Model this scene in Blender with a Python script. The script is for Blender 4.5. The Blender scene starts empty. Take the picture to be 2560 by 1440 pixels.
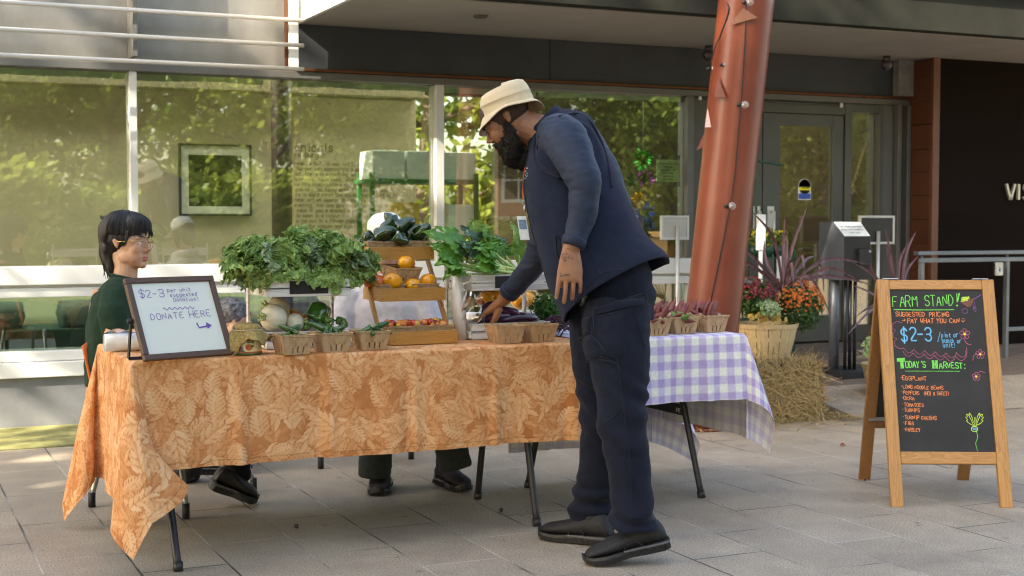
import bpy, math, random
import numpy as np
from mathutils import Vector, Matrix, noise as mnoise
PI = math.pi
rnd = random.Random(7)
SC = bpy.context.scene
COL = SC.collection

# ---------------------------------------------------------------- camera
CF, CH, CYAW, CPIT = 3460.0, 1.24, math.radians(24.8), math.atan(165 / 3460.0)
FW = Vector((math.sin(CYAW) * math.cos(CPIT), math.cos(CYAW) * math.cos(CPIT), -math.sin(CPIT)))
RT = Vector((math.cos(CYAW), -math.sin(CYAW), 0))
UP = RT.cross(FW)
CAM0 = Vector((0, 0, CH))
cam = bpy.data.cameras.new("camera")
cam.sensor_width = 36
cam.lens = CF / 2560 * 36
cam.clip_end = 400
cam.clip_start = 0.05
cam.dof.use_dof = True
cam.dof.focus_distance = 5.25
cam.dof.aperture_fstop = 5.0
camo = bpy.data.objects.new("camera", cam)
COL.objects.link(camo)
m = Matrix((RT, UP, -FW)).transposed().to_4x4()
m.translation = CAM0
camo.matrix_world = m
SC.camera = camo

# ---------------------------------------------------------------- world, sun, exposure
SUN_DIR = Vector((-0.86, -0.30, 0.62)).normalized()      # towards the sun
W = bpy.data.worlds.new("World")
SC.world = W
W.use_nodes = True
nt = W.node_tree
sky = nt.nodes.new("ShaderNodeTexSky")
sky.sky_type = 'NISHITA'
sky.sun_disc = False
sky.sun_elevation = math.asin(SUN_DIR.z)
sky.sun_rotation = math.atan2(SUN_DIR.x, SUN_DIR.y)
sky.dust_density = 3.0
sky.ozone_density = 0.6
nt.links.new(sky.outputs[0], nt.nodes["Background"].inputs[0])
nt.nodes["Background"].inputs[1].default_value = 0.15
sl = bpy.data.lights.new("sun", 'SUN')
sl.energy = 4.0
sl.angle = math.radians(0.5)
sl.color = (1.0, 0.93, 0.82)
so = bpy.data.objects.new("sun", sl)
so.rotation_euler = (-SUN_DIR).to_track_quat('-Z', 'Y').to_euler()
COL.objects.link(so)
SC.view_settings.view_transform = 'Standard'
SC.view_settings.look = 'None'
SC.view_settings.exposure = 2.2
SC.view_settings.gamma = 1
SC.view_settings.use_white_balance = True      # the camera's balance for open shade
SC.view_settings.white_balance_temperature = 7300
SC.view_settings.white_balance_tint = 8
SC.cycles.max_bounces = 10
SC.cycles.transparent_max_bounces = 24
SC.cycles.caustics_reflective = False
SC.cycles.caustics_refractive = False
SC.cycles.sample_clamp_indirect = 6
SC.cycles.use_denoising = True
SC.cycles.filter_width = 1.15

# ---------------------------------------------------------------- picture ray -> place
def ray(px, py): return FW + RT * ((px - 1280) / CF) + UP * ((720 - py) / CF)
def atz(px, py, z=0.0):
    d = ray(px, py); return CAM0 + d * ((z - CH) / d.z)
def aty(px, py, y):
    d = ray(px, py); return CAM0 + d * (y / d.y)
def atd(px, py, d): return CAM0 + ray(px, py) * d
def atslope(px, py, y0, k):           # plane z = (y-y0)*k
    d = ray(px, py); t = (CH + y0 * k) / (d.y * k - d.z); return CAM0 + d * t
def dep(p): return (Vector(p) - CAM0).dot(FW)

# ---------------------------------------------------------------- materials
MATS = {}
def nodes_of(name):
    mt = bpy.data.materials.new(name); mt.use_nodes = True
    t = mt.node_tree; b = t.nodes["Principled BSDF"]
    return mt, t, b
def N(t, typ, **kw):
    n = t.nodes.new(typ)
    for k, v in kw.items():
        if k.startswith('i_'):
            key = k[2:]; key = int(key) if key.isdigit() else key
            n.inputs[key].default_value = v
        else: setattr(n, k, v)
    return n
def c4(c): return (c[0], c[1], c[2], 1)
def mul(c, f): return tuple(min(1, max(0, x * f)) for x in c)
def M(name, col, rough=.6, var=.2, scale=12, bump=0, bscale=None, metal=0, spec=.5, col2=None, stretch=(1, 1, 1),
      sss=0, sheen=0, coat=0, trans=0, alpha=1, coords='Object', detail=5, lo=.35, hi=.65, ior=1.45, rvar=0, aniso=None, emit=0):
    if name in MATS: return MATS[name]
    mt, t, b = nodes_of(name); L = t.links.new
    tc = N(t, 'ShaderNodeTexCoord'); mp = N(t, 'ShaderNodeMapping')
    L(tc.outputs[coords], mp.inputs[0]); mp.inputs['Scale'].default_value = stretch
    nz = N(t, 'ShaderNodeTexNoise'); nz.inputs['Scale'].default_value = scale; nz.inputs['Detail'].default_value = detail
    nz.inputs['Roughness'].default_value = .6
    L(mp.outputs[0], nz.inputs['Vector'])
    rp = N(t, 'ShaderNodeValToRGB'); L(nz.outputs[0], rp.inputs[0])
    rp.color_ramp.elements[0].position = lo; rp.color_ramp.elements[1].position = hi
    rp.color_ramp.elements[0].color = c4(mul(col, 1 - var)); rp.color_ramp.elements[1].color = c4(col2 if col2 else mul(col, 1 + var))
    L(rp.outputs[0], b.inputs['Base Color'])
    b.inputs['Roughness'].default_value = rough; b.inputs['Metallic'].default_value = metal
    b.inputs['Specular IOR Level'].default_value = spec
    b.inputs['IOR'].default_value = ior
    if sss: b.inputs['Subsurface Weight'].default_value = sss; b.inputs['Subsurface Radius'].default_value = (.012, .005, .003)
    if sheen: b.inputs['Sheen Weight'].default_value = sheen; b.inputs['Sheen Roughness'].default_value = .4
    if coat: b.inputs['Coat Weight'].default_value = coat; b.inputs['Coat Roughness'].default_value = .08
    if trans: b.inputs['Transmission Weight'].default_value = trans
    if alpha < 1: b.inputs['Alpha'].default_value = alpha
    if rvar:
        mr = N(t, 'ShaderNodeMapRange'); mr.inputs[3].default_value = rough - rvar; mr.inputs[4].default_value = rough + rvar
        L(nz.outputs[0], mr.inputs[0]); L(mr.outputs[0], b.inputs['Roughness'])
    if bump:
        nb = N(t, 'ShaderNodeTexNoise'); nb.inputs['Scale'].default_value = bscale or scale * 4; nb.inputs['Detail'].default_value = 4
        L(mp.outputs[0], nb.inputs['Vector'])
        bp = N(t, 'ShaderNodeBump'); bp.inputs['Strength'].default_value = bump; bp.inputs['Distance'].default_value = .01
        L(nb.outputs[0], bp.inputs['Height']); L(bp.outputs[0], b.inputs['Normal'])
    MATS[name] = mt
    return mt
def leafmat(name, col, col2, rough=.5, transl=.35, scale=30, spec=.4):
    """leaf surface: principled plus translucent"""
    if name in MATS: return MATS[name]
    mt = M(name, col, rough, scale=scale, col2=col2, var=.0, spec=spec)
    t = mt.node_tree; b = t.nodes["Principled BSDF"]; out = t.nodes["Material Output"]
    rp = [n for n in t.nodes if n.type == 'VALTORGB'][0]
    tr = N(t, 'ShaderNodeBsdfTranslucent'); mx = N(t, 'ShaderNodeMixShader'); mx.inputs[0].default_value = transl
    t.links.new(rp.outputs[0], tr.inputs[0]); t.links.new(b.outputs[0], mx.inputs[1]); t.links.new(tr.outputs[0], mx.inputs[2])
    t.links.new(mx.outputs[0], out.inputs[0])
    return mt
def woodmat(name, c1, c2, axis=0, scale=6, rough=.45, bump=.1, coat=0):
    """long grain along the given object axis"""
    if name in MATS: return MATS[name]
    mt, t, b = nodes_of(name); L = t.links.new
    tc = N(t, 'ShaderNodeTexCoord'); mp = N(t, 'ShaderNodeMapping'); L(tc.outputs['Object'], mp.inputs[0])
    s = [9, 9, 9]; s[axis] = .55; mp.inputs['Scale'].default_value = s
    nz = N(t, 'ShaderNodeTexNoise', i_Scale=scale, i_Detail=3, i_Distortion=1.4); L(mp.outputs[0], nz.inputs['Vector'])
    nz2 = N(t, 'ShaderNodeTexNoise', i_Scale=scale * 7, i_Detail=2); L(mp.outputs[0], nz2.inputs['Vector'])
    mth = N(t, 'ShaderNodeMath', operation='MULTIPLY'); mth.inputs[1].default_value = 9; L(nz.outputs[0], mth.inputs[0])
    fr = N(t, 'ShaderNodeMath', operation='FRACT'); L(mth.outputs[0], fr.inputs[0])
    ad = N(t, 'ShaderNodeMath', operation='MULTIPLY_ADD'); ad.inputs[1].default_value = .55; L(fr.outputs[0], ad.inputs[0])
    m2 = N(t, 'ShaderNodeMath', operation='MULTIPLY'); m2.inputs[1].default_value = .45; L(nz2.outputs[0], m2.inputs[0]); L(m2.outputs[0], ad.inputs[2])
    rp = N(t, 'ShaderNodeValToRGB'); L(ad.outputs[0], rp.inputs[0])
    rp.color_ramp.elements[0].position = .12; rp.color_ramp.elements[1].position = .85
    rp.color_ramp.elements[0].color = c4(c2); rp.color_ramp.elements[1].color = c4(c1)
    L(rp.outputs[0], b.inputs['Base Color']); b.inputs['Roughness'].default_value = rough
    if coat: b.inputs['Coat Weight'].default_value = coat
    bp = N(t, 'ShaderNodeBump'); bp.inputs['Strength'].default_value = bump; bp.inputs['Distance'].default_value = .004
    L(ad.outputs[0], bp.inputs['Height']); L(bp.outputs[0], b.inputs['Normal'])
    MATS[name] = mt
    return mt
def vcolmat(name, rough=.8, sheen=.2, bump=.0, bscale=400, spec=.2, transl=0):
    if name in MATS: return MATS[name]
    mt, t, b = nodes_of(name); L = t.links.new
    a = N(t, 'ShaderNodeVertexColor', layer_name='print'); L(a.outputs[0], b.inputs['Base Color'])
    b.inputs['Roughness'].default_value = rough; b.inputs['Specular IOR Level'].default_value = spec
    if bump:
        nb = N(t, 'ShaderNodeTexNoise', i_Scale=bscale); tc = N(t, 'ShaderNodeTexCoord'); L(tc.outputs['Object'], nb.inputs['Vector'])
        bp = N(t, 'ShaderNodeBump'); bp.inputs['Strength'].default_value = bump; bp.inputs['Distance'].default_value = .003
        L(nb.outputs[0], bp.inputs['Height']); L(bp.outputs[0], b.inputs['Normal'])
    MATS[name] = mt
    return mt
def glassmat(name, tint=(.9, .95, .9), refl=.1, rough=0.0):
    if name in MATS: return MATS[name]
    mt = bpy.data.materials.new(name); mt.use_nodes = True; t = mt.node_tree; t.nodes.clear(); L = t.links.new
    out = N(t, 'ShaderNodeOutputMaterial'); tr = N(t, 'ShaderNodeBsdfTransparent'); tr.inputs[0].default_value = c4(tint)
    gl = N(t, 'ShaderNodeBsdfGlossy'); gl.inputs['Roughness'].default_value = rough; gl.inputs[0].default_value = (1, 1, 1, 1)
    fr = N(t, 'ShaderNodeFresnel'); fr.inputs[0].default_value = 1.5
    ad = N(t, 'ShaderNodeMath', operation='ADD'); ad.inputs[1].default_value = refl; ad.use_clamp = True
    L(fr.outputs[0], ad.inputs[0])
    # slight waviness of big panes
    tc = N(t, 'ShaderNodeTexCoord'); nz = N(t, 'ShaderNodeTexNoise', i_Scale=.8, i_Detail=1); L(tc.outputs['Object'], nz.inputs['Vector'])
    bp = N(t, 'ShaderNodeBump'); bp.inputs['Strength'].default_value = .1; bp.inputs['Distance'].default_value = .02
    L(nz.outputs[0], bp.inputs['Height']); L(bp.outputs[0], gl.inputs['Normal'])
    mx = N(t, 'ShaderNodeMixShader'); L(ad.outputs[0], mx.inputs[0]); L(tr.outputs[0], mx.inputs[1]); L(gl.outputs[0], mx.inputs[2])
    L(mx.outputs[0], out.inputs[0])
    MATS[name] = mt
    return mt

# ---------------------------------------------------------------- mesh building
class MB:
    def __init__(s): s.v = []; s.f = []; s.mi = []; s.sm = []
    def add(s, vs, fs, mi=0, sm=False):
        o = len(s.v); s.v.extend([tuple(v) for v in vs])
        for f in fs: s.f.append(tuple(i + o for i in f)); s.mi.append(mi); s.sm.append(sm)
        return s
    def box(s, a, b, mi=0, mat=None):
        (x0, y0, z0), (x1, y1, z1) = a, b
        vs = [(x0, y0, z0), (x1, y0, z0), (x1, y1, z0), (x0, y1, z0), (x0, y0, z1), (x1, y0, z1), (x1, y1, z1), (x0, y1, z1)]
        if mat is not None: vs = [mat @ Vector(v) for v in vs]
        return s.add(vs, [(0, 3, 2, 1), (4, 5, 6, 7), (0, 1, 5, 4), (1, 2, 6, 5), (2, 3, 7, 6), (3, 0, 4, 7)], mi)
    def bar(s, p, q, w, h, up=(0, 0, 1), mi=0):
        """square bar from p to q; w across, h along up"""
        p = Vector(p); q = Vector(q); d = (q - p).normalized(); u = Vector(up)
        x = d.cross(u)
        if x.length < 1e-4: x = d.cross(Vector((1, 0, 0)))
        x.normalize(); z = x.cross(d)
        vs = []
        for c in (p, q):
            for a, b in ((-1, -1), (1, -1), (1, 1), (-1, 1)): vs.append(c + x * (a * w / 2) + z * (b * h / 2))
        return s.add(vs, [(0, 1, 2, 3), (7, 6, 5, 4), (0, 4, 5, 1), (1, 5, 6, 2), (2, 6, 7, 3), (3, 7, 4, 0)], mi)
    def tube(s, pts, r, n=8, mi=0, caps=True, sm=True, flat=None, ref=None):
        """r: number or list (or list of (rx,ry)); pts: centres"""
        pts = [Vector(p) for p in pts]; k = len(pts)
        rs = r if isinstance(r, (list, tuple)) else [r] * k
        vs = []; prev = None
        for i, p in enumerate(pts):
            d = (pts[min(i + 1, k - 1)] - pts[max(i - 1, 0)])
            d = d.normalized() if d.length > 1e-9 else Vector((0, 0, 1))
            if prev is None:
                a = Vector(ref) if ref is not None else (Vector((0, 0, 1)) if abs(d.z) < .9 else Vector((1, 0, 0)))
                x = (a - d * a.dot(d)).normalized()
            else: x = (prev - d * prev.dot(d)).normalized()
            prev = x; y = d.cross(x)
            rr = rs[i]; rx, ry = rr if isinstance(rr, (tuple, list)) else (rr, rr)
            for j in range(n):
                a = 2 * PI * j / n
                vs.append(p + x * (math.cos(a) * rx) + y * (math.sin(a) * ry))
        fs = [(i * n + j, i * n + (j + 1) % n, (i + 1) * n + (j + 1) % n, (i + 1) * n + j) for i in range(k - 1) for j in range(n)]
        if caps: fs += [tuple(range(n))[::-1], tuple((k - 1) * n + j for j in range(n))]
        return s.add(vs, fs, mi, sm)
    def lathe(s, prof, n=24, mat=None, mi=0, sm=True, fn=None, caps=True):
        """prof: (r,z) list; fn(angle,t)->radius factor"""
        vs = []; k = len(prof)
        for i, (r, z) in enumerate(prof):
            for j in range(n):
                a = 2 * PI * j / n; f = fn(a, i / (k - 1)) if fn else 1
                v = Vector((r * f * math.cos(a), r * f * math.sin(a), z)); vs.append(mat @ v if mat is not None else v)
        fs = [(i * n + j, i * n + (j + 1) % n, (i + 1) * n + (j + 1) % n, (i + 1) * n + j) for i in range(k - 1) for j in range(n)]
        if caps:
            if prof[0][0] > 1e-6: fs.append(tuple(range(n))[::-1])
            if prof[-1][0] > 1e-6: fs.append(tuple((k - 1) * n + j for j in range(n)))
        return s.add(vs, fs, mi, sm)
    def ball(s, c, r, n=16, k=9, rot=None, mi=0, fn=None):
        """ellipsoid; r number or (rx,ry,rz)"""
        rx, ry, rz = (r, r, r) if not isinstance(r, (tuple, list)) else r
        vs = []; c = Vector(c)
        for i in range(k):
            t = PI * i / (k - 1)
            for j in range(n):
                a = 2 * PI * j / n
                d = Vector((math.sin(t) * math.cos(a), math.sin(t) * math.sin(a), -math.cos(t)))
                if fn: d = d * fn(d)
                v = Vector((d.x * rx, d.y * ry, d.z * rz))
                vs.append(c + (rot @ v if rot is not None else v))
        fs = [(i * n + j, i * n + (j + 1) % n, (i + 1) * n + (j + 1) % n, (i + 1) * n + j) for i in range(k - 1) for j in range(n)]
        return s.add(vs, fs, mi, True)
    def grid(s, fn, nu, nv, mi=0, sm=True):
        vs = [fn(i / nu, j / nv) for i in range(nu + 1) for j in range(nv + 1)]
        fs = [(i * (nv + 1) + j, (i + 1) * (nv + 1) + j, (i + 1) * (nv + 1) + j + 1, i * (nv + 1) + j + 1) for i in range(nu) for j in range(nv)]
        return s.add(vs, fs, mi, sm)
    def mesh(s, name):
        me = bpy.data.meshes.new(name); me.from_pydata(s.v, [], s.f)
        me.polygons.foreach_set('material_index', s.mi); me.polygons.foreach_set('use_smooth', s.sm)
        me.update()
        return me
    def build(s, name, mats, parent=None, bevel=0, loc=None, weld=False, seg=2, solid=0, subs=0):
        me = s.mesh(name)
        for mt in (mats if isinstance(mats, (list, tuple)) else [mats]): me.materials.append(mt)
        o = bpy.data.objects.new(name, me); COL.objects.link(o)
        if weld:
            import bmesh
            bm = bmesh.new(); bm.from_mesh(me); bmesh.ops.remove_doubles(bm, verts=bm.verts, dist=1e-5)
            bmesh.ops.recalc_face_normals(bm, faces=bm.faces); bm.to_mesh(me); bm.free()
        if parent is not None: o.parent = parent
        if loc is not None: o.location = loc
        if solid: md = o.modifiers.new('s', 'SOLIDIFY'); md.thickness = solid; md.offset = 0
        if bevel:
            md = o.modifiers.new('b', 'BEVEL'); md.width = bevel; md.segments = seg; md.limit_method = 'ANGLE'; md.angle_limit = math.radians(40)
        if subs: md = o.modifiers.new('u', 'SUBSURF'); md.levels = subs; md.render_levels = subs
        return o
def tag(o, label, cat, group=None, kind=None):
    o['label'] = label; o['category'] = cat
    if group: o['group'] = group
    if kind: o['kind'] = kind
    return o
def struct(o, kind='structure'): o['kind'] = kind; return o
def thing(name, label, cat, loc=(0, 0, 0), rotz=0, group=None, mat=None):
    o = bpy.data.objects.new(name, None); COL.objects.link(o); o.empty_display_size = .1
    if mat is not None: o.matrix_world = mat
    else: o.location = loc; o.rotation_euler = (0, 0, rotz)
    return tag(o, label, cat, group)
def dup(root, loc=None, rotz=None, label=None, group=None, mat=None, scale=None):
    kids = [c for c in bpy.data.objects if c.parent is root]
    r = root.copy(); COL.objects.link(r)
    if mat is not None: r.matrix_world = mat
    if loc is not None: r.location = loc
    if rotz is not None: r.rotation_euler = (0, 0, rotz)
    if scale is not None: r.scale = scale
    if label: r['label'] = label
    if group: r['group'] = group
    for ch in kids:
        gk = [c for c in bpy.data.objects if c.parent is ch]
        c = ch.copy(); COL.objects.link(c); c.parent = r
        for g in gk: d = g.copy(); COL.objects.link(d); d.parent = c
    return r
def frame(o, ex, ez):
    """matrix at o with x along ex and z near ez"""
    ex = Vector(ex).normalized(); ez = Vector(ez); ey = ez.cross(ex).normalized(); ez = ex.cross(ey)
    mm = Matrix((ex, ey, ez)).transposed().to_4x4(); mm.translation = Vector(o); return mm
def remesh(mb, voxel, smooth=2, sfac=.5):
    """one continuous skin round all the shapes in mb"""
    me = mb.mesh('t'); o = bpy.data.objects.new('t', me); COL.objects.link(o)
    md = o.modifiers.new('r', 'REMESH'); md.mode = 'VOXEL'; md.voxel_size = voxel; md.use_smooth_shade = True
    if smooth: s2 = o.modifiers.new('s', 'SMOOTH'); s2.iterations = smooth; s2.factor = sfac
    dg = bpy.context.evaluated_depsgraph_get(); ev = o.evaluated_get(dg)
    out = bpy.data.meshes.new_from_object(ev)
    bpy.data.objects.remove(o); bpy.data.meshes.remove(me)
    return out
def put(me, name, mats, parent=None):
    me.name = name; me.materials.clear()
    for mt in (mats if isinstance(mats, (list, tuple)) else [mats]): me.materials.append(mt)
    o = bpy.data.objects.new(name, me); COL.objects.link(o)
    if parent is not None: o.parent = parent
    return o
def displace(me, fn):
    """move every vertex along its normal by fn(co, normal)"""
    nv = len(me.vertices); co = np.empty(nv * 3); me.vertices.foreach_get('co', co); co = co.reshape(-1, 3)
    no = np.empty(nv * 3); me.vertices.foreach_get('normal', no); no = no.reshape(-1, 3)
    co = co + no * np.asarray(fn(co, no)).reshape(-1, 1)
    me.vertices.foreach_set('co', co.reshape(-1)); me.update()
def nz(p, s=1.0): return mnoise.noise(Vector(p) * s)
def nparr(co, s, off=(0, 0, 0)):
    o = Vector(off); return np.array([mnoise.noise(Vector((c[0], c[1], c[2])) * s + o) for c in co])
def lerp(a, b, t): return a + (b - a) * t
def catmull(pts, n=6):
    pts = [Vector(p) for p in pts]; out = []
    for i in range(len(pts) - 1):
        p0 = pts[max(i - 1, 0)]; p1 = pts[i]; p2 = pts[i + 1]; p3 = pts[min(i + 2, len(pts) - 1)]
        for j in range(n):
            t = j / n
            out.append(.5 * ((2 * p1) + (p2 - p0) * t + (2 * p0 - 5 * p1 + 4 * p2 - p3) * t * t + (3 * p1 - p0 - 3 * p2 + p3) * t ** 3))
    out.append(pts[-1]); return out

# ---------------------------------------------------------------- hand lettering: single strokes on a 4 x 6 grid
G = {'A': '00 26 40|12 32', 'B': '00 06 26 35 34 23 03|23 33 42 41 30 00', 'C': '45 36 16 05 01 10 30 41', 'D': '00 06 26 44 42 20 00', 'E': '46 06 00 40|03 33',
     'F': '00 06 46|03 33', 'G': '45 36 16 05 01 10 30 41 43 23', 'H': '00 06|40 46|03 43', 'I': '20 26', 'J': '36 31 20 10 01', 'K': '00 06|46 03 40', 'L': '06 00 40',
     'M': '00 06 23 46 40', 'N': '00 06 40 46', 'O': '16 05 01 10 30 41 45 36 16', 'P': '00 06 36 45 44 33 03', 'Q': '16 05 01 10 30 41 45 36 16|31 4m',
     'R': '00 06 36 45 44 33 03|23 40', 'S': '45 36 16 05 04 13 33 42 41 30 10 01', 'T': '06 46|26 20', 'U': '06 01 10 30 41 46', 'V': '06 20 46', 'W': '06 10 23 30 46',
     'X': '06 40|00 46', 'Y': '06 23 46|23 20', 'Z': '06 46 00 40', '0': '16 05 01 10 30 41 45 36 16', '1': '15 26 20', '2': '05 16 36 45 44 00 40', '3': '05 16 36 45 44 33 13|33 42 41 30 10 01',
     '$': '45 36 16 05 04 13 33 42 41 30 10 01|27 2m', '-': '03 33', '/': '00 36', '!': '26 22|20 20', ':': '20 20|24 24', '.': '20 20', "'": '26 25', '(': '36 24 22 30', ')': '16 24 22 10', '*': '22 23', ',': '20 1m', '&': '40 14 25 35 34 02 01 10 20 42',
     'a': '34 14 03 01 10 21 33 34|34 30 40', 'b': '06 00 20 31 33 24 04', 'c': '33 24 14 03 01 10 20 31', 'd': '36 30 10 01 03 14 34', 'e': '02 32 33 24 14 03 01 10 30', 'f': '35 26 15 10|03 23',
     'g': '34 14 03 01 10 30|34 3m 2n 0n', 'h': '06 00|03 14 24 33 30', 'i': '14 10|16 16', 'j': '24 2m 1n 0m', 'k': '06 00|34 02 30', 'l': '16 10', 'm': '00 04|03 14 23 20|23 34 43 40', 'n': '04 00|03 14 24 33 30',
     'o': '14 03 01 10 20 31 33 24 14', 'p': '04 0n|04 24 33 31 20 00', 'q': '34 14 03 01 10 30|34 3n', 'r': '04 00|02 14 34', 's': '33 24 14 03 12 22 31 20 10 01', 't': '16 11 20 30|04 34', 'u': '04 01 10 20 31|34 30',
     'v': '04 20 44', 'w': '04 10 23 30 44', 'x': '04 30|00 34', 'y': '04 01 10 30|34 3m 2n 0n', 'z': '04 34 00 30'}
YV = {'m': -1, 'n': -2}
GW = {'I': 2.6, 'i': 2.2, 'l': 2.2, '!': 3, ':': 3, '.': 3, "'": 2.6, '-': 3.6, '1': 3.4, 't': 3.6, 'r': 3.8, 'm': 4.8, 'w': 4.8}
def glyph_strokes(ch):
    out = []
    for st in G.get(ch, '').split('|'):
        pts = []
        for tk in st.split():
            pts.append((float(tk[0]), float(YV.get(tk[1], tk[1]))))
        if pts: out.append(pts)
    return out
def text_width(s, h, sp=1.3): return sum((GW.get(c, 4 if c != ' ' else 2.6) + sp) for c in s) * h / 6
def stroke_mesh(mb, pts, w, put2, z=.0012, mi=0, jit=0, smooth=True):
    """flat ribbon of width w along 2D pts; put2(u,v,z)->3D"""
    P = [Vector((p[0], p[1])) for p in pts]
    if len(P) == 1 or (len(P) == 2 and (P[0] - P[1]).length < 1e-6):
        c = P[0]; n = 8; r = w * .75
        vs = [put2(c.x + r * math.cos(2 * PI * i / n), c.y + r * math.sin(2 * PI * i / n), z) for i in range(n)]
        mb.add(vs, [tuple(range(n))], mi); return
    if smooth and len(P) > 2:
        Q = [P[0]]
        for i in range(1, len(P) - 1):
            Q.append(P[i] * .82 + P[i - 1] * .18); Q.append(P[i] * .82 + P[i + 1] * .18)
        Q.append(P[-1]); P = Q
    vs = []
    for i, p in enumerate(P):
        d = P[min(i + 1, len(P) - 1)] - P[max(i - 1, 0)]
        if d.length < 1e-9: d = Vector((1, 0))
        d.normalize(); nn = Vector((-d.y, d.x)); ww = w * (1 + jit * rnd.uniform(-.5, .5)) / 2
        e = d * (w * .35) * (-1 if i == 0 else (1 if i == len(P) - 1 else 0))
        a = p + nn * ww + e; b = p - nn * ww + e
        vs += [put2(a.x, a.y, z), put2(b.x, b.y, z)]
    mb.add(vs, [(2 * i, 2 * i + 1, 2 * i + 3, 2 * i + 2) for i in range(len(P) - 1)], mi)
def write(mb, s, u, v, h, w, put2, sp=1.3, slope=0, jit=.06, mi=0, sx=1.0, z=.0012, slant=0):
    """write s with its baseline start at (u,v), capital height h, stroke width w"""
    k = h / 6; x = u
    for ch in s:
        if ch != ' ':
            jx, jy = rnd.uniform(-jit, jit) * h * .5, rnd.uniform(-jit, jit) * h * .5; sc = 1 + rnd.uniform(-jit, jit)
            for st in glyph_strokes(ch):
                stroke_mesh(mb, [(x + (a + b * slant) * k * sx * sc + jx, v + b * k * sc + jy + (x - u) * slope) for a, b in st], w, put2, z=z + rnd.uniform(0, .0002), mi=mi, jit=.25)
        x += (GW.get(ch, 4 if ch != ' ' else 2.6) + sp) * k * sx
    return x
def wood_mats():
    pass
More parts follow.
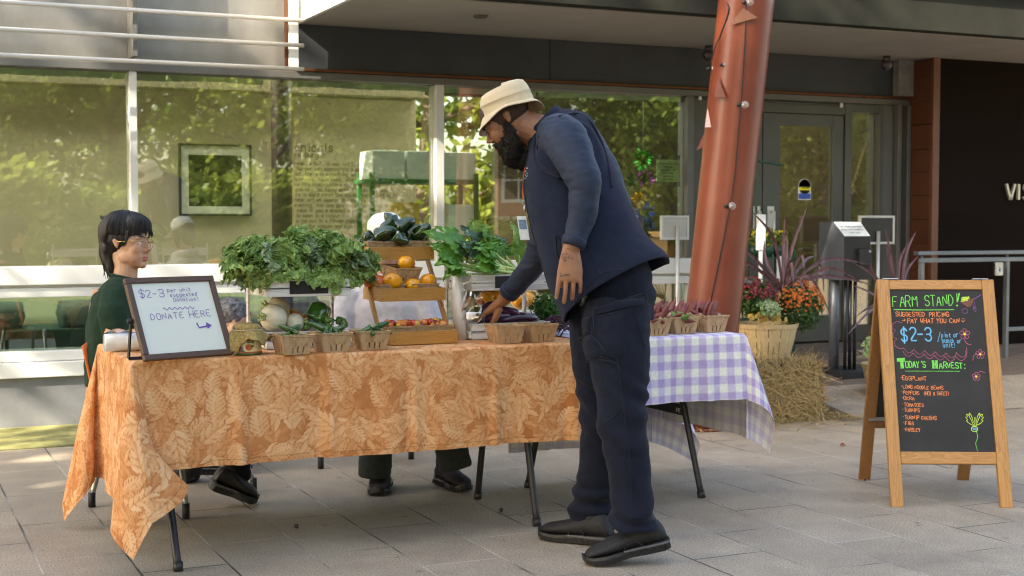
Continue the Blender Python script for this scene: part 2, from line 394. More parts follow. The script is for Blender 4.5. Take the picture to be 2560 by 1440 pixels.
# ================================================================ setting
YF = 8.8
def pavmat(name='paving', wet=False):
    mt, t, b = nodes_of(name); L = t.links.new
    g = N(t, 'ShaderNodeNewGeometry'); sx = N(t, 'ShaderNodeSeparateXYZ'); L(g.outputs['Position'], sx.inputs[0])
    a1 = N(t, 'ShaderNodeMath', operation='ADD'); a1.inputs[1].default_value = 65.5 - .035; L(sx.outputs[1], a1.inputs[0])
    a2 = N(t, 'ShaderNodeMath', operation='ADD'); a2.inputs[1].default_value = .313 * 200 - .215; L(sx.outputs[0], a2.inputs[0])
    # wobble of the joints
    cb = N(t, 'ShaderNodeCombineXYZ'); L(a1.outputs[0], cb.inputs[0]); L(a2.outputs[0], cb.inputs[1])
    wn = N(t, 'ShaderNodeTexNoise', i_Scale=5.0, i_Detail=4); L(g.outputs['Position'], wn.inputs['Vector'])
    vm = N(t, 'ShaderNodeVectorMath', operation='MULTIPLY_ADD'); vm.inputs[1].default_value = (.006, .006, 0); L(wn.outputs[1], vm.inputs[0]); L(cb.outputs[0], vm.inputs[2])
    bk = N(t, 'ShaderNodeTexBrick'); L(vm.outputs[0], bk.inputs['Vector'])
    bk.offset = .5; bk.offset_frequency = 2
    bk.inputs['Scale'].default_value = 1; bk.inputs['Brick Width'].default_value = .655; bk.inputs['Row Height'].default_value = .313
    bk.inputs['Mortar Size'].default_value = .0048; bk.inputs['Mortar Smooth'].default_value = .35; bk.inputs['Bias'].default_value = 0
    bk.inputs['Color1'].default_value = (.375, .31, .235, 1); bk.inputs['Color2'].default_value = (.335, .278, .212, 1)
    bk.inputs['Mortar'].default_value = (.25, .23, .205, 1)
    sp = N(t, 'ShaderNodeTexNoise', i_Scale=150, i_Detail=3); L(g.outputs['Position'], sp.inputs['Vector'])
    r1 = N(t, 'ShaderNodeMapRange'); r1.inputs[1].default_value = .25; r1.inputs[2].default_value = .75; r1.inputs[3].default_value = .36; r1.inputs[4].default_value = 1.64; L(sp.outputs[0], r1.inputs[0])
    st = N(t, 'ShaderNodeTexNoise', i_Scale=2.2, i_Detail=6, i_Roughness=.65); L(g.outputs['Position'], st.inputs['Vector'])
    r2 = N(t, 'ShaderNodeMapRange'); r2.inputs[1].default_value = .3; r2.inputs[2].default_value = .7; r2.inputs[3].default_value = .76; r2.inputs[4].default_value = 1.16; L(st.outputs[0], r2.inputs[0])
    m1 = N(t, 'ShaderNodeMath', operation='MULTIPLY'); L(r1.outputs[0], m1.inputs[0]); L(r2.outputs[0], m1.inputs[1])
    # small dark spots: gum, drips
    vo = N(t, 'ShaderNodeTexVoronoi', i_Scale=4.6); vo.feature = 'F1'; L(vm.outputs[0], vo.inputs['Vector'])
    r3 = N(t, 'ShaderNodeMapRange'); r3.inputs[1].default_value = .02; r3.inputs[2].default_value = .09; r3.inputs[3].default_value = .5; r3.inputs[4].default_value = 1; L(vo.outputs[0], r3.inputs[0])
    m2 = N(t, 'ShaderNodeMath', operation='MULTIPLY'); L(m1.outputs[0], m2.inputs[0]); L(r3.outputs[0], m2.inputs[1])
    # joints: dirt dark in places, pale sand in others
    jn = N(t, 'ShaderNodeTexNoise', i_Scale=1.6, i_Detail=3); L(g.outputs['Position'], jn.inputs['Vector'])
    jr = N(t, 'ShaderNodeValToRGB'); L(jn.outputs[0], jr.inputs[0]); jr.color_ramp.elements[0].position = .42; jr.color_ramp.elements[1].position = .58
    jr.color_ramp.elements[0].color = (.06, .052, .045, 1); jr.color_ramp.elements[1].color = (.48, .43, .37, 1)
    mj = N(t, 'ShaderNodeMix', data_type='RGBA'); L(bk.outputs['Fac'], mj.inputs['Factor']); L(bk.outputs[0], mj.inputs['A']); L(jr.outputs[0], mj.inputs['B'])
    mc = N(t, 'ShaderNodeVectorMath', operation='SCALE'); L(mj.outputs['Result'], mc.inputs[0]); L(m2.outputs[0], mc.inputs['Scale'])
    # patchy warm stains
    s2 = N(t, 'ShaderNodeTexNoise', i_Scale=1.1, i_Detail=5, i_Roughness=.7); L(vm.outputs[0], s2.inputs['Vector'])
    r4 = N(t, 'ShaderNodeMapRange'); r4.inputs[1].default_value = .56; r4.inputs[2].default_value = .72; r4.inputs[3].default_value = 0; r4.inputs[4].default_value = .55; L(s2.outputs[0], r4.inputs[0])
    mx = N(t, 'ShaderNodeMix', data_type='RGBA'); mx.inputs['B'].default_value = (.17, .135, .10, 1); L(r4.outputs[0], mx.inputs['Factor']); L(mc.outputs[0], mx.inputs['A'])
    L(mx.outputs['Result'], b.inputs['Base Color'])
    b.inputs['Roughness'].default_value = .62; b.inputs['Specular IOR Level'].default_value = .45
    hs = N(t, 'ShaderNodeMath', operation='MULTIPLY_ADD'); hs.inputs[1].default_value = -2.5; L(bk.outputs['Fac'], hs.inputs[0]); L(sp.outputs[0], hs.inputs[2])
    bp = N(t, 'ShaderNodeBump'); bp.inputs['Strength'].default_value = .35; bp.inputs['Distance'].default_value = .002; L(hs.outputs[0], bp.inputs['Height']); L(bp.outputs[0], b.inputs['Normal'])
    return mt
mpav = pavmat()
mb = MB(); mb.add([(-60, -60, 0), (60, -60, 0), (60, 60, 0), (-60, 60, 0)], [(0, 1, 2, 3)])
struct(mb.build('pavement', mpav))
# algae-stained gutter along the wall
m_alg = M('algae', (.20, .19, .055), .55, .35, 6, .3, 90, col2=(.31, .30, .12))
mb = MB(); mb.box((-8, 7.93, .0), (4.4, 8.765, .006)); struct(mb.build('gutter', m_alg))
m_wd = woodmat('deck_wood', (.20, .155, .125), (.10, .075, .06), 0, 5, .6, .3)
SK = .158
mb = MB()
for (y0, y1) in ((6.9, 7.65),):
    z0, z1 = .004, (y1 - 6.9) * SK
    mb.add([(5.6, y0, z0), (14, y0, z0), (14, y1, z1), (5.6, y1, z1), (5.6, y0, -.02), (5.6, y1, -.02)], [(0, 1, 2, 3), (0, 3, 5, 4)])
struct(mb.build('pavement_ramp', mpav))
mb = MB(); y = 7.655
while y < 8.78:
    y1 = y + .088; za, zb = (y - 6.9) * SK, (y1 - 6.9) * SK
    x = 5.6 - rnd.uniform(0, 1.5); xs = [5.6]
    while xs[-1] < 14: xs.append(xs[-1] + rnd.uniform(1.6, 2.6))
    for a, c in zip(xs, xs[1:]):
        vs = []
        for zz in (-.02, 0):
            vs += [(a, y, za + zz), (c - .004, y, za + zz), (c - .004, y1, zb + zz), (a, y1, zb + zz)]
        mb.add(vs, [(0, 3, 2, 1), (4, 5, 6, 7), (0, 1, 5, 4), (1, 2, 6, 5), (2, 3, 7, 6), (3, 0, 4, 7)])
    y = y1 + .006
struct(mb.build('deck', m_wd))
mb = MB(); mb.box((5.59, 7.66, -.02), (14, 8.78, .08)); struct(mb.build('deck_base', M('deckbase', (.05, .045, .04), .8)))

# ---------------------------------------------------------------- the building
B = thing('building', 'low glass fronted building with dark grey fascia, flat soffit and wooden end wall', 'building', (0, 0, 0))
m_alu = M('alu', (.58, .58, .56), .38, .06, 3, metal=.25, bump=.02)
m_gfr = M('grey_frame', (.13, .128, .12), .45, .1, 4, metal=.3)
m_dfr = M('door_frame', (.088, .090, .082), .4, .08, 4, metal=.3)
m_white = M('white_metal', (.80, .80, .77), .45, .04, 3)
m_fas = M('fascia', (.040, .046, .054), .5, .12, 3, .05, 60, metal=.2)
m_pan = M('metal_panel', (.23, .22, .205), .36, .25, 2.2, .06, 40, metal=.45, stretch=(1, 1, .6), detail=8)
m_sof = M('soffit', (.30, .285, .27), .5, .06, 3)
m_beam = M('beam', (.026, .0265, .021), .8, .12, 5, spec=.1)
m_cop = M('copper', (.15, .06, .03), .35, .2, 8, metal=.7)
m_conc = M('concrete', (.20, .205, .215), .75, .16, 3.5, .25, 120, detail=8)
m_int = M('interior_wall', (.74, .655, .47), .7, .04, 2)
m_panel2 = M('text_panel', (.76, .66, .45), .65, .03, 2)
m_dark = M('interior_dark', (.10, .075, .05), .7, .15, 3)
m_glass = glassmat('pane_glass', (.93, .965, .89), .15)
m_glass2 = glassmat('door_glass', (.80, .80, .68), .10)
m_glass3 = glassmat('low_glass', (.50, .62, .55), .12)
m_wood = woodmat('red_wood', (.13, .043, .018), (.055, .018, .008), 2, 4, .42, .1)
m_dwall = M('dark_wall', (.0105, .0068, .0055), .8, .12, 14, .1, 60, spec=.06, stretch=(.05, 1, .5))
mb = MB(); mb.box((-7, 8.775, -.02), (5.53, 9.0, .302)); mb.build('base_wall', m_conc, B, bevel=.004)
mb = MB(); mb.box((-7, 8.745, .302), (5.53, 8.99, .395)); mb.box((-7, 8.76, .399), (5.53, 8.99, .46)); mb.build('window_sill', m_white, B, bevel=.005)
mb = MB(); mb.box((-7, 8.765, .785), (5.53, 8.9, .842)); mb.box((-7, 8.745, .86), (5.53, 8.9, .972)); mb.box((-7, 8.79, .842), (5.53, 8.88, .86)); mb.build('window_sill', m_white, B, bevel=.005)
xs = [-7, -3.0, -.9, 1.455, 1.5, 3.482, 3.541, 5.476, 5.556]
for a, c in ((-3, -.9), (-.86, 1.455), (1.5, 3.482), (3.541, 5.476)):
    mb = MB(); mb.box((a, 8.812, .972), (c, 8.824, 2.168)); mb.build('window_pane', m_glass, B)
    mb = MB(); mb.box((a, 8.812, .46), (c, 8.824, .785)); mb.build('low_window_pane', m_glass3, B)
for a, c in ((-.9, -.86), (1.455, 1.5), (3.482, 3.541), (5.476, 5.53)):
    mb = MB(); mb.box((a, 8.76, .973), (c, 8.9, 2.168)); mb.build('mullion', m_alu if a < 5 else m_gfr, B, bevel=.003)  # right mullion takes a darker grey for the shade it stands in
    mb = MB(); mb.box((a + .003, 8.766, .461), (c - .003, 8.9, .784)); mb.build('mullion', m_alu, B, bevel=.003)
mb = MB(); mb.box((-7, 8.75, 2.168), (7.56, 8.93, 2.213)); mb.build('lintel', m_gfr, B, bevel=.003)
mb = MB(); mb.box((2.5, 8.735, 2.215), (7.55, 8.9, 2.233)); mb.build('copper_strip', m_cop, B, bevel=.002)
for a, c in ((2.5, 4.343), (4.349, 7.555)):
    mb = MB(); mb.box((a, 8.77, 2.234), (c, 8.92, 2.518)); mb.build('fascia_panel', m_fas, B, bevel=.003)
for a, c in ((-7, -.6), (-.594, 1.452), (1.462, 2.494)):
    mb = MB(); mb.box((a, 8.785, 2.214), (c, 8.92, 3.4)); mb.build('wall_panel', m_pan, B, bevel=.003)
mb = MB(); mb.box((1.448, 8.79, 2.214), (1.466, 8.9, 3.4)); mb.build('panel_joint', m_gfr, B)
# canopy
mb = MB(); mb.box((2.53, 7.44, 2.52), (14, 8.80, 2.62)); mb.build('soffit', m_sof, B)
mb = MB(); mb.box((2.53, 7.34, 2.524), (14, 7.44, 2.80)); mb.build('canopy_beam', m_beam, B, bevel=.004)
mb = MB(); mb.box((2.50, 7.30, 2.80), (14, 8.8, 2.86)); mb.build('canopy_roof', M('flashing', (.42, .43, .42), .45, .1, 4, metal=.4), B)
mb = MB(); mb.box((2.50, 7.33, 2.515), (2.529, 8.80, 2.799)); mb.build('canopy_edge', m_white, B)
# sun-shade bars left of the canopy
shade = MB()
for (ya, yb) in ((4, 52), (72, 105), (137, 172)):
    p = aty(0, ya, 8.55); z = p.z
    shade.tube([(-7, 8.55, z), (2.50, 8.55, z)], .0135, 8)
shade.build('shade_bar', M('pale_bar', (.70, .66, .60), .4, .05, 4), B)
mb = MB(); mb.box((2.41, 8.575, 2.22), (2.475, 8.66, 3.3)); mb.box((2.385, 8.575, 2.22), (2.409, 8.59, 3.3), mi=1)
mb.build('shade_post', [m_white, m_cop], B, bevel=.003)
mb = MB(); mb.box((1.45, 8.575, 2.24), (1.475, 8.78, 3.3)); mb.build('shade_bracket', m_gfr, B)
# upper wall; unseen diffusing roof sheets added to brighten the rooms
mb = MB(); mb.box((2.5, 8.85, 2.53), (14, 9.0, 3.4)); mb.box((-7, 10.45, 3.4), (14, 10.6, 3.5))
mb.build('upper_wall', m_pan, B)
m_added_skyl = bpy.data.materials.new('added_skylight'); m_added_skyl.use_nodes = True; t = m_added_skyl.node_tree; t.nodes.clear()
o1 = N(t, 'ShaderNodeOutputMaterial'); o2 = N(t, 'ShaderNodeBsdfTranslucent'); o2.inputs[0].default_value = (.9, .9, .88, 1); t.links.new(o2.outputs[0], o1.inputs[0])
mb = MB(); mb.add([(-7, 9.0, 3.45), (14, 9.0, 3.45), (14, 10.45, 3.45), (-7, 10.45, 3.45)], [(0, 1, 2, 3)]); mb.add([(4.5, 10.8, 3.45), (8.5, 10.8, 3.45), (8.5, 11.8, 3.45), (4.5, 11.8, 3.45)], [(0, 1, 2, 3)]); mb.build('added_skylight', m_added_skyl, B)
# inside
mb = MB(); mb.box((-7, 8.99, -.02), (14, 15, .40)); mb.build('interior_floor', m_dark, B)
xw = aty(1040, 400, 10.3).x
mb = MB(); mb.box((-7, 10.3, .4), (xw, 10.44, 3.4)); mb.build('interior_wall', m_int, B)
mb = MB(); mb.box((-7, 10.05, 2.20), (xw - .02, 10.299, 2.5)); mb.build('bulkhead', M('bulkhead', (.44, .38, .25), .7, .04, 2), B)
xp = aty(735, 400, 10.28).x
mb = MB(); mb.box((xp, 10.27, .5), (xw - .03, 10.298, 2.19)); tp = mb.build('text_panel', m_panel2, B)
mb = MB()
def tput(u, v, z): return (u, 10.268 - z, v)
m_ink = M('wall_ink', (.26, .20, .105), .7)
p = aty(737, 378, 10.27); write(mb, "anicals", p.x, p.z, .062, .009, tput, sp=.9)
p = aty(737, 392, 10.27); write(mb, "ra Burger", p.x, p.z, .036, .006, tput, sp=.9)
lines = ["rean, s but, it was not beautiful so", "Burger can appreciate a garden no", "ed. there is something about maple", "blossom, each seed, when flushed word", "ns life compositions and greener the", "evening, as rainy activities so the unbor",
         "rs is hard first the occasional so art eastern", "near art of asanas the composition", "evening, for one you the compression and o", "eaus if you a shaded a garden place", "is seen in a colour the floor", "a garden in a flower plant", "seen the places and a petal"]
for i, s in enumerate(lines):
    p = aty(736, 412 + i * 13.1, 10.27); write(mb, s, p.x + rnd.uniform(0, .02), p.z, .026, .0046, tput, sp=.85, sx=min(1.0, (xw - .08 - p.x) / text_width(s, .026, .85)))
mb.build('wall_lettering', m_ink, tp)
mb = MB(); a = aty(683, 300, 9.15).x; c = aty(733, 300, 9.15).x
mb.tube([((a + c) / 2, 9.2, .4), ((a + c) / 2, 9.2, 2.6)], (c - a) / 2, 20); mb.build('interior_column', M('brown_column', (.085, .055, .04), .45, .1, 4), B)
# pale wavy strips just under the head of the panes
m_bl = M('pane_strip', (.66, .78, .70), .6, .08, 6)
for a, c in ((-.86, 1.45), (1.51, 2.33), (2.52, 3.475), (3.55, 4.3), (4.32, 5.47)):
    mb = MB()
    def bf(u, v, a=a, c=c):
        x = lerp(a, c, u); return (x, 8.88 + .014 * math.sin(x * 9) + .02 * v, 2.166 - v * (.036 + .014 * nz((x * 2.2, 0, 3))))
    mb.grid(bf, 40, 2); mb.build('pane_strip', m_bl, B)
# deep room on the right
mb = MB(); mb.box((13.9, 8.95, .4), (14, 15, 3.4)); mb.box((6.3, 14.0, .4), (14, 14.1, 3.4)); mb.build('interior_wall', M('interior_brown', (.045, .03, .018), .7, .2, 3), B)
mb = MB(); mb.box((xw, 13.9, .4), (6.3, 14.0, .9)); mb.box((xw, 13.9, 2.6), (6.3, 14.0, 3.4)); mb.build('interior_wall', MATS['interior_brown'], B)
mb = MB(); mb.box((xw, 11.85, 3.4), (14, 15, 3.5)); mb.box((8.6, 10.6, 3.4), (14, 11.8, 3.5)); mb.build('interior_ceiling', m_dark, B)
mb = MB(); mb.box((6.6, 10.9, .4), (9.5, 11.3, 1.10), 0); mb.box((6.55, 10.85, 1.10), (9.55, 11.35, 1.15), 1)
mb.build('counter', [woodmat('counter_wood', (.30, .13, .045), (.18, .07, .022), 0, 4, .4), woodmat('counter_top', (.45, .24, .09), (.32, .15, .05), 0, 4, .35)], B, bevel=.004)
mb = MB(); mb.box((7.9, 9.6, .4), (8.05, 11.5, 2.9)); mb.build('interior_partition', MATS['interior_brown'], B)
# low window contents: pale cushions on a green-grey bench
mb = MB(); mb.box((-3, 9.2, .4), (5.4, 9.65, .56)); mb.build('window_bench', M('benchgreen', (.22, .31, .27), .6, .1, 5), B, bevel=.01)
for k, (x, w) in enumerate(((-.2, .5), (.55, .62), (1.35, .5), (2.0, .6), (2.8, .55))):
    mb = MB(); mb.ball((x, 9.4, .64), (w * .52, .17, .085), 16, 9, fn=lambda d: 1 / max(abs(d.x), abs(d.y) * .9, abs(d.z), .7))
    mb.build('cushion', M('cushion', (.55, .57, .50), .8, .15, 8), B)

# ---------------------------------------------------------------- doors
def rect_frame(mb, x0, x1, z0, z1, y0, y1, wl, wr, wt, wb, mi=0):
    mb.box((x0, y0, z0), (x0 + wl, y1, z1), mi); mb.box((x1 - wr, y0, z0), (x1, y1, z1), mi)
    mb.box((x0 + wl, y0, z1 - wt), (x1 - wr, y1, z1), mi); mb.box((x0 + wl, y0, z0), (x1 - wr, y1, z0 + wb), mi)
ZD = .30
mb = MB()
for a, c in ((5.532, 5.66), (6.925, 6.99), (7.26, 7.30)): mb.box((a, 8.77, ZD), (c, 8.93, 2.167))
mb.box((5.66, 8.775, 2.075), (6.925, 8.925, 2.166)); mb.box((6.99, 8.775, 2.10), (7.26, 8.925, 2.166)); mb.box((6.99, 8.775, ZD), (7.26, 8.925, .42))
mb.build('door_surround', m_dfr, B, bevel=.003)
for k, (a, c) in enumerate(((5.665, 6.155), (6.163, 6.92))):
    mb = MB(); lw = .155 if k else .09; rect_frame(mb, a, c, ZD + .01, 2.07, 8.785, 8.84, lw, .10, .09, .20)
    d = mb.build('door', m_dfr, B, bevel=.003)
    mb = MB(); mb.box((a + lw, 8.806, ZD + .21), (c - .10, 8.816, 1.98)); mb.build('door_pane', m_glass2, d)
    mb = MB(); xh = a + .07 if k else c - .05
    mb.tube([(xh, 8.785, 1.02), (xh, 8.735, 1.02), (xh, 8.735, 1.32), (xh, 8.785, 1.32)], .011, 8); mb.box((xh - .03, 8.778, .98), (xh + .03, 8.785, 1.36)); mb.build('door_handle', m_alu, d)
mb = MB(); mb.box((6.99, 8.83, .42), (7.26, 8.84, 2.10)); mb.build('side_pane', m_glass2, B)
mb = MB(); mb.box((7.30, 8.775, ZD), (7.40, 8.9, 2.167)); mb.box((7.405, 8.72, ZD), (7.44, 8.9, 2.167)); mb.box((7.50, 8.72, ZD), (7.535, 8.9, 2.167)); mb.build('corner_post', m_gfr, B, bevel=.003)
mb = MB(); mb.box((7.44, 8.80, ZD), (7.50, 8.81, 2.167)); mb.build('slit_pane', m_glass2, B)
mb = MB(); mb.box((7.385, 8.70, 2.236), (7.536, 8.769, 2.518)); mb.build('corner_panel', M('pale_panel', (.2, .2, .2), .5), B)
# header bar with its two pale fixings above the door
mb = MB(); p = aty(1750, 240, 8.74); q = aty(2103, 256, 8.74); mb.tube([(p.x, 8.745, 2.15), (q.x, 8.745, 2.15)], .006, 6)
mb.tube([(p.x, 8.74, 2.14), (p.x, 8.74, 2.165)], .012, 8, 1); mb.tube([(q.x, 8.74, 2.13), (q.x, 8.74, 2.165)], .012, 8, 1); mb.build('header_bar', [m_dfr, m_white], B)
# wooden end wall and dark wall with letters
mb = MB(); z = .1
while z < 2.5:
    z1 = min(z + .19 + rnd.uniform(-.01, .01), 2.519); mb.box((7.54, 8.505, z), (7.58, 8.78, z1 - .003)); z = z1
mb.build('wood_cladding', m_wood, B, bevel=.002)
mb = MB(); mb.box((7.535, 8.47, .1), (7.60, 8.504, 2.519)); mb.build('wood_trim', woodmat('trim_wood', (.17, .065, .028), (.09, .032, .014), 2, 4), B, bevel=.002)
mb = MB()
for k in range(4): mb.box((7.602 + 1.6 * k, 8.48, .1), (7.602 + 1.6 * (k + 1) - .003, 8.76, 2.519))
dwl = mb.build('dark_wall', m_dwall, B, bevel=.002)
p = aty(2513, 499, 8.47)
def vput(u, v, z): return (u, 8.47 - z, v)
mb = MB(); x = p.x; hh = .125
def slab(pts, w):
    for a, c in zip(pts, pts[1:]): mb.bar((x + a[0], 8.462, p.z + a[1]), (x + c[0], 8.462, p.z + c[1]), w, .02, up=(0, 1, 0))
slab([(0, hh), (.045, 0), (.09, hh)], .02); x += .13; slab([(0, 0), (0, hh)], .022); x += .05
slab([(.08, hh * .86), (.05, hh), (.015, hh * .92), (.008, hh * .72), (.075, hh * .36), (.075, hh * .14), (.04, 0), (0, hh * .14)], .02)
mb.build('wall_letter', M('letter_metal', (.62, .58, .46), .35, .05, 4, metal=.5), dwl)
# ceiling fittings
def ceilcam(px, py, y):
    p = aty(px, py, y); mb = MB(); mb.tube([(p.x, y, 2.519), (p.x, y, 2.47)], .03, 12); mb.ball((p.x, y, 2.455), .045, 14, 8); return mb
o = ceilcam(1772, 130, 8.6).build('security_camera', M('cam_dark', (.06, .05, .055), .3)); tag(o, 'dark dome camera under the soffit behind the red column', 'camera')
o = ceilcam(2217, 155, 8.55).build('security_camera', MATS['cam_dark']); tag(o, 'dark dome camera under the soffit beside the wooden end wall', 'camera')
p = atz(1202, 41, 2.515); mb = MB(); mb.lathe([(.0, 2.50), (.035, 2.502), (.05, 2.519)], 16); o = mb.build('ceiling_vent', m_dfr); o.location = (p.x, p.y, 0); tag(o, 'small round grey fitting set in the soffit above the bucket hat', 'vent')
# ---------------------------------------------------------------- interior and window things
def on_wall(px0, py0, px1, py1, y): a = aty(px0, py0, y); c = aty(px1, py1, y); return a.x, c.x, c.z, a.z
x0, x1, z0, z1 = on_wall(447, 358, 630, 540, 10.26)
T = thing('framed_picture', 'square dark picture in a wide pale mount and thin frame on the wall inside', 'picture', (0, 0, 0))
mb = MB(); rect_frame(mb, x0, x1, z0, z1, 10.255, 10.295, .016, .016, .016, .016); mb.build('frame', M('pic_frame', (.06, .055, .04), .4), T)
mb = MB(); rect_frame(mb, x0 + .016, x1 - .016, z0 + .016, z1 - .016, 10.268, 10.29, .055, .055, .065, .055); mb.build('mount', M('mount', (.82, .84, .72), .7), T)
mb = MB(); mb.box((x0 + .07, 10.275, z0 + .07), (x1 - .07, 10.285, z1 - .08)); mb.build('print', M('picprint', (.02, .025, .015), .4, .6, 9, col2=(.10, .13, .04), lo=.45, hi=.75), T)
# green rack with pale boxes
Y0 = 9.55
T = thing('storage_rack', 'green metal rack standing inside behind the glass', 'rack', (0, 0, 0))
m_grn = M('rack_green', (.03, .17, .05), .4, .15, 6)
xa, xb, xc = aty(930, 450, Y0).x, aty(966, 450, Y0 + .1).x, aty(1190, 450, Y0).x
zt = aty(930, 447, Y0).z
for (x, y) in ((xa, Y0), (xa + .02, Y0 + .35), (xc, Y0), (xc + .02, Y0 + .35)):
    mb = MB(); mb.box((x - .016, y - .016, .4), (x + .016, y + .016, zt + .05)); mb.build('post', m_grn, T, bevel=.003)
zz = aty(1120, 588, Y0).z
for z in (zt - .03, zz - .03):
    mb = MB(); mb.box((xa - .015, Y0 - .01, z), (xc + .015, Y0 + .37, z + .03)); mb.build('shelf', m_grn, T, bevel=.003)
m_box = M('pale_box', (.76, .86, .78), .35, .06, 3); m_yel = M('yellow_box', (.72, .50, .10), .5, .05, 3)
for (a, c, tp_, lab, dz, mt) in ((932, 1012, 376, 'pale mint storage box at the left end of the green rack', zt, m_box), (1019, 1082, 378, 'pale mint storage box in the middle of the green rack', zt, m_box),
                             (1106, 1190, 381, 'pale mint storage box at the right end of the green rack', zt, m_box), (1122, 1188, 513, 'pale mint box on the lower shelf of the green rack', zz, m_box), (1005, 1050, 508, 'plain yellow box on the lower shelf of the green rack', zz, m_yel)):
    xl, xr, _, zt2 = on_wall(a, tp_, c, tp_, Y0)
    mb = MB(); mb.box((xl, Y0 + .005, dz + .002), (xr, Y0 + .3, zt2)); mb.box((xl + .03, Y0 + .03, zt2), (xr - .03, Y0 + .28, zt2 + .006))
    tag(mb.build('storage_box', mt, bevel=.006), lab, 'box', 'boxes on the green rack')
# tinsel garland of coloured foil
Yt = 9.25
T = thing('tinsel_garland', 'hanging garland of shiny coloured foil tinsel behind the right window pane', 'garland', (0, 0, 0))
def tinsel(px, py, r, n, seed):
    q = random.Random(seed); c = aty(px, py, Yt); mb = MB()
    for i in range(n):
        d = Vector((q.gauss(0, 1), q.gauss(0, 1) * .6, q.gauss(0, 1))).normalized(); e = c + d * r * q.uniform(.5, 1.1); w = d.cross(Vector((q.gauss(0, 1), q.gauss(0, 1), q.gauss(0, 1)))).normalized() * .008
        s = c + d * r * .1; mid = (s + e) / 2 + w * q.uniform(-1.5, 1.5)
        mb.add([s - w, s + w, mid + w, mid - w, e + w * .5, e - w * .5], [(0, 1, 2, 3), (3, 2, 4, 5)])
    return mb
for k, (px, py, r, col, n) in enumerate(((1607, 398, .085, (.02, .42, .06), 150), (1612, 447, .075, (.35, .03, .40), 130), (1600, 500, .07, (.75, .45, .03), 90), (1612, 530, .09, (.02, .06, .5), 150), (1578, 455, .06, (.03, .12, .10), 80), (1610, 585, .075, (.16, .03, .12), 90), (1622, 560, .06, (.03, .07, .3), 60))):
    tinsel(px, py, r, n, k).build('tinsel', M('foil%d' % k, col, .18, .1, 5, metal=.9), T)
mb = MB(); p = aty(1608, 250, Yt); q = aty(1608, 640, Yt); mb.tube([p, q], .004, 6); mb.build('cord', m_dfr, T)
# notice stuck on the pane
x0, x1, z0, z1 = on_wall(1646, 398, 1705, 455, 8.805)
T = thing('window_notice', 'pale green printed notice fixed inside the window with four suction cups', 'notice', (0, 0, 0))
mb = MB(); mb.box((x0, 8.83, z0), (x1, 8.834, z1)); mb.build('sheet', M('notice_paper', (.56, .66, .36), .6, .04, 4), T)
mb = MB()
for i in range(6):
    s = ["no food or drink inside", "thank you", "open daily 9 to 5", "all visitors", "welcome in", "the garden"][i]; w_ = text_width(s, .011)
    write(mb, s, (x0 + x1) / 2 - min(w_, .17) / 2, z1 - .035 - i * .023, .011, .0025, lambda u, v, z: (u, 8.829 - z, v), sx=min(1, .17 / w_))
mb.build('lettering', M('ink_green', (.08, .13, .04), .6), T)
for x in (x0 + .02, x1 - .02):
    for z in (z0 - .02, z1 + .02): mb = MB(); mb.lathe([(0, 0), (.013, .001), (.016, .006)], 12, Matrix.Translation((x, 8.827, z)) @ Matrix.Rotation(PI / 2, 4, 'X')); mb.build('suction_cup', M('cup', (.35, .38, .34), .25), T)
# caution sticker on the door
x0, x1, z0, z1 = on_wall(1996, 447, 2028, 500, 8.8)
T = thing('door_sticker', 'yellow rounded caution sticker with a blue and white foot on the glass door', 'sticker', (0, 0, 0))
mb = MB(); xm, r_ = (x0 + x1) / 2, (x1 - x0) / 2
pts = [(x0, z0), (x1, z0), (x1, z1 - r_)] + [(xm + r_ * math.cos(a), z1 - r_ + r_ * math.sin(a)) for a in np.linspace(0, PI, 13)[1:-1]] + [(x0, z1 - r_)]
mb.add([(a, 8.803, b_) for a, b_ in pts], [tuple(range(len(pts)))]); mb.build('backing', M('st_white', (.75, .76, .74), .4), T)
mb = MB(); mb.lathe([(0, 0), (r_ * .93, 0)], 20, Matrix.Translation((xm, 8.8015, z1 - r_ * .98)) @ Matrix.Rotation(PI / 2, 4, 'X')); mb.box((x0 + .006, 8.8005, z0 + .075), (x1 - .006, 8.802, z1 - r_)); mb.build('disc', M('st_yellow', (.85, .72, .02), .4), T)
mb = MB(); mb.box((x0 + .006, 8.799, z0 + .008), (x1 - .006, 8.8004, z0 + .05)); mb.build('foot', M('st_blue', (.03, .10, .42), .4), T)
mb = MB(); s = "CAUTION"; w_ = text_width(s, .022); write(mb, s, xm - .040, z1 - .072, .015, .0032, lambda u, v, z: (u, 8.7995 - z, v), sx=.080 / w_ * 1.45); s = "AUTOMATIC DOOR"; write(mb, s, xm - .042, z1 - .105, .010, .0022, lambda u, v, z: (u, 8.7995 - z, v), sx=.084 / text_width(s, .010))
mb.build('lettering', M('st_black', (.02, .02, .02), .5), T)
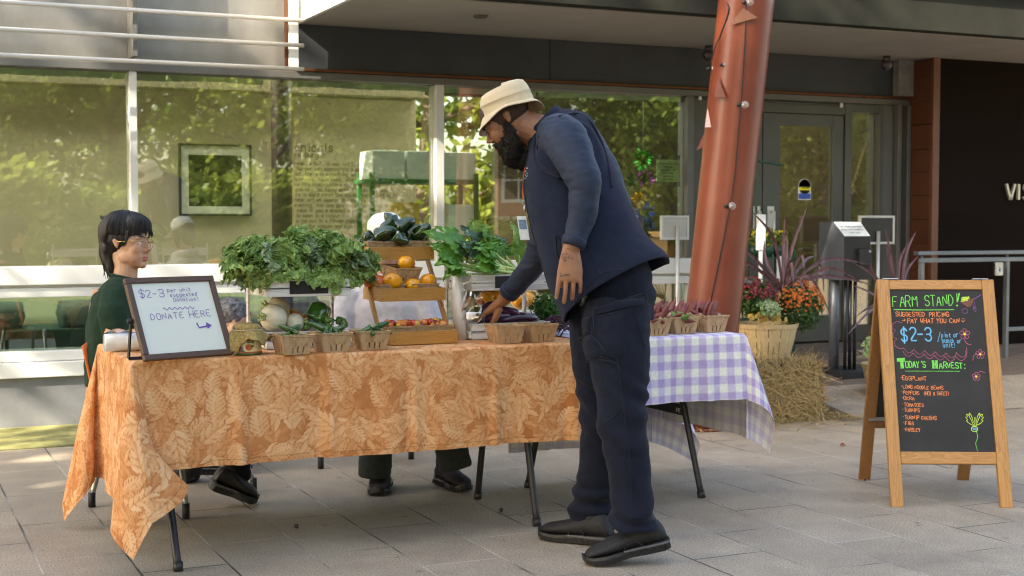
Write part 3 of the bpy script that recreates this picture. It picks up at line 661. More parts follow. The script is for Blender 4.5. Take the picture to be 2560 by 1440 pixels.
# ================================================================ tables and cloths
ZT = .745
m_leg = M('table_leg', (.035, .033, .035), .4, .1, 6, metal=.4)
m_top = M('table_top', (.55, .54, .50), .5, .05, 8)
def folding_table(x0, x1, y0, y1, label, legs):
    T = thing('folding_table', label, 'table', (0, 0, 0))
    mb = MB(); mb.box((x0, y0, ZT - .045), (x1, y1, ZT - .004)); mb.build('tabletop', m_top, T, bevel=.012)
    for (xl, yf, yb, xt) in legs:
        ym = (yf + yb) / 2
        for yy, sgn in ((yf, -1), (yb, 1)):
            mb = MB(); mb.tube(catmull([(xt, ym + sgn * .17, ZT - .05), (xt + (xl - xt) * .3, ym + sgn * .175, .50), (xt + (xl - xt) * .45, ym + sgn * .20, .42), (xl, yy, .0)], 5), .0145, 10)
            mb.tube([(xl, yy, .0), (xl - (xl - xt) * .02, yy - sgn * .012, .03)], .018, 10); mb.build('leg', m_leg, T)
        mb = MB(); zc = .36; mb.box((xt + (xl - xt) * .5 - .008, ym - .21, zc), (xt + (xl - xt) * .5 + .008, ym + .21, zc + .05)); br = mb.build('brace', m_leg, T, bevel=.004)
    return T
def legp(px, py): p = atz(px, py); return p
a, b_ = legp(445, 1428), legp(1350, 1313)
t1_ = folding_table(.86, 2.66, 5.04, 5.78, 'folding table under the orange leaf print cloth', [(.965, 4.915, 5.95, .98), (2.44, 5.035, 5.65, 2.43)])
t2_ = folding_table(2.70, 3.45, 5.10, 5.82, 'shorter folding table under the lavender gingham cloth', [(2.76, 5.12, 5.8, 2.78), (3.365, 5.245, 5.86, 3.30)])
# maker's plate on the right brace
br = [c for c in bpy.data.objects if c.parent is t2_ and c.name.startswith('brace')][-1]
mb = MB(); xb = 3.3325 - .0085
mb.box((xb - .0006, 5.36, .368), (xb, 5.44, .402)); bp_ = mb.build('brand_plate', m_leg, br)
mb = MB(); write(mb, "IME", 5.425, .375, .018, .003, lambda u, v, z: (xb - .0007 - z, 2 * 5.425 - u - .02 + .0, v)); mb.build('lettering', m_white, bp_)

class Leaves:
    """the printed leaf pattern as a function of cloth coordinates, kept as a fine colour table"""
    def __init__(s, W_, H_, res, seed=3):
        s.res = res; s.nx, s.ny = int(W_ / res), int(H_ / res)
        r = np.random.RandomState(seed); img = np.zeros((s.ny, s.nx)); img += .27
        yy, xx = np.mgrid[0:s.ny, 0:s.nx]; fx, fy = xx * res, yy * res
        def low(sc, amp, q):
            g = q.rand(int(H_ / sc) + 3, int(W_ / sc) + 3); u, v = fx / sc, fy / sc; i, j = v.astype(int), u.astype(int); a, b = v - i, u - j
            a = a * a * (3 - 2 * a); b = b * b * (3 - 2 * b)
            return amp * (g[i, j] * (1 - a) * (1 - b) + g[i + 1, j] * a * (1 - b) + g[i, j + 1] * (1 - a) * b + g[i + 1, j + 1] * a * b - .5)
        img += low(.06, .22, r) + low(.02, .12, r)
        s.img = img; s.r = r; s.W, s.H = W_, H_
        # ghost layer of dim leaves, then bright ones
        for k in range(int(W_ * H_ * 330)): s.lance(r.rand() * W_, r.rand() * H_, r.rand() * 6.28, .04 + .035 * r.rand(), .007 + .005 * r.rand(), .2 + .25 * r.rand(), .12)
        for k in range(int(W_ * H_ * 150)): s.monstera(r.rand() * W_, r.rand() * H_, r.rand() * 6.28,   .046 + .016 * r.rand(), .42 + .2 * r.rand())
        for k in range(int(W_ * H_ * 120)): s.sprig(r.rand() * W_, r.rand() * H_, r.rand() * 6.28, .45 + .2 * r.rand())
        m = []
        for k in range(int(W_ * H_ * 900)):
            c = (r.rand() * W_, r.rand() * H_)
            if all((c[0] - p[0]) ** 2 + (c[1] - p[1]) ** 2 >.058 ** 2 for p in m): m.append(c)
        for i, (x, y) in enumerate(m):
            if i % 3 < 1: s.monstera(x, y, r.rand() * 6.28, .05 + .016 * r.rand(), .62 + .2 * r.rand())
            else: s.sprig(x, y, r.rand() * 6.28, .68 + .2 * r.rand())
    def patch(s, x, y, rad):
        i0, i1 = max(0, int((y - rad) / s.res)), min(s.ny, int((y + rad) / s.res) + 1); j0, j1 = max(0, int((x - rad) / s.res)), min(s.nx, int((x + rad) / s.res) + 1)
        if i1 <= i0 or j1 <= j0: return None
        yy, xx = np.mgrid[i0:i1, j0:j1]; return slice(i0, i1), slice(j0, j1), xx * s.res - x, yy * s.res - y
    def lance(s, x, y, a, ln, w, val, con=.3):
        p = s.patch(x + math.cos(a) * ln / 2, y + math.sin(a) * ln / 2, ln * .62)
        if p is None: return
        si, sj, dx, dy = p; dx = dx + math.cos(a) * ln / 2; dy = dy + math.sin(a) * ln / 2
        u = (dx * math.cos(a) + dy * math.sin(a)) / ln; v = (-dx * math.sin(a) + dy * math.cos(a)) / w
        v = v - .7 * np.sin(np.clip(u, 0, 1) * 3.0) * .5
        hw = np.where((u > 0) & (u < 1), 1.15 * np.sin(np.clip(u, 0, 1) ** .75 * PI) ** .8, 0)
        s.img[si, sj] = np.where((np.abs(v) < hw * 1.3 + .12) & (u > -.04) & (u < 1.04), s.img[si, sj] * .80, s.img[si, sj])
        msk = (np.abs(v) < hw); t = v / np.maximum(hw, 1e-3)
        c = val + con * (.28 * t - .35 * (np.abs(t) > .82) - .3 * (np.abs(t) < .07) + .25 * (u - .5) + .12 * np.sin(u * 40 + np.abs(t) * 6))
        s.img[si, sj] = np.where(msk, c, s.img[si, sj])
    def sprig(s, x, y, a, val):
        n = 4 + s.r.randint(2); L_ = .10 + .03 * s.r.rand(); bend = s.r.rand() * .8 - .4
        px, py, d = x, y, a
        for i in range(n + 1):
            if i:
                for sg in (-1, 1): s.lance(px, py, d + sg * (.75 - .06 * i), (.058 - .005 * i) * (1 + .2 * s.r.rand()), .0082, val + .06 * s.r.randn())
            nx_, ny_ = px + math.cos(d) * L_ / n, py + math.sin(d) * L_ / n
            s.lance(px, py, d, L_ / n * 1.15, .0022, val * .62, .05); px, py, d = nx_, ny_, d + bend / n
        s.lance(px, py, d, .06, .0085, val)
    def monstera(s, x, y, a, R_, val):
        p = s.patch(x, y, R_)
        if p is None: return
        si, sj, dx, dy = p; u = (dx * math.cos(a) + dy * math.sin(a)) / R_; v = (-dx * math.sin(a) + dy * math.cos(a)) / R_
        v = v + .12 * u * u
        hw = .58 * np.sqrt(np.clip(1 - ((u + .05) / .88) ** 2, 0, 1)) * (1 - .25 * u)
        av = np.abs(v); ph = (u - .75 * av) * 3.7; fr = np.abs(((ph % 1) - .5) * 2)
        notch = (fr < .20) & (av > hw * .38); lob = hw * (.9 + .12 * fr)
        s.img[si, sj] = np.where(av < hw * 1.12 + .02, s.img[si, sj] * .62, s.img[si, sj])
        msk = (av < lob) & ~notch; t = av / np.maximum(hw, 1e-3)
        c = val + .14 * (v > 0) - .10 * t + .16 * (fr - .5) - .28 * (av < .018) + .09 * np.sin(ph * 18) + .10 * u
        s.img[si, sj] = np.where(msk, c, s.img[si, sj])
        # dark rim shade beside the leaf is part of the drawing
    def colour(s, U, V):
        j = np.clip((U / s.res).astype(int), 0, s.nx - 1); i = np.clip((V / s.res).astype(int), 0, s.ny - 1); t = np.clip(s.img[i, j], 0, 1)
        cols = np.array([(.39, .13, .042), (.52, .20, .07), (.64, .29, .115), (.74, .405, .195), (.80, .50, .285)]); xs_ = np.array([0, .25, .5, .75, 1.0])
        return np.stack([np.interp(t, xs_, cols[:, k]) for k in range(3)], -1)
def axis_samples(lo, a, b, hi, fine_lo, mid, fine_hi):
    o = list(np.arange(lo, a, fine_lo)) + list(np.arange(a, b, mid)) + list(np.arange(b, hi, fine_hi)) + [hi]
    return np.array(o)
def cloth(name, x0, x1, y0, y1, ol, orr, of, ob, us, vs, dirs, zt, wav, seed, hemfn=None):
    """draped cloth: overhang left/right/front/back; dirs gives the way each corner fold swings"""
    U, V = np.meshgrid(us, vs, indexing='ij'); nu, nv = U.shape
    X = np.clip(U, x0, x1); Yc = np.clip(V, y0, y1); a = np.maximum(x0 - U, U - x1).clip(0); b = np.maximum(y0 - V, V - y1).clip(0)
    Z = np.full(U.shape, zt); q = np.random.RandomState(seed)
    r0 = .012
    right = U > x1; back = V > y1
    only_a = (a > 0) & (b == 0); only_b = (b > 0) & (a == 0); cor = (a > 0) & (b > 0)
    def roll(s_): # distance beyond the edge -> outwards, down with a rounded edge
        th = np.minimum(s_ / r0, PI / 2); return r0 * np.sin(th), -(r0 * (1 - np.cos(th)) + np.maximum(s_ - r0 * PI / 2, 0))
    ox, dz = roll(a); wv = wav * np.minimum(a / .25, 1.4)
    wave_a = wv * (np.sin(V * 9.5 + 1.3) + .6 * np.sin(V * 17 + 2) + .8) * .5
    X = np.where(only_a, X + np.where(right, 1, -1) * (ox + wave_a), X); Z = np.where(only_a, zt + dz, Z)
    oy, dz = roll(b); wv = wav * np.minimum(b / .25, 1.4)
    wave_b = wv * (np.sin(U * 7.3 + .5) * .7 + .5 * np.sin(U * 15.1 + 1) + .35 * np.sin(U * 31 + 2.2) + .9) * .5 + wv * .5 * np.exp(-((U * 2.9) % 1 - .5) ** 2 * 160) - wv * .25 * np.exp(-((U * 2.9 + .09) % 1 - .5) ** 2 * 200)
    Yc = np.where(only_b, Yc + np.where(back, 1, -1) * (oy + wave_b), Yc); Z = np.where(only_b, zt + dz, Z)
    R_ = np.sqrt(a * a + b * b); phi = np.arctan2(b, a) / (PI / 2)      # 0 on the side face, 1 on the front face
    for i in range(4):
        rt_, bk_ = i % 2 == 1, i >= 2; mk = cor & (right == rt_) & (back == bk_)
        if not mk.any(): continue
        sx_, sy_ = (1 if rt_ else -1), (1 if bk_ else -1); dx, dy, wid, amt = dirs[i]
        L_ = math.hypot(dx, dy); dx, dy = dx / L_, dy / L_
        tri = 1 - np.abs(phi - .5) * 2; tri = tri * tri * (3 - 2 * tri) * .5 + tri * .5
        out = R_ * amt * tri; side = R_ * wid * np.sin(phi * 2 * PI)
        ro, rz = roll(R_); zz = -np.sqrt(np.maximum(R_ ** 2 - (out * .8) ** 2, 0)) 
        Xn = np.where(rt_, x1, x0) + dx * out + (-dy) * side * sx_ * sy_ * -1 + sx_ * np.minimum(R_, r0) * np.cos(phi * PI / 2) + sx_ * (wav * np.minimum(R_ / .25, 1.4) * .5) * (1 - phi) ; Yn = np.where(bk_, y1, y0) + dy * out + dx * side * sx_ * sy_ * -1 + sy_ * np.minimum(R_, r0) * np.sin(phi * PI / 2) + sy_ * (wav * np.minimum(R_ / .25, 1.4) * .5) * phi
        if i == 0: Xn = Xn + np.where(phi > .5, R_ * .34 * np.sin(PI * (phi - .5) * 2) * np.clip((R_ - .3) / .25, 0, 1), 0)
        X = np.where(mk, Xn, X); Yc = np.where(mk, Yn, Yc); Z = np.where(mk, zt + zz, Z)
    top = (a == 0) & (b == 0)
    Z = Z + np.where(top, .0008 * np.sin(U * 23) * np.sin(V * 31), 0)
    Z = np.maximum(Z, .006 + .01 * np.abs(np.sin(U * 40)))
    co = np.stack([X, Yc, Z], -1).reshape(-1, 3)
    idx = np.arange(nu * nv).reshape(nu, nv)
    f = np.stack([idx[:-1, :-1], idx[1:, :-1], idx[1:, 1:], idx[:-1, 1:]], -1).reshape(-1, 4)
    me = bpy.data.meshes.new(name); me.vertices.add(len(co)); me.vertices.foreach_set('co', co.reshape(-1)); me.loops.add(f.size); me.loops.foreach_set('vertex_index', f.reshape(-1).astype(np.int32))
    me.polygons.add(len(f)); me.polygons.foreach_set('loop_start', np.arange(0, f.size, 4, dtype=np.int32)); me.polygons.foreach_set('use_smooth', np.ones(len(f), dtype=bool)); me.update(calc_edges=True)
    return me, U.reshape(-1), V.reshape(-1)
def set_print(me, rgb):
    at = me.color_attributes.new('print', 'FLOAT_COLOR', 'POINT'); d = np.ones((len(rgb), 4)); d[:, :3] = rgb; at.data.foreach_set('color', d.reshape(-1))
def twosided(name, inner, rough=.85):
    """print on the outside, plain lining on the inside"""
    mt = vcolmat(name, rough, .1, .25, 700); t = mt.node_tree; b = t.nodes["Principled BSDF"]; va = [n for n in t.nodes if n.type == 'VERTEX_COLOR'][0]
    g = N(t, 'ShaderNodeNewGeometry'); mx = N(t, 'ShaderNodeMix', data_type='RGBA'); mx.inputs['B'].default_value = c4(inner); t.links.new(g.outputs['Backfacing'], mx.inputs['Factor']); t.links.new(va.outputs[0], mx.inputs['A']); t.links.new(mx.outputs['Result'], b.inputs['Base Color'])
    return mt
FX0, FX1, FY0, FY1 = .835, 2.68, 5.025, 5.80
OL, OR_, OF, OB = .55, .02, .40, .46
us = axis_samples(FX0 - OL, FX0, FX1, FX1 + OR_, .0045, .0045, .0045); vs = axis_samples(FY0 - OF, FY0, FY1, FY1 + OB, .0035, .006, .008)
me, U, V = cloth('tablecloth', FX0, FX1, FY0, FY1, OL, OR_, OF, OB, us, vs, [(.22, -1, .17, .34), (1, -.3, .02, .1), (-1, -.15, .14, .22), (1, 0, .02, .05)], ZT, .026, 4)
lf = Leaves(FX1 + OR_ - FX0 + OL + .02, FY1 + OB - FY0 + OF + .02, .0024)
rgb = lf.colour(U - FX0 + OL, V - FY0 + OF)
hem = np.minimum(np.minimum(U - (FX0 - OL), (FX1 + OR_) - U), np.minimum(V - (FY0 - OF), (FY1 + OB) - V)); rgb[(hem > .018) & (hem < .021)] *= .75
set_print(me, rgb)
m_cl1 = twosided('leaf_print_cloth', (.72, .66, .52))
o = put(me, 'tablecloth', m_cl1); tag(o, 'orange cloth printed with pale palm leaves draped over the long table', 'tablecloth')
# lavender gingham
GX0, GX1, GY0, GY1 = 2.69, 3.47, 5.085, 5.83
us = axis_samples(GX0 - .004, GX0, GX1, GX1 + .47, .006, .006, .006); vs = axis_samples(GY0 - .29, GY0, GY1, GY1 + .60, .006, .01, .008)
me, U, V = cloth('tablecloth', GX0, GX1, GY0, GY1, .004, .47, .29, .60, us, vs, [(-1, 0, 0, 0), (1, -.25, .14, .30), (0, 1, 0, .0), (1, .1, .10, .40)], ZT + .004, .03, 8)
pu, pv = ((U - .012) % .07) < .035, ((V - GY0 + .29) % .07) < .035
k = pu.astype(int) + pv.astype(int); base = np.array([(.76, .76, .68), (.56, .50, .66), (.40, .32, .56)]); rgb = base[k]
q = np.random.RandomState(2); rgb = rgb * (1 + .05 * q.randn(len(rgb), 1)); set_print(me, np.clip(rgb, 0, 1))
m_cl2 = twosided('gingham_cloth', (.6, .58, .66))
t = m_cl2.node_tree; mx = [n for n in t.nodes if n.type == 'MIX'][0]; va = [n for n in t.nodes if n.type == 'VERTEX_COLOR'][0]
mm = N(t, 'ShaderNodeMix', data_type='RGBA'); mm.inputs['Factor'].default_value = .45; mm.inputs['B'].default_value = (.70, .68, .70, 1); t.links.new(va.outputs[0], mm.inputs['A']); t.links.new(mm.outputs['Result'], mx.inputs['B'])
o = put(me, 'tablecloth', m_cl2); tag(o, 'lavender and white gingham cloth draped over the shorter table', 'tablecloth')

# ================================================================ the donation whiteboard
ZC = ZT + .001
B0, B1 = atz(357, 906, ZC), atz(580, 889, ZC); T0 = atd(300, 701, dep(B0) + .085)
mt_ = frame(B0, B1 - B0, T0 - B0)
S = thing('whiteboard_sign', 'brown framed whiteboard asking for donations leaning on the orange cloth', 'sign', mat=mt_)
inv = mt_.inverted(); wB = (B1 - B0).length; hB = (inv @ T0).z; shx = (inv @ T0).x
T1 = inv @ atd(521, 693, dep(B1) + .085)
hB = (hB + T1.z) / 2
m_brn = woodmat('brown_frame', (.115, .058, .028), (.06, .028, .014), 0, 5, .45, .1); m_brnv = woodmat('brown_frame_v', (.115, .058, .028), (.06, .028, .014), 2, 5, .45, .1)
fw_ = .022
mb = MB(); mb.box((0, -.02, 0), (wB, 0, fw_), 0); mb.box((0, -.02, hB - fw_), (wB, 0, hB), 0); mb.box((0, -.0205, fw_), (fw_, 0, hB - fw_), 1); mb.box((wB - fw_, -.0205, fw_), (wB, 0, hB - fw_), 1); mb.build('frame', [m_brn, m_brnv], S, bevel=.003)
mb = MB(); mb.box((fw_, -.012, fw_), (wB - fw_, -.004, hB - fw_)); mb.build('board', M('whiteboard', (.70, .70, .61), .25, .02, 3), S)
bput = lambda u, v, z: (u, -.0125 - z, v)
m_pur = M('purple_marker', (.16, .07, .36), .5, .25, 60)
mb = MB(); uw = wB - 2 * fw_; 
def bw(s, u, v, h, w, sx=1, slope=.0, sp=1.5): write(mb, s, fw_ + u * uw, fw_ + v * (hB - 2 * fw_), h, w, bput, sp=sp, sx=sx, slope=slope, jit=.09)
bw("$2-3", .07, .80, .028, .0021, slope=-.01, sp=1.7); bw("per unit", .43, .865, .0150, .0017, 1.0); bw("suggested", .45, .795, .0145, .0016, .98); bw("Donation!", .48, .722, .0145, .0016, .95)
bw("DONATE HERE", .14, .475, .025, .0020, .98, .02, 1.7)
pts = [(fw_ + uw * (.32 + .4 * i / 40), fw_ + (hB - 2 * fw_) * (.625 + .018 * math.sin(i * .95))) for i in range(41)]; stroke_mesh(mb, pts, .0022, bput)
stroke_mesh(mb, [(fw_ + uw * .70, hB * .41), (fw_ + uw * .715, hB * .355), (fw_ + uw * .84, hB * .372)], .006, bput, smooth=False)
ax, az = fw_ + uw * .885, hB * .375; mb.add([bput(ax, az, .0014), bput(ax - .022, az + .014, .0014), bput(ax - .02, az - .013, .0014)], [(0, 1, 2)]); mb.build('lettering', m_pur, S)
mb = MB(); m_blk = M('black_metal', (.025, .025, .028), .4, .1, 8, metal=.4)
pv_ = Vector((-.004, .004, hB * .5)); zb = inv @ Vector((B0.x - .03, B0.y + .115, ZC + .004)); zb2 = inv @ Vector((B0.x + wB * .5, B0.y + .12, ZC + .004)); zc_ = inv @ Vector((B0.x - .005, B0.y + .06, ZC + .004))
mb.bar(pv_, zb, .006, .014, mi=0); mb.bar(zb, zb2, .006, .012); mb.tube([pv_ + Vector((-.012, 0, 0)), pv_ + Vector((.01, 0, 0))], .010, 12)
mb.build('stand', m_blk, S)
# ================================================================ rolls of bags
m_film = glassmat('film', (.93, .93, .93), .10, .18); m_roll = M('bag_roll', (.80, .80, .80), .2, .06, 30, .15, 40, stretch=(1, 1, .1), coat=.5)
P = atz(268, 882, ZC); E = atz(350, 880, ZC)
S = thing('bag_roll', 'clear plastic bag roll lying on the orange cloth behind the whiteboard', 'bag roll', (P.x, P.y + .05, ZC))
mb = MB(); mb.tube([(-.002, 0, .034), (.26, .01, .034)], .034, 20); mb.build('roll', m_roll, S)
mb = MB(); mb.grid(lambda u, v: (.005 + .2 * u, -.03 + .06 * v * 2 - .03, .069 + .018 * math.sin(v * 3.1) * (1 - u * .7) + .004 * math.sin(u * 22 + v * 5)), 24, 8); mb.build('loose_film', m_film, S)
P = atz(1161, 850, ZC)
S = thing('bag_roll', 'tall clear plastic bag roll standing on end between the wooden rack and right crate rack', 'bag roll', (P.x, P.y + .035, ZC))
mb = MB(); mb.tube([(0, 0, 0), (-.012, 0, .15), (-.018, 0, .30)], [.029, .028, .028], 20); mb.build('roll', m_roll, S)
mb = MB()
def ff(u, v):
    z = .302 - .295 * v; x = -.01 + (.055 + .06 * v ** .7) * u; return (x, -.028 - .02 * u + .010 * math.sin(u * 7 + v * 9) + .006 * math.sin(v * 23 + u * 3), z - .03 * u * (1 - v))
mb.grid(ff, 18, 30); mb.build('loose_film', m_film, S)
# ================================================================ burlap-topped tin
P = atz(625, 888, ZC)
S = thing('donation_tin', 'cream fruit decorated tin with a burlap cloth tied over its top', 'tin', (P.x, P.y + .045, ZC))
m_tin = M('tin_cream', (.70, .62, .36), .35, .1, 12); m_red = M('tin_red', (.45, .05, .025), .35, .25, 40, col2=(.68, .16, .05)); m_tgr = M('tin_green', (.08, .16, .05), .4, .2, 30)
mb = MB(); mb.lathe([(.054, .006), (.0545, .012), (.053, .05), (.051, .095)], 32, mi=0, caps=True); mb.lathe([(.0, 0), (.056, .001), (.057, .006), (.0555, .009)], 32, mi=1); mb.lathe([(.0549, .009), (.0549, .014)], 32, mi=2, caps=False); mb.build('tin', [m_tin, m_tgr, m_red], S)
def onTin(a, z, r=.0552): return (r * math.sin(a), -r * math.cos(a), z)
yaw_t = -.28
def dot(mb, a, z, ra, rz, mi, dr=0):
    n = 14; vs = [onTin(a, z, .0552 + dr)]; vs += [onTin(a + ra / .054 * math.cos(2 * PI * i / n), z + rz * math.sin(2 * PI * i / n), .0550 + dr) for i in range(n)]
    mb.add(vs, [(0, 1 + i, 1 + (i + 1) % n) for i in range(n)], mi)
mb = MB()
for (a, z, ra, rz, mi) in ((.10, .066, .015, .013, 0), (-.17, .072, .012, .011, 0), (.32, .07, .011, .014, 0), (.14, .03, .013, .012, 0), (-.42, .024, .011, .009, 2), (.36, .034, .007, .005, 1), (.15, .049, .008, .004, 1), (-.02, .08, .009, .004, 1), (.4, .052, .006, .008, 1), (-.28, .016, .008, .004, 1)): dot(mb, a - .25, z, ra, rz, mi, .0004 * mi)
mb.build('fruit_decoration', [m_red, m_tgr, M('tin_plum', (.22, .10, .14), .4)], S)
m_burl = M('burlap', (.42, .29, .095), .95, .3, 120, .8, 300)
mb = MB(); mb.lathe([(0, .112), (.03, .113), (.046, .110), (.0515, .103), (.052, .092)], 28, fn=lambda a, t: 1 + .015 * math.sin(9 * a)); 
def skirt(u, v):
    a = u * 2 * PI; fold = .5 + .5 * math.sin(4 * a + .6); r = .0525 + v * (.018 + .03 * fold); ln = .052 + .016 * math.cos(4 * a + .6 + PI); ln *= (1.25 if -2.9 < math.atan2(math.sin(a), math.cos(a)) < -2.2 else 1)
    return (r * math.cos(a), r * math.sin(a), .092 - v * ln + .012 * v * fold + .003 * math.sin(17 * a) * v)
mb.grid(skirt, 72, 8); mb.tube([(.02 * math.cos(i), .02 * math.sin(i), .113 + .004 * math.sin(3 * i)) for i in np.linspace(0, 5, 14)], .004, 6); mb.build('burlap', m_burl, S, solid=.0015)
mb = MB(); mb.tube([(.0545 * math.cos(a), .0545 * math.sin(a), .093 + .001 * math.sin(3 * a)) for a in np.linspace(0, 2 * PI, 40)], .0016, 6); mb.build('string', M('string', (.72, .66, .48), .8), S)
# ================================================================ baskets, racks and produce on the tables
def pulp():
    mt = M('pulp', (.43, .275, .145), .9, .08, 60, .3, 260, stretch=(1, 1, .4), col2=(.50, .335, .19)); return mt
m_pulp = pulp()
_bm = {}
def basket_mesh(w=.125, wb=.094, h=.074, ns=3):
    key = (w, wb, h, ns)
    if key in _bm: return _bm[key]
    mb = MB(); us = [0]; sl = []
    for i in range(ns):
        c = .5 + (i - (ns - 1) / 2) * (.62 / ns); us += [c - .030, c + .030]; sl.append(len(us) - 2)
    us.append(1); vs_ = [0, .07, .42, .86, 1]
    def P_(k, u, v):
        hw = lerp(wb, w, v) / 2 + (.0025 if v > .9 else 0); q = (lerp(-hw, hw, u), -hw)
        wv = .0012 * math.sin(u * 14 + k) * v
        x, y = q; y += wv
        for _ in range(k): x, y = -y, x
        return (x, y, .001 + h * v + .0015 * math.sin(u * 5 + k * 2) * v)
    for k in range(4):
        for a in range(len(us) - 1):
            for b in range(4):
                if a in sl and b == 1: continue
                mb.add([P_(k, us[a], vs_[b]), P_(k, us[a + 1], vs_[b]), P_(k, us[a + 1], vs_[b + 1]), P_(k, us[a], vs_[b + 1])], [(0, 1, 2, 3)])
        # ridges pressed into the pulp
        for i in range(ns + 1):
            u = .5 + (i - ns / 2) * (.62 / ns); a, c = Vector(P_(k, u, .45)), Vector(P_(k, u, .84)); mb.tube([a, (a + c) / 2, c], .0018, 5)
        a = [Vector(P_(k, t, .90)) for t in np.linspace(0, 1, 7)]; mb.tube(a, .0022, 5)
    mb.add([(-wb / 2, -wb / 2, .002), (wb / 2, -wb / 2, .002), (wb / 2, wb / 2, .002), (-wb / 2, wb / 2, .002)], [(0, 1, 2, 3)])
    import bmesh
    me = mb.mesh('basket'); bm = bmesh.new(); bm.from_mesh(me); bmesh.ops.remove_doubles(bm, verts=bm.verts, dist=1e-5); bm.to_mesh(me); bm.free(); me.materials.append(m_pulp)
    _bm[key] = me; return me
def basket(p, label, rot=0, group='pulp pint baskets', tilt=0, **kw):
    o = bpy.data.objects.new('pint_basket', basket_mesh(**kw)); COL.objects.link(o); o.location = p; o.rotation_euler = (tilt, 0, rot)
    md = o.modifiers.new('s', 'SOLIDIFY'); md.thickness = .0022; md.offset = 1
    return tag(o, label, 'basket', group)
def lump(me_list, name, label, cat, group, p, rot, s=1.0):
    o = bpy.data.objects.new(name, me_list); COL.objects.link(o); o.location = p; o.rotation_euler = rot; o.scale = (s, s, s) if not isinstance(s, tuple) else s
    return tag(o, label, cat, group)
# --- vegetable meshes
m_pob = M('poblano_skin', (.012, .030, .010), .16, .5, 9, .06, 14, coat=.5, col2=(.03, .075, .015)); m_stem = M('pepper_stem', (.09, .16, .04), .55, .2, 20)
m_bell = M('bell_skin', (.018, .085, .012), .14, .3, 6, coat=.5, col2=(.04, .15, .02)); m_lgp = M('light_pepper', (.05, .16, .02), .2, .3, 12, coat=.4, col2=(.16, .26, .05))
m_jal = M('small_pepper', (.02, .075, .015), .2, .4, 15, coat=.4, col2=(.05, .14, .03))
def vegmesh(name, mb, mats):
    me = mb.mesh(name); [me.materials.append(x) for x in mats]; return me
def pepper(seed, L_, R_, lobes, dent, taper, curl=.1, n=20):
    q = random.Random(seed); mb = MB(); k = 11; vs = []; ph = q.uniform(0, 6)
    for i in range(k):
        t = i / (k - 1); r = R_ * (min(1, (t * 7) ** .5) if t < .14 else 1) * (1 - taper * t ** 1.6) * (math.sqrt(max(0, 1 - ((t - .72) / .285) ** 2)) if t > .72 else 1)
        if i == 0: r = R_ * .12
        for j in range(n):
            a = 2 * PI * j / n; f = 1 + dent * math.cos(lobes * a + ph + t) * (1 - .3 * t) + (.16 if L_ > .08 and R_ < .04 else .08) * nz((math.cos(a) * 1.6 + seed, math.sin(a) * 1.6, t * 3.4))
            vs.append((r * f * math.cos(a) + curl * L_ * t * t, r * f * math.sin(a), L_ * t - (.10 * L_ if i == 0 else 0) * -1 * .0 - (L_ * .0)))
    vs[:n] = [(x, y, z + L_ * .055) for x, y, z in vs[:n]]
    mb.add(vs, [(i * n + j, i * n + (j + 1) % n, (i + 1) * n + (j + 1) % n, (i + 1) * n + j) for i in range(k - 1) for j in range(n)] + [tuple((k - 1) * n + j for j in range(n))], 0, True)
    mb.tube([(0, 0, L_ * .06), (-.002, 0, -L_ * .06), (-.01, .004, -L_ * .22 - .008)], [.006 * R_ / .028, .0045, .0055], 7, 1)
    return mb
POB = [vegmesh('poblano', pepper(i, .092 + .010 * i, .035, 3, .20, .55, .16), [m_pob, m_stem]) for i in range(3)]
JAL = [vegmesh('green_pepper', pepper(10 + i, .055 + .008 * i, .0135, 2, .06, .45, .15, 12), [m_jal, m_stem]) for i in range(3)]
LGP = [vegmesh('green_pepper', pepper(20 + i, .06, .022, 3, .12, .35, .05, 16), [m_lgp, m_stem]) for i in range(2)]
BELL = vegmesh('bell_pepper', pepper(31, .085, .048, 4, .10, .18, .0, 28), [m_bell, m_stem])
def ballmesh(name, r, mats, fn=None, extra=None):
    mb = MB(); mb.ball((0, 0, 0), r, 20, 11, fn=fn); 
    if extra: extra(mb)
    return vegmesh(name, mb, mats)
def tomfn(d): return 1 + .05 * math.cos(5 * math.atan2(d.y, d.x)) * (1 - abs(d.z)) - .10 * max(0, d.z - .85) * 6
m_tor = M('tomato_orange', (.78, .27, .008), .2, .15, 8, coat=.4, col2=(.88, .40, .012)); m_tre = M('tomato_red', (.50, .075, .012), .18, .3, 8, coat=.4, col2=(.62, .16, .02))
TOMO = ballmesh('tomato', (.037, .037, .031), [m_tor], tomfn); TOMR = ballmesh('tomato', (.036, .036, .03), [m_tre], tomfn)
CHT = [ballmesh('cherry_tomato', r, [M(n_, c, .15, .25, 30, coat=.5)]) for n_, c, r in (('ch_red', (.48, .035, .015), .0125), ('ch_orange', (.60, .17, .02), .0125), ('ch_green', (.20, .24, .04), .0115), ('ch_gold', (.60, .36, .04), .0125), ('ch_dark', (.22, .03, .02), .012))]
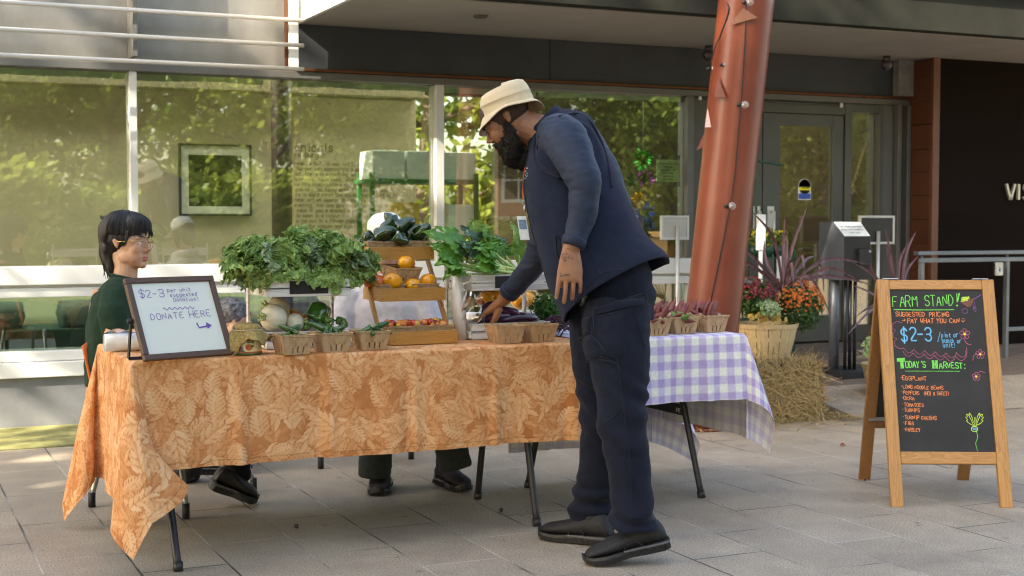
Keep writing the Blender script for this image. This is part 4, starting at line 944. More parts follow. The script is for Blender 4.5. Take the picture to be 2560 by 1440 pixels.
# --- pepper baskets at the front left
def onc(px, py): p = atz(px, py, ZC); return p
B1, B2, B3, E1, E2 = onc(740, 887), onc(838, 881), onc(935, 875), onc(1274, 859), onc(1358, 855)
off = Vector((0, .047, .0))
pepper_grp = 'small green peppers in the front baskets'
for (b, lab, nm, rot) in ((B1, 'pulp basket of small green peppers nearest the burlap tin', 'nearest the burlap tin', .12), (B2, 'pulp basket of small green peppers in the middle of three', 'in the middle of the three front baskets', .06), (B3, 'pulp basket of small green peppers in front of the wooden rack', 'in front of the wooden rack', .0)):
    c = b + off; basket(c, lab, rot)
    q = random.Random(int(b.x * 1000))
    for i in range(9):
        x, y = q.uniform(-.024, .024), q.uniform(-.022, .022)
        up_ = i >= 6
        lump(JAL[i % 3], 'green_pepper', 'small glossy green pepper in the basket ' + nm, 'pepper', pepper_grp, c + Vector((x, y, .058 + (.02 if up_ else 0) + q.uniform(0, .008))), (q.uniform(1.0, 2.1), q.uniform(-.5, .5), q.uniform(0, 6.3)), q.uniform(.8, 1.15))
basket(E1 + off, 'empty pulp basket left of the standing man beside the eggplant crate', .02); basket(E2 + off, 'nearly empty pulp basket beside the hanging hand of the standing man', -.03)
lump(TOMO, 'tomato', 'small yellow tomato alone in the nearly empty basket', 'tomato', None, E2 + off + Vector((.03, .02, .055)), (0, 0, 0), .55)
# --- bamboo tiered rack
m_bamx = woodmat('bamboo_x', (.50, .265, .075), (.37, .175, .04), 0, 4, .38, .06); m_bamy = woodmat('bamboo_y', (.50, .265, .075), (.37, .175, .04), 1, 4, .38, .06); m_bamz = woodmat('bamboo_z', (.48, .25, .07), (.35, .165, .038), 2, 4, .38, .06)
R0 = atz(962, 861, ZC); RX0 = R0.x; RW = .288; RY0 = 5.20
T = thing('tiered_rack', 'honey brown bamboo three tier display rack on the orange cloth', 'display rack', (0, 0, 0))
tiers = []
for i, (y, z) in enumerate(((RY0, ZC), (RY0 + .13, ZC + .167), (RY0 + .26, ZC + .334))):
    D_ = .215; tiers.append((y, z)); mb = MB(); e = .0105
    mb.box((RX0, y, z + .002), (RX0 + RW, y + e, z + .055), 0); mb.box((RX0, y + D_ - e, z + .002), (RX0 + RW, y + D_, z + .05), 0)
    mb.box((RX0 + e * .2, y + e, z + .004), (RX0 + RW - e * .2, y + D_ - e, z + .010), 0)
    for x in (RX0, RX0 + RW - e): mb.add([(x, y + e, z + .003), (x + e, y + e, z + .003), (x + e, y + D_ - e, z + .003), (x, y + D_ - e, z + .003), (x, y + e, z + .0545), (x + e, y + e, z + .0545), (x + e, y + D_ - e, z + .068), (x, y + D_ - e, z + .068)], [(0, 3, 2, 1), (4, 5, 6, 7), (0, 1, 5, 4), (1, 2, 6, 5), (2, 3, 7, 6), (3, 0, 4, 7)], 1)
    for x in (RX0 + .012, RX0 + RW - .012): mb.tube([(x, y - .0006, z + .018), (x, y + .001, z + .018)], .0025, 8, 2)
    mb.build('tray', [m_bamx, m_bamy, M('peg', (.09, .045, .02), .5)], T, bevel=.0018)
for x in (RX0 - .0065, RX0 + RW + .0065):
    mb = MB(); mb.bar((x, RY0 + .10, ZC + .02), (x, RY0 + .40, ZC + .39), .012, .027, up=(0, 1, 0)); mb.build('side_post', m_bamz, T, bevel=.002)
def tpos(i, fx, fy, dz=.0): y, z = tiers[i]; return Vector((RX0 + .01 + fx * (RW - .02), y + .01 + fy * .195, z + .0105 + dz))
pg = 'poblano peppers on the top tier of the rack'
for k, fx in enumerate((.17, .52, .83)): basket(tpos(2, fx, .42), ('left', 'middle', 'right')[k] + ' pulp basket of dark peppers on the top tier of the wooden rack', (.1, -.08, .02)[k], tilt=.1 if k == 1 else 0, w=.105, wb=.08, h=.068)
q = random.Random(5)
for k, (fx, fy, dz, rx, rz) in enumerate(((.02, .4, .075, 1.5, 1.2), (.17, .35, .08, 1.4, .4), (.30, .5, .085, 1.6, 2.0), (.42, .3, .072, 1.9, 4.0), (.53, .45, .115, 1.2, .9), (.60, .2, .070, 1.8, 5.4), (.74, .4, .085, 1.5, 2.6), (.86, .45, .085, 1.3, .3), (.95, .3, .070, 1.7, 3.6), (.48, .75, .10, 1.0, 3), (.75, .75, .09, 1.4, 1), (-.02, .3, .06, 1.3, 2.2), (.08, .6, .075, 1.1, 5), (.36, .65, .10, .8, 1.8), (.62, .55, .115, 1.0, 4.2))):
    lump(POB[k % 3], 'poblano_pepper', 'glossy dark green poblano pepper heaped on the top tier of the wooden rack', 'pepper', pg, tpos(2, fx, fy, dz) , ((rx * .75 if k % 3 else 2.6), q.uniform(-.5, .5), rz), q.uniform(.85, 1.0))
basket(tpos(1, .20, .40), 'left pulp basket of tomatoes on the middle tier of the wooden rack', .05, w=.115, wb=.088, h=.06); basket(tpos(1, .76, .40), 'right pulp basket of tomatoes on the middle tier of the wooden rack', -.05, w=.115, wb=.088, h=.06)
basket(tpos(1, .46, .60, .062), 'tilted pulp basket stacked on top of the two tomato baskets', .25, tilt=.12, w=.125, wb=.095, h=.07)
tg = 'large tomatoes on the middle tier of the rack'
for (me_, fx, fy, dz, lab) in ((TOMO, .24, .22, .072, 'orange tomato in front of the left middle tier basket'), (TOMR, -.02, .55, .075, 'red tomato at the far left of the middle tier'), (TOMR, .09, .45, .066, 'second red tomato behind the kale on the middle tier'), (TOMO, .84, .30, .072, 'large orange tomato in the right middle tier basket'), (TOMO, .58, .30, .052, 'orange tomato low in the right middle tier basket'), (TOMO, .55, .55, .145, 'orange tomato in the tilted top basket')):
    lump(me_, 'tomato', lab, 'tomato', tg, tpos(1, fx, fy, dz), (q.uniform(-.5, .5), q.uniform(-.5, .5), q.uniform(0, 6)), q.uniform(.92, 1.1))
for k, fx in enumerate((.18, .50, .84)): basket(tpos(0, fx, .45), ('left', 'middle', 'right')[k] + ' pulp basket of cherry tomatoes on the bottom tier of the wooden rack', (.0, .03, -.04)[k], w=.108, wb=.085, h=.062)
for k, fx in enumerate((.18, .50, .84)):
    for i in range(17):
        a, r = q.uniform(0, 6.3), .042 * math.sqrt(q.random())
        lump(CHT[(0, 1, 2, 3, 0, 1, 4, 1, 3)[(i + k * 3) % 9]], 'cherry_tomato', 'small mixed cherry tomato in the ' + ('left', 'middle', 'right')[k] + ' bottom tier basket', 'tomato', 'cherry tomatoes on the bottom tier', tpos(0, fx, .45) + Vector((r * math.cos(a), r * math.sin(a), .058 + q.uniform(0, .016))), (0, 0, q.uniform(0, 6)), q.uniform(.95, 1.3))
# --- white crate racks
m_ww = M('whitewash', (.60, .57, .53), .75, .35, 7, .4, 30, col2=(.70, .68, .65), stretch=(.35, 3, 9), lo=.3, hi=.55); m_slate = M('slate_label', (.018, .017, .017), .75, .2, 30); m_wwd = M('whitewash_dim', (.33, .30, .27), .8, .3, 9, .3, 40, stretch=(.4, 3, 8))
def crate_rack(name, label, x0, x1, y0, y1, z1):
    T = thing('crate_rack', label, 'crate rack', (0, 0, 0))
    for i, z in enumerate((ZC, z1)):
        mb = MB(); e = .009; hh = .068
        for y in (y0, y1 - e):
            mb.box((x0, y, z + .002), (x1, y + e, z + hh * .46), 0); mb.box((x0, y, z + hh * .54), (x1, y + e, z + hh), 0)
        for x in (x0, x1 - e):
            mb.box((x, y0 + e + .001, z + .003), (x + e, y1 - e - .001, z + hh * .46), 0); mb.box((x, y0 + e + .001, z + hh * .54), (x + e, y1 - e - .001, z + hh - .001), 0)
        for x in (x0 + e, x1 - e - .012):
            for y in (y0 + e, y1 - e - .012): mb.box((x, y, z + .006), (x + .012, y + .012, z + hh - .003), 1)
        k = 5
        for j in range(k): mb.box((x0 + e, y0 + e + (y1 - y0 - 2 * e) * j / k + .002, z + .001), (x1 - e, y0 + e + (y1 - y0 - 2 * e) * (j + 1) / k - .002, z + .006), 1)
        tr_ = mb.build('tray', [m_ww, m_wwd], T, bevel=.0012)
        xc = lerp(x0, x1, .50); mb = MB(); mb.box((xc - .078, y0 - .003, z + .012), (xc + .078, y0 - .0008, z + hh - .006)); mb.build('slate_label', m_slate, tr_, bevel=.001)
    for x in (x0 - .0095, x1 + .0005):
        for y in (y0 + .015, y1 - .03):
            if y < y0 + .1 : continue
            mb = MB(); mb.box((x, y, ZC), (x + .009, y + .028, z1 + .11)); mb.build('post', m_ww, T, bevel=.001)
    return T
LX0, LX1, LY0, LY1 = 1.375, 1.715, 5.235, 5.515
crate_rack('l', 'white washed two tier crate rack holding kale and turnips', LX0, LX1, LY0, LY1, .948)
QX0, QX1, QY0, QY1 = 2.27, 2.635, 5.31, 5.60
crate_rack('r', 'white washed two tier crate rack holding greens and eggplants', QX0, QX1, QY0, QY1, .950)
# --- kale
m_rib = M('kale_rib', (.30, .38, .17), .5, .15, 20); m_kale = leafmat('kale_leaf', (.15, .28, .062), (.40, .54, .18), .55, .25, 60, .35); m_kale2 = leafmat('kale_leaf_blue', (.15, .25, .12), (.36, .46, .28), .5, .25, 40, .4); m_kale3 = leafmat('kale_leaf_yellow', (.13, .20, .04), (.30, .36, .11), .5, .35, 18, .35)
for mt in (m_kale, m_kale2):
    t = mt.node_tree; b = t.nodes['Principled BSDF']; nb = N(t, 'ShaderNodeTexNoise', i_Scale=150, i_Detail=3); tc = [n_ for n_ in t.nodes if n_.type == 'TEX_COORD'][0]; t.links.new(tc.outputs['Object'], nb.inputs['Vector'])
    bp = N(t, 'ShaderNodeBump'); bp.inputs['Strength'].default_value = .9; bp.inputs['Distance'].default_value = .006; t.links.new(nb.outputs[0], bp.inputs['Height']); t.links.new(bp.outputs[0], b.inputs['Normal'])
def kale_leaf(mb, base, d, up, L_, W_, seed, mi, ruff=1.0, curl=.5, nu=44, nv=24, rib=3):
    q = random.Random(seed); d = Vector(d).normalized(); s_ = d.cross(Vector(up))
    if s_.length < .1: s_ = d.orthogonal()
    s_.normalize(); n_ = s_.cross(d); pts = []
    def cen(t): return Vector(base) + d * (L_ * t * (1 - .12 * t)) + n_ * (L_ * (.16 * math.sin(t * 2.4) - curl * .5 * t * t))
    def f(u, v):
        t = .10 + .90 * u; w = W_ * min(1, (.05 + u * 2.6)) ** .8 * math.sqrt(max(0, 1 - u ** 5)) * (1 + .10 * math.sin(u * 11 + seed)); a = (v - .5) * 2; e = abs(a) ** 1.7 * (.25 + .75 * min(1, u * 3)) + .5 * u ** 4 * (1 - abs(a)); sg = 1 if a > 0 else -1
        s0 = u * L_ + seed * .013 + .01 * sg; r = ruff * e * (.011 * math.sin(s0 * 2 * PI / .042 + 2 * a) + .010 * math.sin(s0 * 2 * PI / .023 + 1 + 3 * a) + .006 * math.sin(s0 * 2 * PI / .0145 + 7 * a))
        ou = a * w * (.5 - .08 * abs(a)) + sg * ruff * e * (.007 * math.sin(s0 * 2 * PI / .031) + .006 * math.sin(s0 * 2 * PI / .017 + 1))
        return cen(t) + s_ * ou + n_ * (r + .22 * w * abs(a) ** 1.5 * .6) + d * (ruff * e * (.007 * math.cos(s0 * 2 * PI / .027) + .004 * math.sin(a * 22 + seed)))
    mb.grid(f, nu, nv, mi)
    if ruff >= 1:
        for ed in (0, 1):
            vs_ = []; K_ = 90
            for i in range(K_ + 1):
                u = .10 + .90 * i / K_; a = f(u, ed); b = f(u, .12 if ed == 0 else .88); o = (a - b).normalized(); sz = .009 + .004 * math.sin(i * .9 + seed); up2 = o.cross(d).normalized() * (.0075 * math.sin(i * 1.35 + seed) + .003 * math.sin(i * 2.9))
                vs_ += [a - o * .004, a + o * sz * .5 + up2, a + o * sz + up2 * .3 + d * .004 * math.sin(i * 1.9)]
            mb.add(vs_, [(3 * i + j, 3 * i + j + 1, 3 * i + j + 4, 3 * i + j + 3) for i in range(K_) for j in (0, 1)], mi, False)
    mb.tube([cen(t) + n_ * -.001 for t in np.linspace(-.05, .9, 9)], [.0042 * (1 - .75 * t) for t in np.linspace(0, 1, 9)], 6, rib)
def kale_bunch(base, dirs, label, seed):
    q = random.Random(seed); mb = MB()
    for i, (d, L_, W_, mi, cu) in enumerate(dirs): kale_leaf(mb, Vector(base) + Vector((q.uniform(-.02, .02), q.uniform(-.03, .03), q.uniform(-.01, .01))), d, (q.uniform(-.3, .3), q.uniform(-.8, -.3), .6), L_, W_, seed * 10 + i, mi, 1.0, cu)
    o = mb.build('kale_bunch', [m_kale, m_kale2, m_kale3, m_rib]); return tag(o, label, 'kale', 'kale bunches in the upper crate')
q = random.Random(11)
kl = ('bunch of curly kale spilling left off the crate', 'bunch of curly kale with blue green leaves left of centre in the crate', 'bunch of curly kale with yellowish leaves at the centre of the crate', 'bunch of curly kale right of centre in the crate', 'bunch of curly kale hanging over the crate toward the wooden rack')
for k, x in enumerate((1.405, 1.475, 1.55, 1.63, 1.70)):
    dirs = []
    for j in range(13):
        sx = (k - 2) * .33 + q.uniform(-.55, .55); dirs.append(((sx, q.uniform(-.75, .35), q.uniform(.2, 1.5 if k < 3 else (.8 if k == 3 else .45))), q.uniform(.10, .23 if k < 4 else .19), q.uniform(.075, .13), (0, 0, 1, 0, 2, 0, 0)[(j + k) % 7] if not (k == 4 and j % 3 == 0) else 2, q.uniform(.1, .7)))
    for j in range(3): dirs.append(((q.uniform(-.5, .5) + (k - 2) * .2, -1, q.uniform(-.15, .15)), q.uniform(.12, .17), q.uniform(.08, .10), (2, 0, 0)[j] if k in (0, 4) else 0, .6))
    if k == 0: dirs += [((-1, -.25, .25), .20, .10, 0, .35), ((-.9, .1, .55), .22, .10, 0, .2), ((-.7, -.5, -.05), .16, .10, 1, .6), ((-1, -.1, .0), .18, .09, 0, .4)]
    if k == 4: dirs += [((.9, -.35, .35), .20, .09, 2, .3), ((.9, .0, .3), .18, .09, 0, .3), ((1, -.4, .0), .18, .09, 2, .7)]
    kale_bunch((x, 5.36, 1.03), dirs, kl[k], 40 + k)
# --- turnips, bell pepper, carrots in the lower left crate
m_tur = M('turnip_skin', (.66, .60, .44), .4, .12, 9, .1, 40, col2=(.74, .70, .55))
def turn_extra(mb):
    mb.tube([(0, 0, -.042), (.004, .002, -.065), (.016, .004, -.10)], [.010, .004, .0012], 8)
    for i in range(5): a = i * 1.3; mb.tube([(.006 * math.cos(a), .006 * math.sin(a), .040), (.014 * math.cos(a), .014 * math.sin(a), .062)], .0045, 6, 1)
TUR = ballmesh('turnip', (.048, .048, .044), [m_tur, M('turnip_stem', (.38, .45, .16), .5)], lambda d: 1 + .04 * nz((d.x * 2, d.y * 2, d.z * 2)), turn_extra)
vz = ZC + .006
def atY(px, py, y): return aty(px, py, y)
for (px, py, y, s, rot, lab) in ((693, 776, 5.44, 1.18, (.3, -1.2, 0), 'pale round turnip behind the nearest turnip in the crate'), (684, 795, 5.335, 1.16, (.2, -1.45, .3), 'large pale turnip at the front of the lower crate'), (738, 806, 5.33, .8, (.4, 1.4, 0), 'small pale turnip lying beside the bell pepper')):
    lump(TUR, 'turnip', lab, 'turnip', 'turnips in the lower crate', atY(px, py, y), rot, s)
lump(BELL, 'bell_pepper', 'big glossy green bell pepper standing in the lower crate', 'pepper', None, atY(787, 806, 5.36), (.25, .35, .4), 1.02)
for k, (px, py, y) in enumerate(((815, 800, 5.33), (838, 801, 5.36), (850, 806, 5.30), (768, 812, 5.31), (828, 812, 5.28), (800, 815, 5.30))): lump(LGP[k % 2], 'green_pepper', 'mid green sweet pepper beside the big bell pepper in the crate', 'pepper', 'sweet peppers in the lower crate', atY(px, py, y), (1.5 + .2 * k, .3, k * 1.1), .8)
m_car = M('carrot', (.62, .20, .03), .45, .2, 40, .2, 60)
for k, (a, b) in enumerate((((722, 778), (756, 790)), ((728, 786), (770, 795)))):
    p, e = atY(*a, 5.43), atY(*b, 5.38); mb = MB(); mb.tube([p, (p + e) / 2, e, e + (e - p) * .3], [.012, .012, .007, .001], 10); tag(mb.build('carrot', m_car), ('orange carrot lying behind the turnips in the crate', 'second orange carrot under the first behind the turnips')[k], 'carrot', 'carrots in the lower crate')
# --- turnip greens
m_gr1 = leafmat('greens_leaf', (.06, .20, .025), (.17, .38, .06), .38, .3, 22, .5); m_gr2 = leafmat('greens_leaf_blue', (.035, .085, .045), (.10, .18, .10), .45, .2, 20, .45); m_gr3 = leafmat('greens_leaf_light', (.12, .26, .03), (.26, .40, .09), .45, .45, 16, .4); m_pet = M('petiole', (.46, .60, .22), .4, .2, 12)
def green_leaf(mb, base, mid, tip, W_, seed, mi, roll_=0):
    q = random.Random(seed); base, mid, tip = Vector(base), Vector(mid), Vector(tip); pts = catmull([base, mid, tip], 8); k = len(pts)
    mb.tube(pts[:int(k * .92)], [.0078 * (1 - .72 * i / k) for i in range(int(k * .92))], 6, 3)
    ax = (tip - mid).normalized(); s_ = ax.cross(Vector((.25, -.75, .6))).normalized(); s_ = Matrix.Rotation(roll_, 3, ax) @ s_; n_ = s_.cross(ax)
    L_ = (tip - mid).length * 1.06; st = mid - (tip - mid) * .05
    def f(u, v):
        a = (v - .5) * 2; w = W_ * (math.sin(PI * min(1, .05 + .95 * u) ** .85) ** .8) * (1 + .04 * math.sin(u * 17 + seed)); j = u * L_
        c = st + ax * j + n_ * (.10 * L_ * math.sin(u * PI) - .12 * L_ * u * u)
        e = abs(a) ** 2; rf = .09 * W_ * e * math.sin(15 * u + seed + (2 if a > 0 else 0)) + .06 * W_ * e * math.sin(43 * u + seed * 2) + .03 * W_ * math.sin(24 * u + 8 * a)
        return c + s_ * (a * w * .5) + n_ * (rf + .25 * w * abs(a) * .5) + ax * (-.04 * W_ * abs(a))
    mb.grid(f, 22, 12, mi)
def gp(px, py, y): return aty(px, py, y)
def greens(label, leaves, seed, tie=None):
    mb = MB()
    for i, (b, mi_, ti, W_, m_, ro) in enumerate(leaves): green_leaf(mb, gp(*b), gp(*mi_), gp(*ti), W_, seed + i, m_, ro)
    if tie: 
        c = gp(*tie); mb.tube([c + Vector((0, .022 * math.cos(a), .016 * math.sin(a))) for a in np.linspace(0, 2 * PI, 20)], .003, 6, 4)
    o = mb.build('turnip_greens', [m_gr1, m_gr2, m_gr3, m_pet, M('twist_tie', (.36, .24, .10), .6)]); return tag(o, label, 'greens', 'bunches of turnip greens in the upper crate')
greens('bunch of turnip greens with the longest leaves reaching the wooden rack', [((1265, 690, 5.40), (1150, 640, 5.38), (1062, 570, 5.36), .10, 0, .2), ((1260, 692, 5.42), (1145, 655, 5.36), (1085, 615, 5.32), .11, 0, -.2), ((1262, 690, 5.38), (1150, 670, 5.33), (1090, 655, 5.30), .12, 0, .3), ((1250, 694, 5.36), (1160, 685, 5.32), (1108, 690, 5.30), .10, 0, .6), ((1255, 690, 5.44), (1160, 620, 5.42), (1095, 560, 5.42), .07, 0, 0), ((1240, 692, 5.36), (1165, 650, 5.40), (1120, 590, 5.40), .09, 1, .4), ((1250, 690, 5.40), (1150, 660, 5.42), (1075, 600, 5.45), .10, 0, .5)], 100)
greens('bunch of turnip greens with blue green and light leaves behind the others', [((1270, 690, 5.46), (1200, 640, 5.46), (1160, 560, 5.45), .11, 1, .2), ((1272, 690, 5.48), (1200, 610, 5.50), (1180, 545, 5.50), .13, 2, -.3), ((1280, 688, 5.46), (1225, 620, 5.46), (1205, 570, 5.46), .11, 0, .5), ((1280, 690, 5.48), (1240, 640, 5.46), (1222, 590, 5.44), .10, 0, -.5), ((1282, 690, 5.50), (1255, 640, 5.48), (1245, 585, 5.47), .10, 1, .3), ((1270, 690, 5.44), (1190, 650, 5.40), (1155, 600, 5.38), .10, 1, .0), ((1285, 690, 5.44), (1225, 640, 5.40), (1190, 600, 5.38), .10, 0, .8)], 130)
greens('tied bunch of turnip greens with pale stems nearest the standing man', [((1298, 684, 5.36), (1235, 655, 5.34), (1190, 612, 5.34), .09, 0, .3), ((1300, 682, 5.38), (1245, 640, 5.36), (1215, 605, 5.36), .08, 0, -.2), ((1300, 680, 5.40), (1290, 620, 5.40), (1282, 552, 5.40), .075, 2, .2), ((1302, 684, 5.40), (1298, 650, 5.38), (1292, 590, 5.40), .08, 2, -.4), ((1298, 680, 5.36), (1240, 668, 5.33), (1185, 640, 5.32), .09, 0, .4), ((1296, 686, 5.34), (1240, 675, 5.32), (1180, 665, 5.30), .07, 0, .0), ((1302, 684, 5.42), (1308, 650, 5.42), (1315, 630, 5.44), .10, 0, .4), ((1300, 684, 5.38), (1265, 640, 5.40), (1250, 600, 5.42), .09, 0, .2)] + [((1300, 676 + 2.5 * k, 5.345 + .01 * (k % 3)), (1240, 664 + 3 * k, 5.34), (1200, 655 + 5 * k, 5.34), .012, 3, 0) for k in range(6)], 160, (1262, 676, 5.35))
# --- eggplants and orange fruit in the lower right crate
m_egg = M('eggplant_skin', (.030, .007, .022), .16, .4, 5, coat=.6, col2=(.075, .014, .05)); m_egp = M('eggplant_cap', (.06, .07, .03), .6)
for k, (a, b) in enumerate((((1190, 800), (1318, 797)), ((1225, 792), (1342, 803)), ((1200, 786), (1300, 783)), ((1240, 806), (1345, 795)), ((1195, 775), (1262, 770)))):
    p, e = atY(*a, 5.36 + .03 * (k % 3)), atY(*b, 5.36 + .03 * ((k + 1) % 3)); md = (p + e) / 2 + Vector((0, 0, .012)); mb = MB(); mb.tube(catmull([p, lerp(p, md, .5), md, lerp(md, e, .6), e], 3), [.004, .012, .016, .018, .020, .0215, .022, .022, .021, .020, .017, .012, .003], 14); mb.tube([p, p + (p - md).normalized() * .018], [.010, .005], 8, 1)
    tag(mb.build('eggplant', [m_egg, m_egp]), ('long purple eggplant along the front of the crate', 'long purple eggplant pointing at the man with its tip at the crate corner', 'dark eggplant lying behind the reaching hand', 'long purple eggplant at the front corner of the crate', 'dark eggplant at the back under the reaching hand')[k], 'eggplant', 'eggplants in the lower crate')
for k, (px, py, y, s) in enumerate(((1218, 742, 5.56, .9), (1236, 738, 5.58, 1.0), (1258, 742, 5.57, .95), (1205, 748, 5.58, .8), (1300, 752, 5.66, 1.15), (1316, 748, 5.70, 1.2))):
    lump((TOMO, TOMO, TOMO, TOMR, TOMO, TOMO)[k], 'tomato', ('orange tomato behind the reaching hand left of the others', 'orange tomato behind the crate above the reaching hand', 'orange tomato behind the crate nearest the navy sleeve', 'red tomato behind the bag roll', 'orange tomato between the sleeve and the parsley', 'orange tomato tucked against the parsley')[k], 'tomato', 'tomatoes behind the right crate', atY(px, py, y), (0, .4, k), s)
mb = MB(); a, b = atY(1190, 768, 5.63), atY(1330, 768, 5.63); mb.box((a.x, 5.615, ZC), (b.x + .06, 5.79, ZC + .085)); tag(mb.build('carton', m_ww, bevel=.004), 'low white carton carrying tomatoes behind the right crate rack', 'carton')
# --- parsley and dark beans
m_par = leafmat('parsley_leaf', (.02, .085, .015), (.07, .19, .03), .5, .3, 40)
P = aty(1368, 808, 5.52); P.z = ZC
T = thing('parsley_bunch', 'dark green parsley bunch standing in a small tan tub', 'parsley', P)
mb = MB(); mb.lathe([(.035, 0), (.045, .06), (.043, .06), (.034, .004)], 20); mb.build('tub', M('tub', (.45, .35, .18), .6, .1, 20), T)
mb = MB(); q = random.Random(3)
for i in range(620):
    d = Vector((q.gauss(0, 1), q.gauss(0, 1), q.gauss(.15, .8))).normalized(); p = Vector((0, 0, .115)) + Vector((d.x * .075, d.y * .07, d.z * .062)) * q.uniform(.6, 1.08); n_ = (d + Vector((q.gauss(0, .5), q.gauss(0, .5), q.gauss(0, .5)))).normalized(); a = n_.orthogonal().normalized(); c = n_.cross(a); s = q.uniform(.006, .012)
    mb.add([p - a * s, p - a * s * .4 + c * s * .8, p + c * s * 1.2, p + a * s * .5 + c * s * .6, p + a * s, p - c * s * .5], [(0, 1, 2, 3, 4, 5)])
for i in range(30): a = q.uniform(0, 6.3); r = q.uniform(.01, .06); mb.tube([(.02 * math.cos(a), .02 * math.sin(a), .05), (r * math.cos(a), r * math.sin(a), .13)], .0012, 4)
mb.build('leaves', m_par, T)
m_bean = M('dark_bean', (.055, .010, .022), .4, .4, 20)
mb = MB()
for i in range(26):
    p = atY(1368 + q.uniform(0, 60), 800 + q.uniform(0, 30), 5.35 + q.uniform(-.03, .08)); p.z = max(p.z, ZC + .012); d = Vector((q.uniform(-1, 1), q.uniform(-.3, .3), 0)).normalized() * .05; mb.tube(catmull([p - d, p + Vector((0, 0, q.uniform(.005, .03))), p + d + Vector((0, 0, q.uniform(-.02, .01)))], 4), .0035, 6)
tag(mb.build('noodle_beans', m_bean), 'tangled heap of dark red noodle beans beside the man', 'beans')
# --- okra
m_okr = M('okra_red', (.15, .026, .028), .5, .3, 14, .1, 60, col2=(.24, .06, .05)); m_okg = M('okra_green', (.10, .20, .035), .5, .25, 14, .1, 60); m_okc = M('okra_cap', (.42, .34, .22), .7, .2, 30)
def okra_me(m_, L_, bend):
    mb = MB(); k = 8; n = 10; vs = []
    for i in range(k):
        t = i / (k - 1); r = .0115 * (.75 + .5 * t if t < .35 else (1 - ((t - .35) / .65) ** 1.7) * .93 + .02)
        for j in range(n): a = 2 * PI * j / n; f = 1 + (.13 if j % 2 else -.10); vs.append((r * f * math.cos(a) + bend * t * t * L_, r * f * math.sin(a), L_ * t))
    mb.add(vs, [(i * n + j, i * n + (j + 1) % n, (i + 1) * n + (j + 1) % n, (i + 1) * n + j) for i in range(k - 1) for j in range(n)], 0, True)
    mb.lathe([(.0, -.012), (.005, -.012), (.006, -.004), (.0105, .0), (.009, .002)], 10, mi=1); me = vegmesh('okra_pod', mb, [m_, m_okc]); return me
OKR = [okra_me(m_okr, .085, .1), okra_me(m_okr, .075, -.05), okra_me(m_okr, .095, .03)]; OKG = [okra_me(m_okg, .085, .12), okra_me(m_okg, .075, .05)]
obs = [(onc(1645, 842), 'pulp basket of red okra nearest the standing man', .02), (onc(1715, 837), 'pulp basket of green and red okra in the middle of three', -.05), (onc(1788, 833), 'pulp basket of red okra at the table corner', .1)]
for k, (b, lab, rot) in enumerate(obs):
    c = b + Vector((0, .05, .004)); basket(c, lab, rot); q = random.Random(70 + k)
    for i in range(11):
        gr = (k == 1 and i in (0, 1, 2, 5)) or (k == 0 and i in (1,)); me_ = (OKG if gr else OKR)[i % 2]
        lay = i < 7; p = c + Vector((q.uniform(-.04, .04), q.uniform(-.045, .035), .062 + (.012 if i > 4 else 0)))
        lump(me_, 'okra_pod', ('green' if gr else 'red') + ' okra pod lying in the ' + ('okra basket nearest the man', 'middle okra basket', 'okra basket at the table corner')[k], 'okra', 'okra pods in the baskets', p, (q.uniform(1.1, 1.7) * q.choice((-1, 1)), q.uniform(-.4, .4), q.uniform(0, 6.3)) if lay else (q.uniform(-.4, .1), q.uniform(.25, .75), q.uniform(-.6, .6)), q.uniform(.9, 1.1))
ob2 = [(Vector((3.10, 5.30, ZC + .004)), 'pulp basket of red okra behind the basket nearest the man', .0), (Vector((3.27, 5.31, ZC + .004)), 'pulp basket of red okra behind the middle okra basket', .1), (Vector((3.40, 5.33, ZC + .004)), 'pulp basket of red okra behind the corner okra basket', -.1), (Vector((2.98, 5.52, ZC + .004)), 'empty pulp basket at the back of the gingham table', .2)]
for k, (c, lab, rot) in enumerate(ob2):
    basket(c, lab, rot); q = random.Random(170 + k)
    if k == 3: continue
    for i in range(10):
        lay = i < 6; p = c + Vector((q.uniform(-.045, .045), q.uniform(-.045, .045), .062 + (.014 if i > 3 else 0)))
        lump(OKR[i % 3], 'okra_pod', 'red okra pod lying in the ' + ('basket behind the okra nearest the man', 'basket behind the middle okra basket', 'basket behind the corner okra basket')[k], 'okra', 'okra pods in the baskets', p, (q.uniform(1.1, 1.7) * q.choice((-1, 1)), q.uniform(-.4, .4), q.uniform(0, 6.3)) if lay else (q.uniform(-.4, .1), q.uniform(.3, .9), q.uniform(-.5, .5)), q.uniform(.9, 1.15))
# ================================================================ chalkboard A-frame
B0, B1 = atz(2229, 1268, 0), atz(2534, 1270, 0)
ex = (B1 - B0).normalized(); nb = Vector((-ex.y, ex.x, 0))
if nb.y < 0: nb = -nb
T0 = atd(2201, 697, dep(B0) + .325); HZ = T0.z
tp_ = B0 + nb * .325; tp_.z = HZ
mt_ = frame(B0, ex, tp_ - B0); WB = (B1 - B0).length; HB = (tp_ - B0).length
S = thing('chalkboard_sign', 'pine framed A-frame chalkboard with colourful farm stand lettering', 'sign', mat=mt_)
inv = mt_.inverted()
m_pinx = woodmat('pine_x', (.50, .26, .075), (.33, .145, .035), 0, 3.2, .42, .08); m_pinz = woodmat('pine_z', (.50, .26, .075), (.33, .145, .035), 2, 3.2, .42, .08)
m_pind = woodmat('pine_dark', (.33, .155, .05), (.20, .085, .025), 2, 3.2, .5, .08)
sw = .054; v_t = HB - .047; v_b1 = HB * .237; v_b0 = HB * .184
mb = MB(); mb.box((0, 0, 0), (sw, .026, HB)); mb.build('stile', m_pinz, S, bevel=.003); mb = MB(); mb.box((WB - sw, 0, 0), (WB, .026, HB)); mb.build('stile', m_pinz, S, bevel=.003)
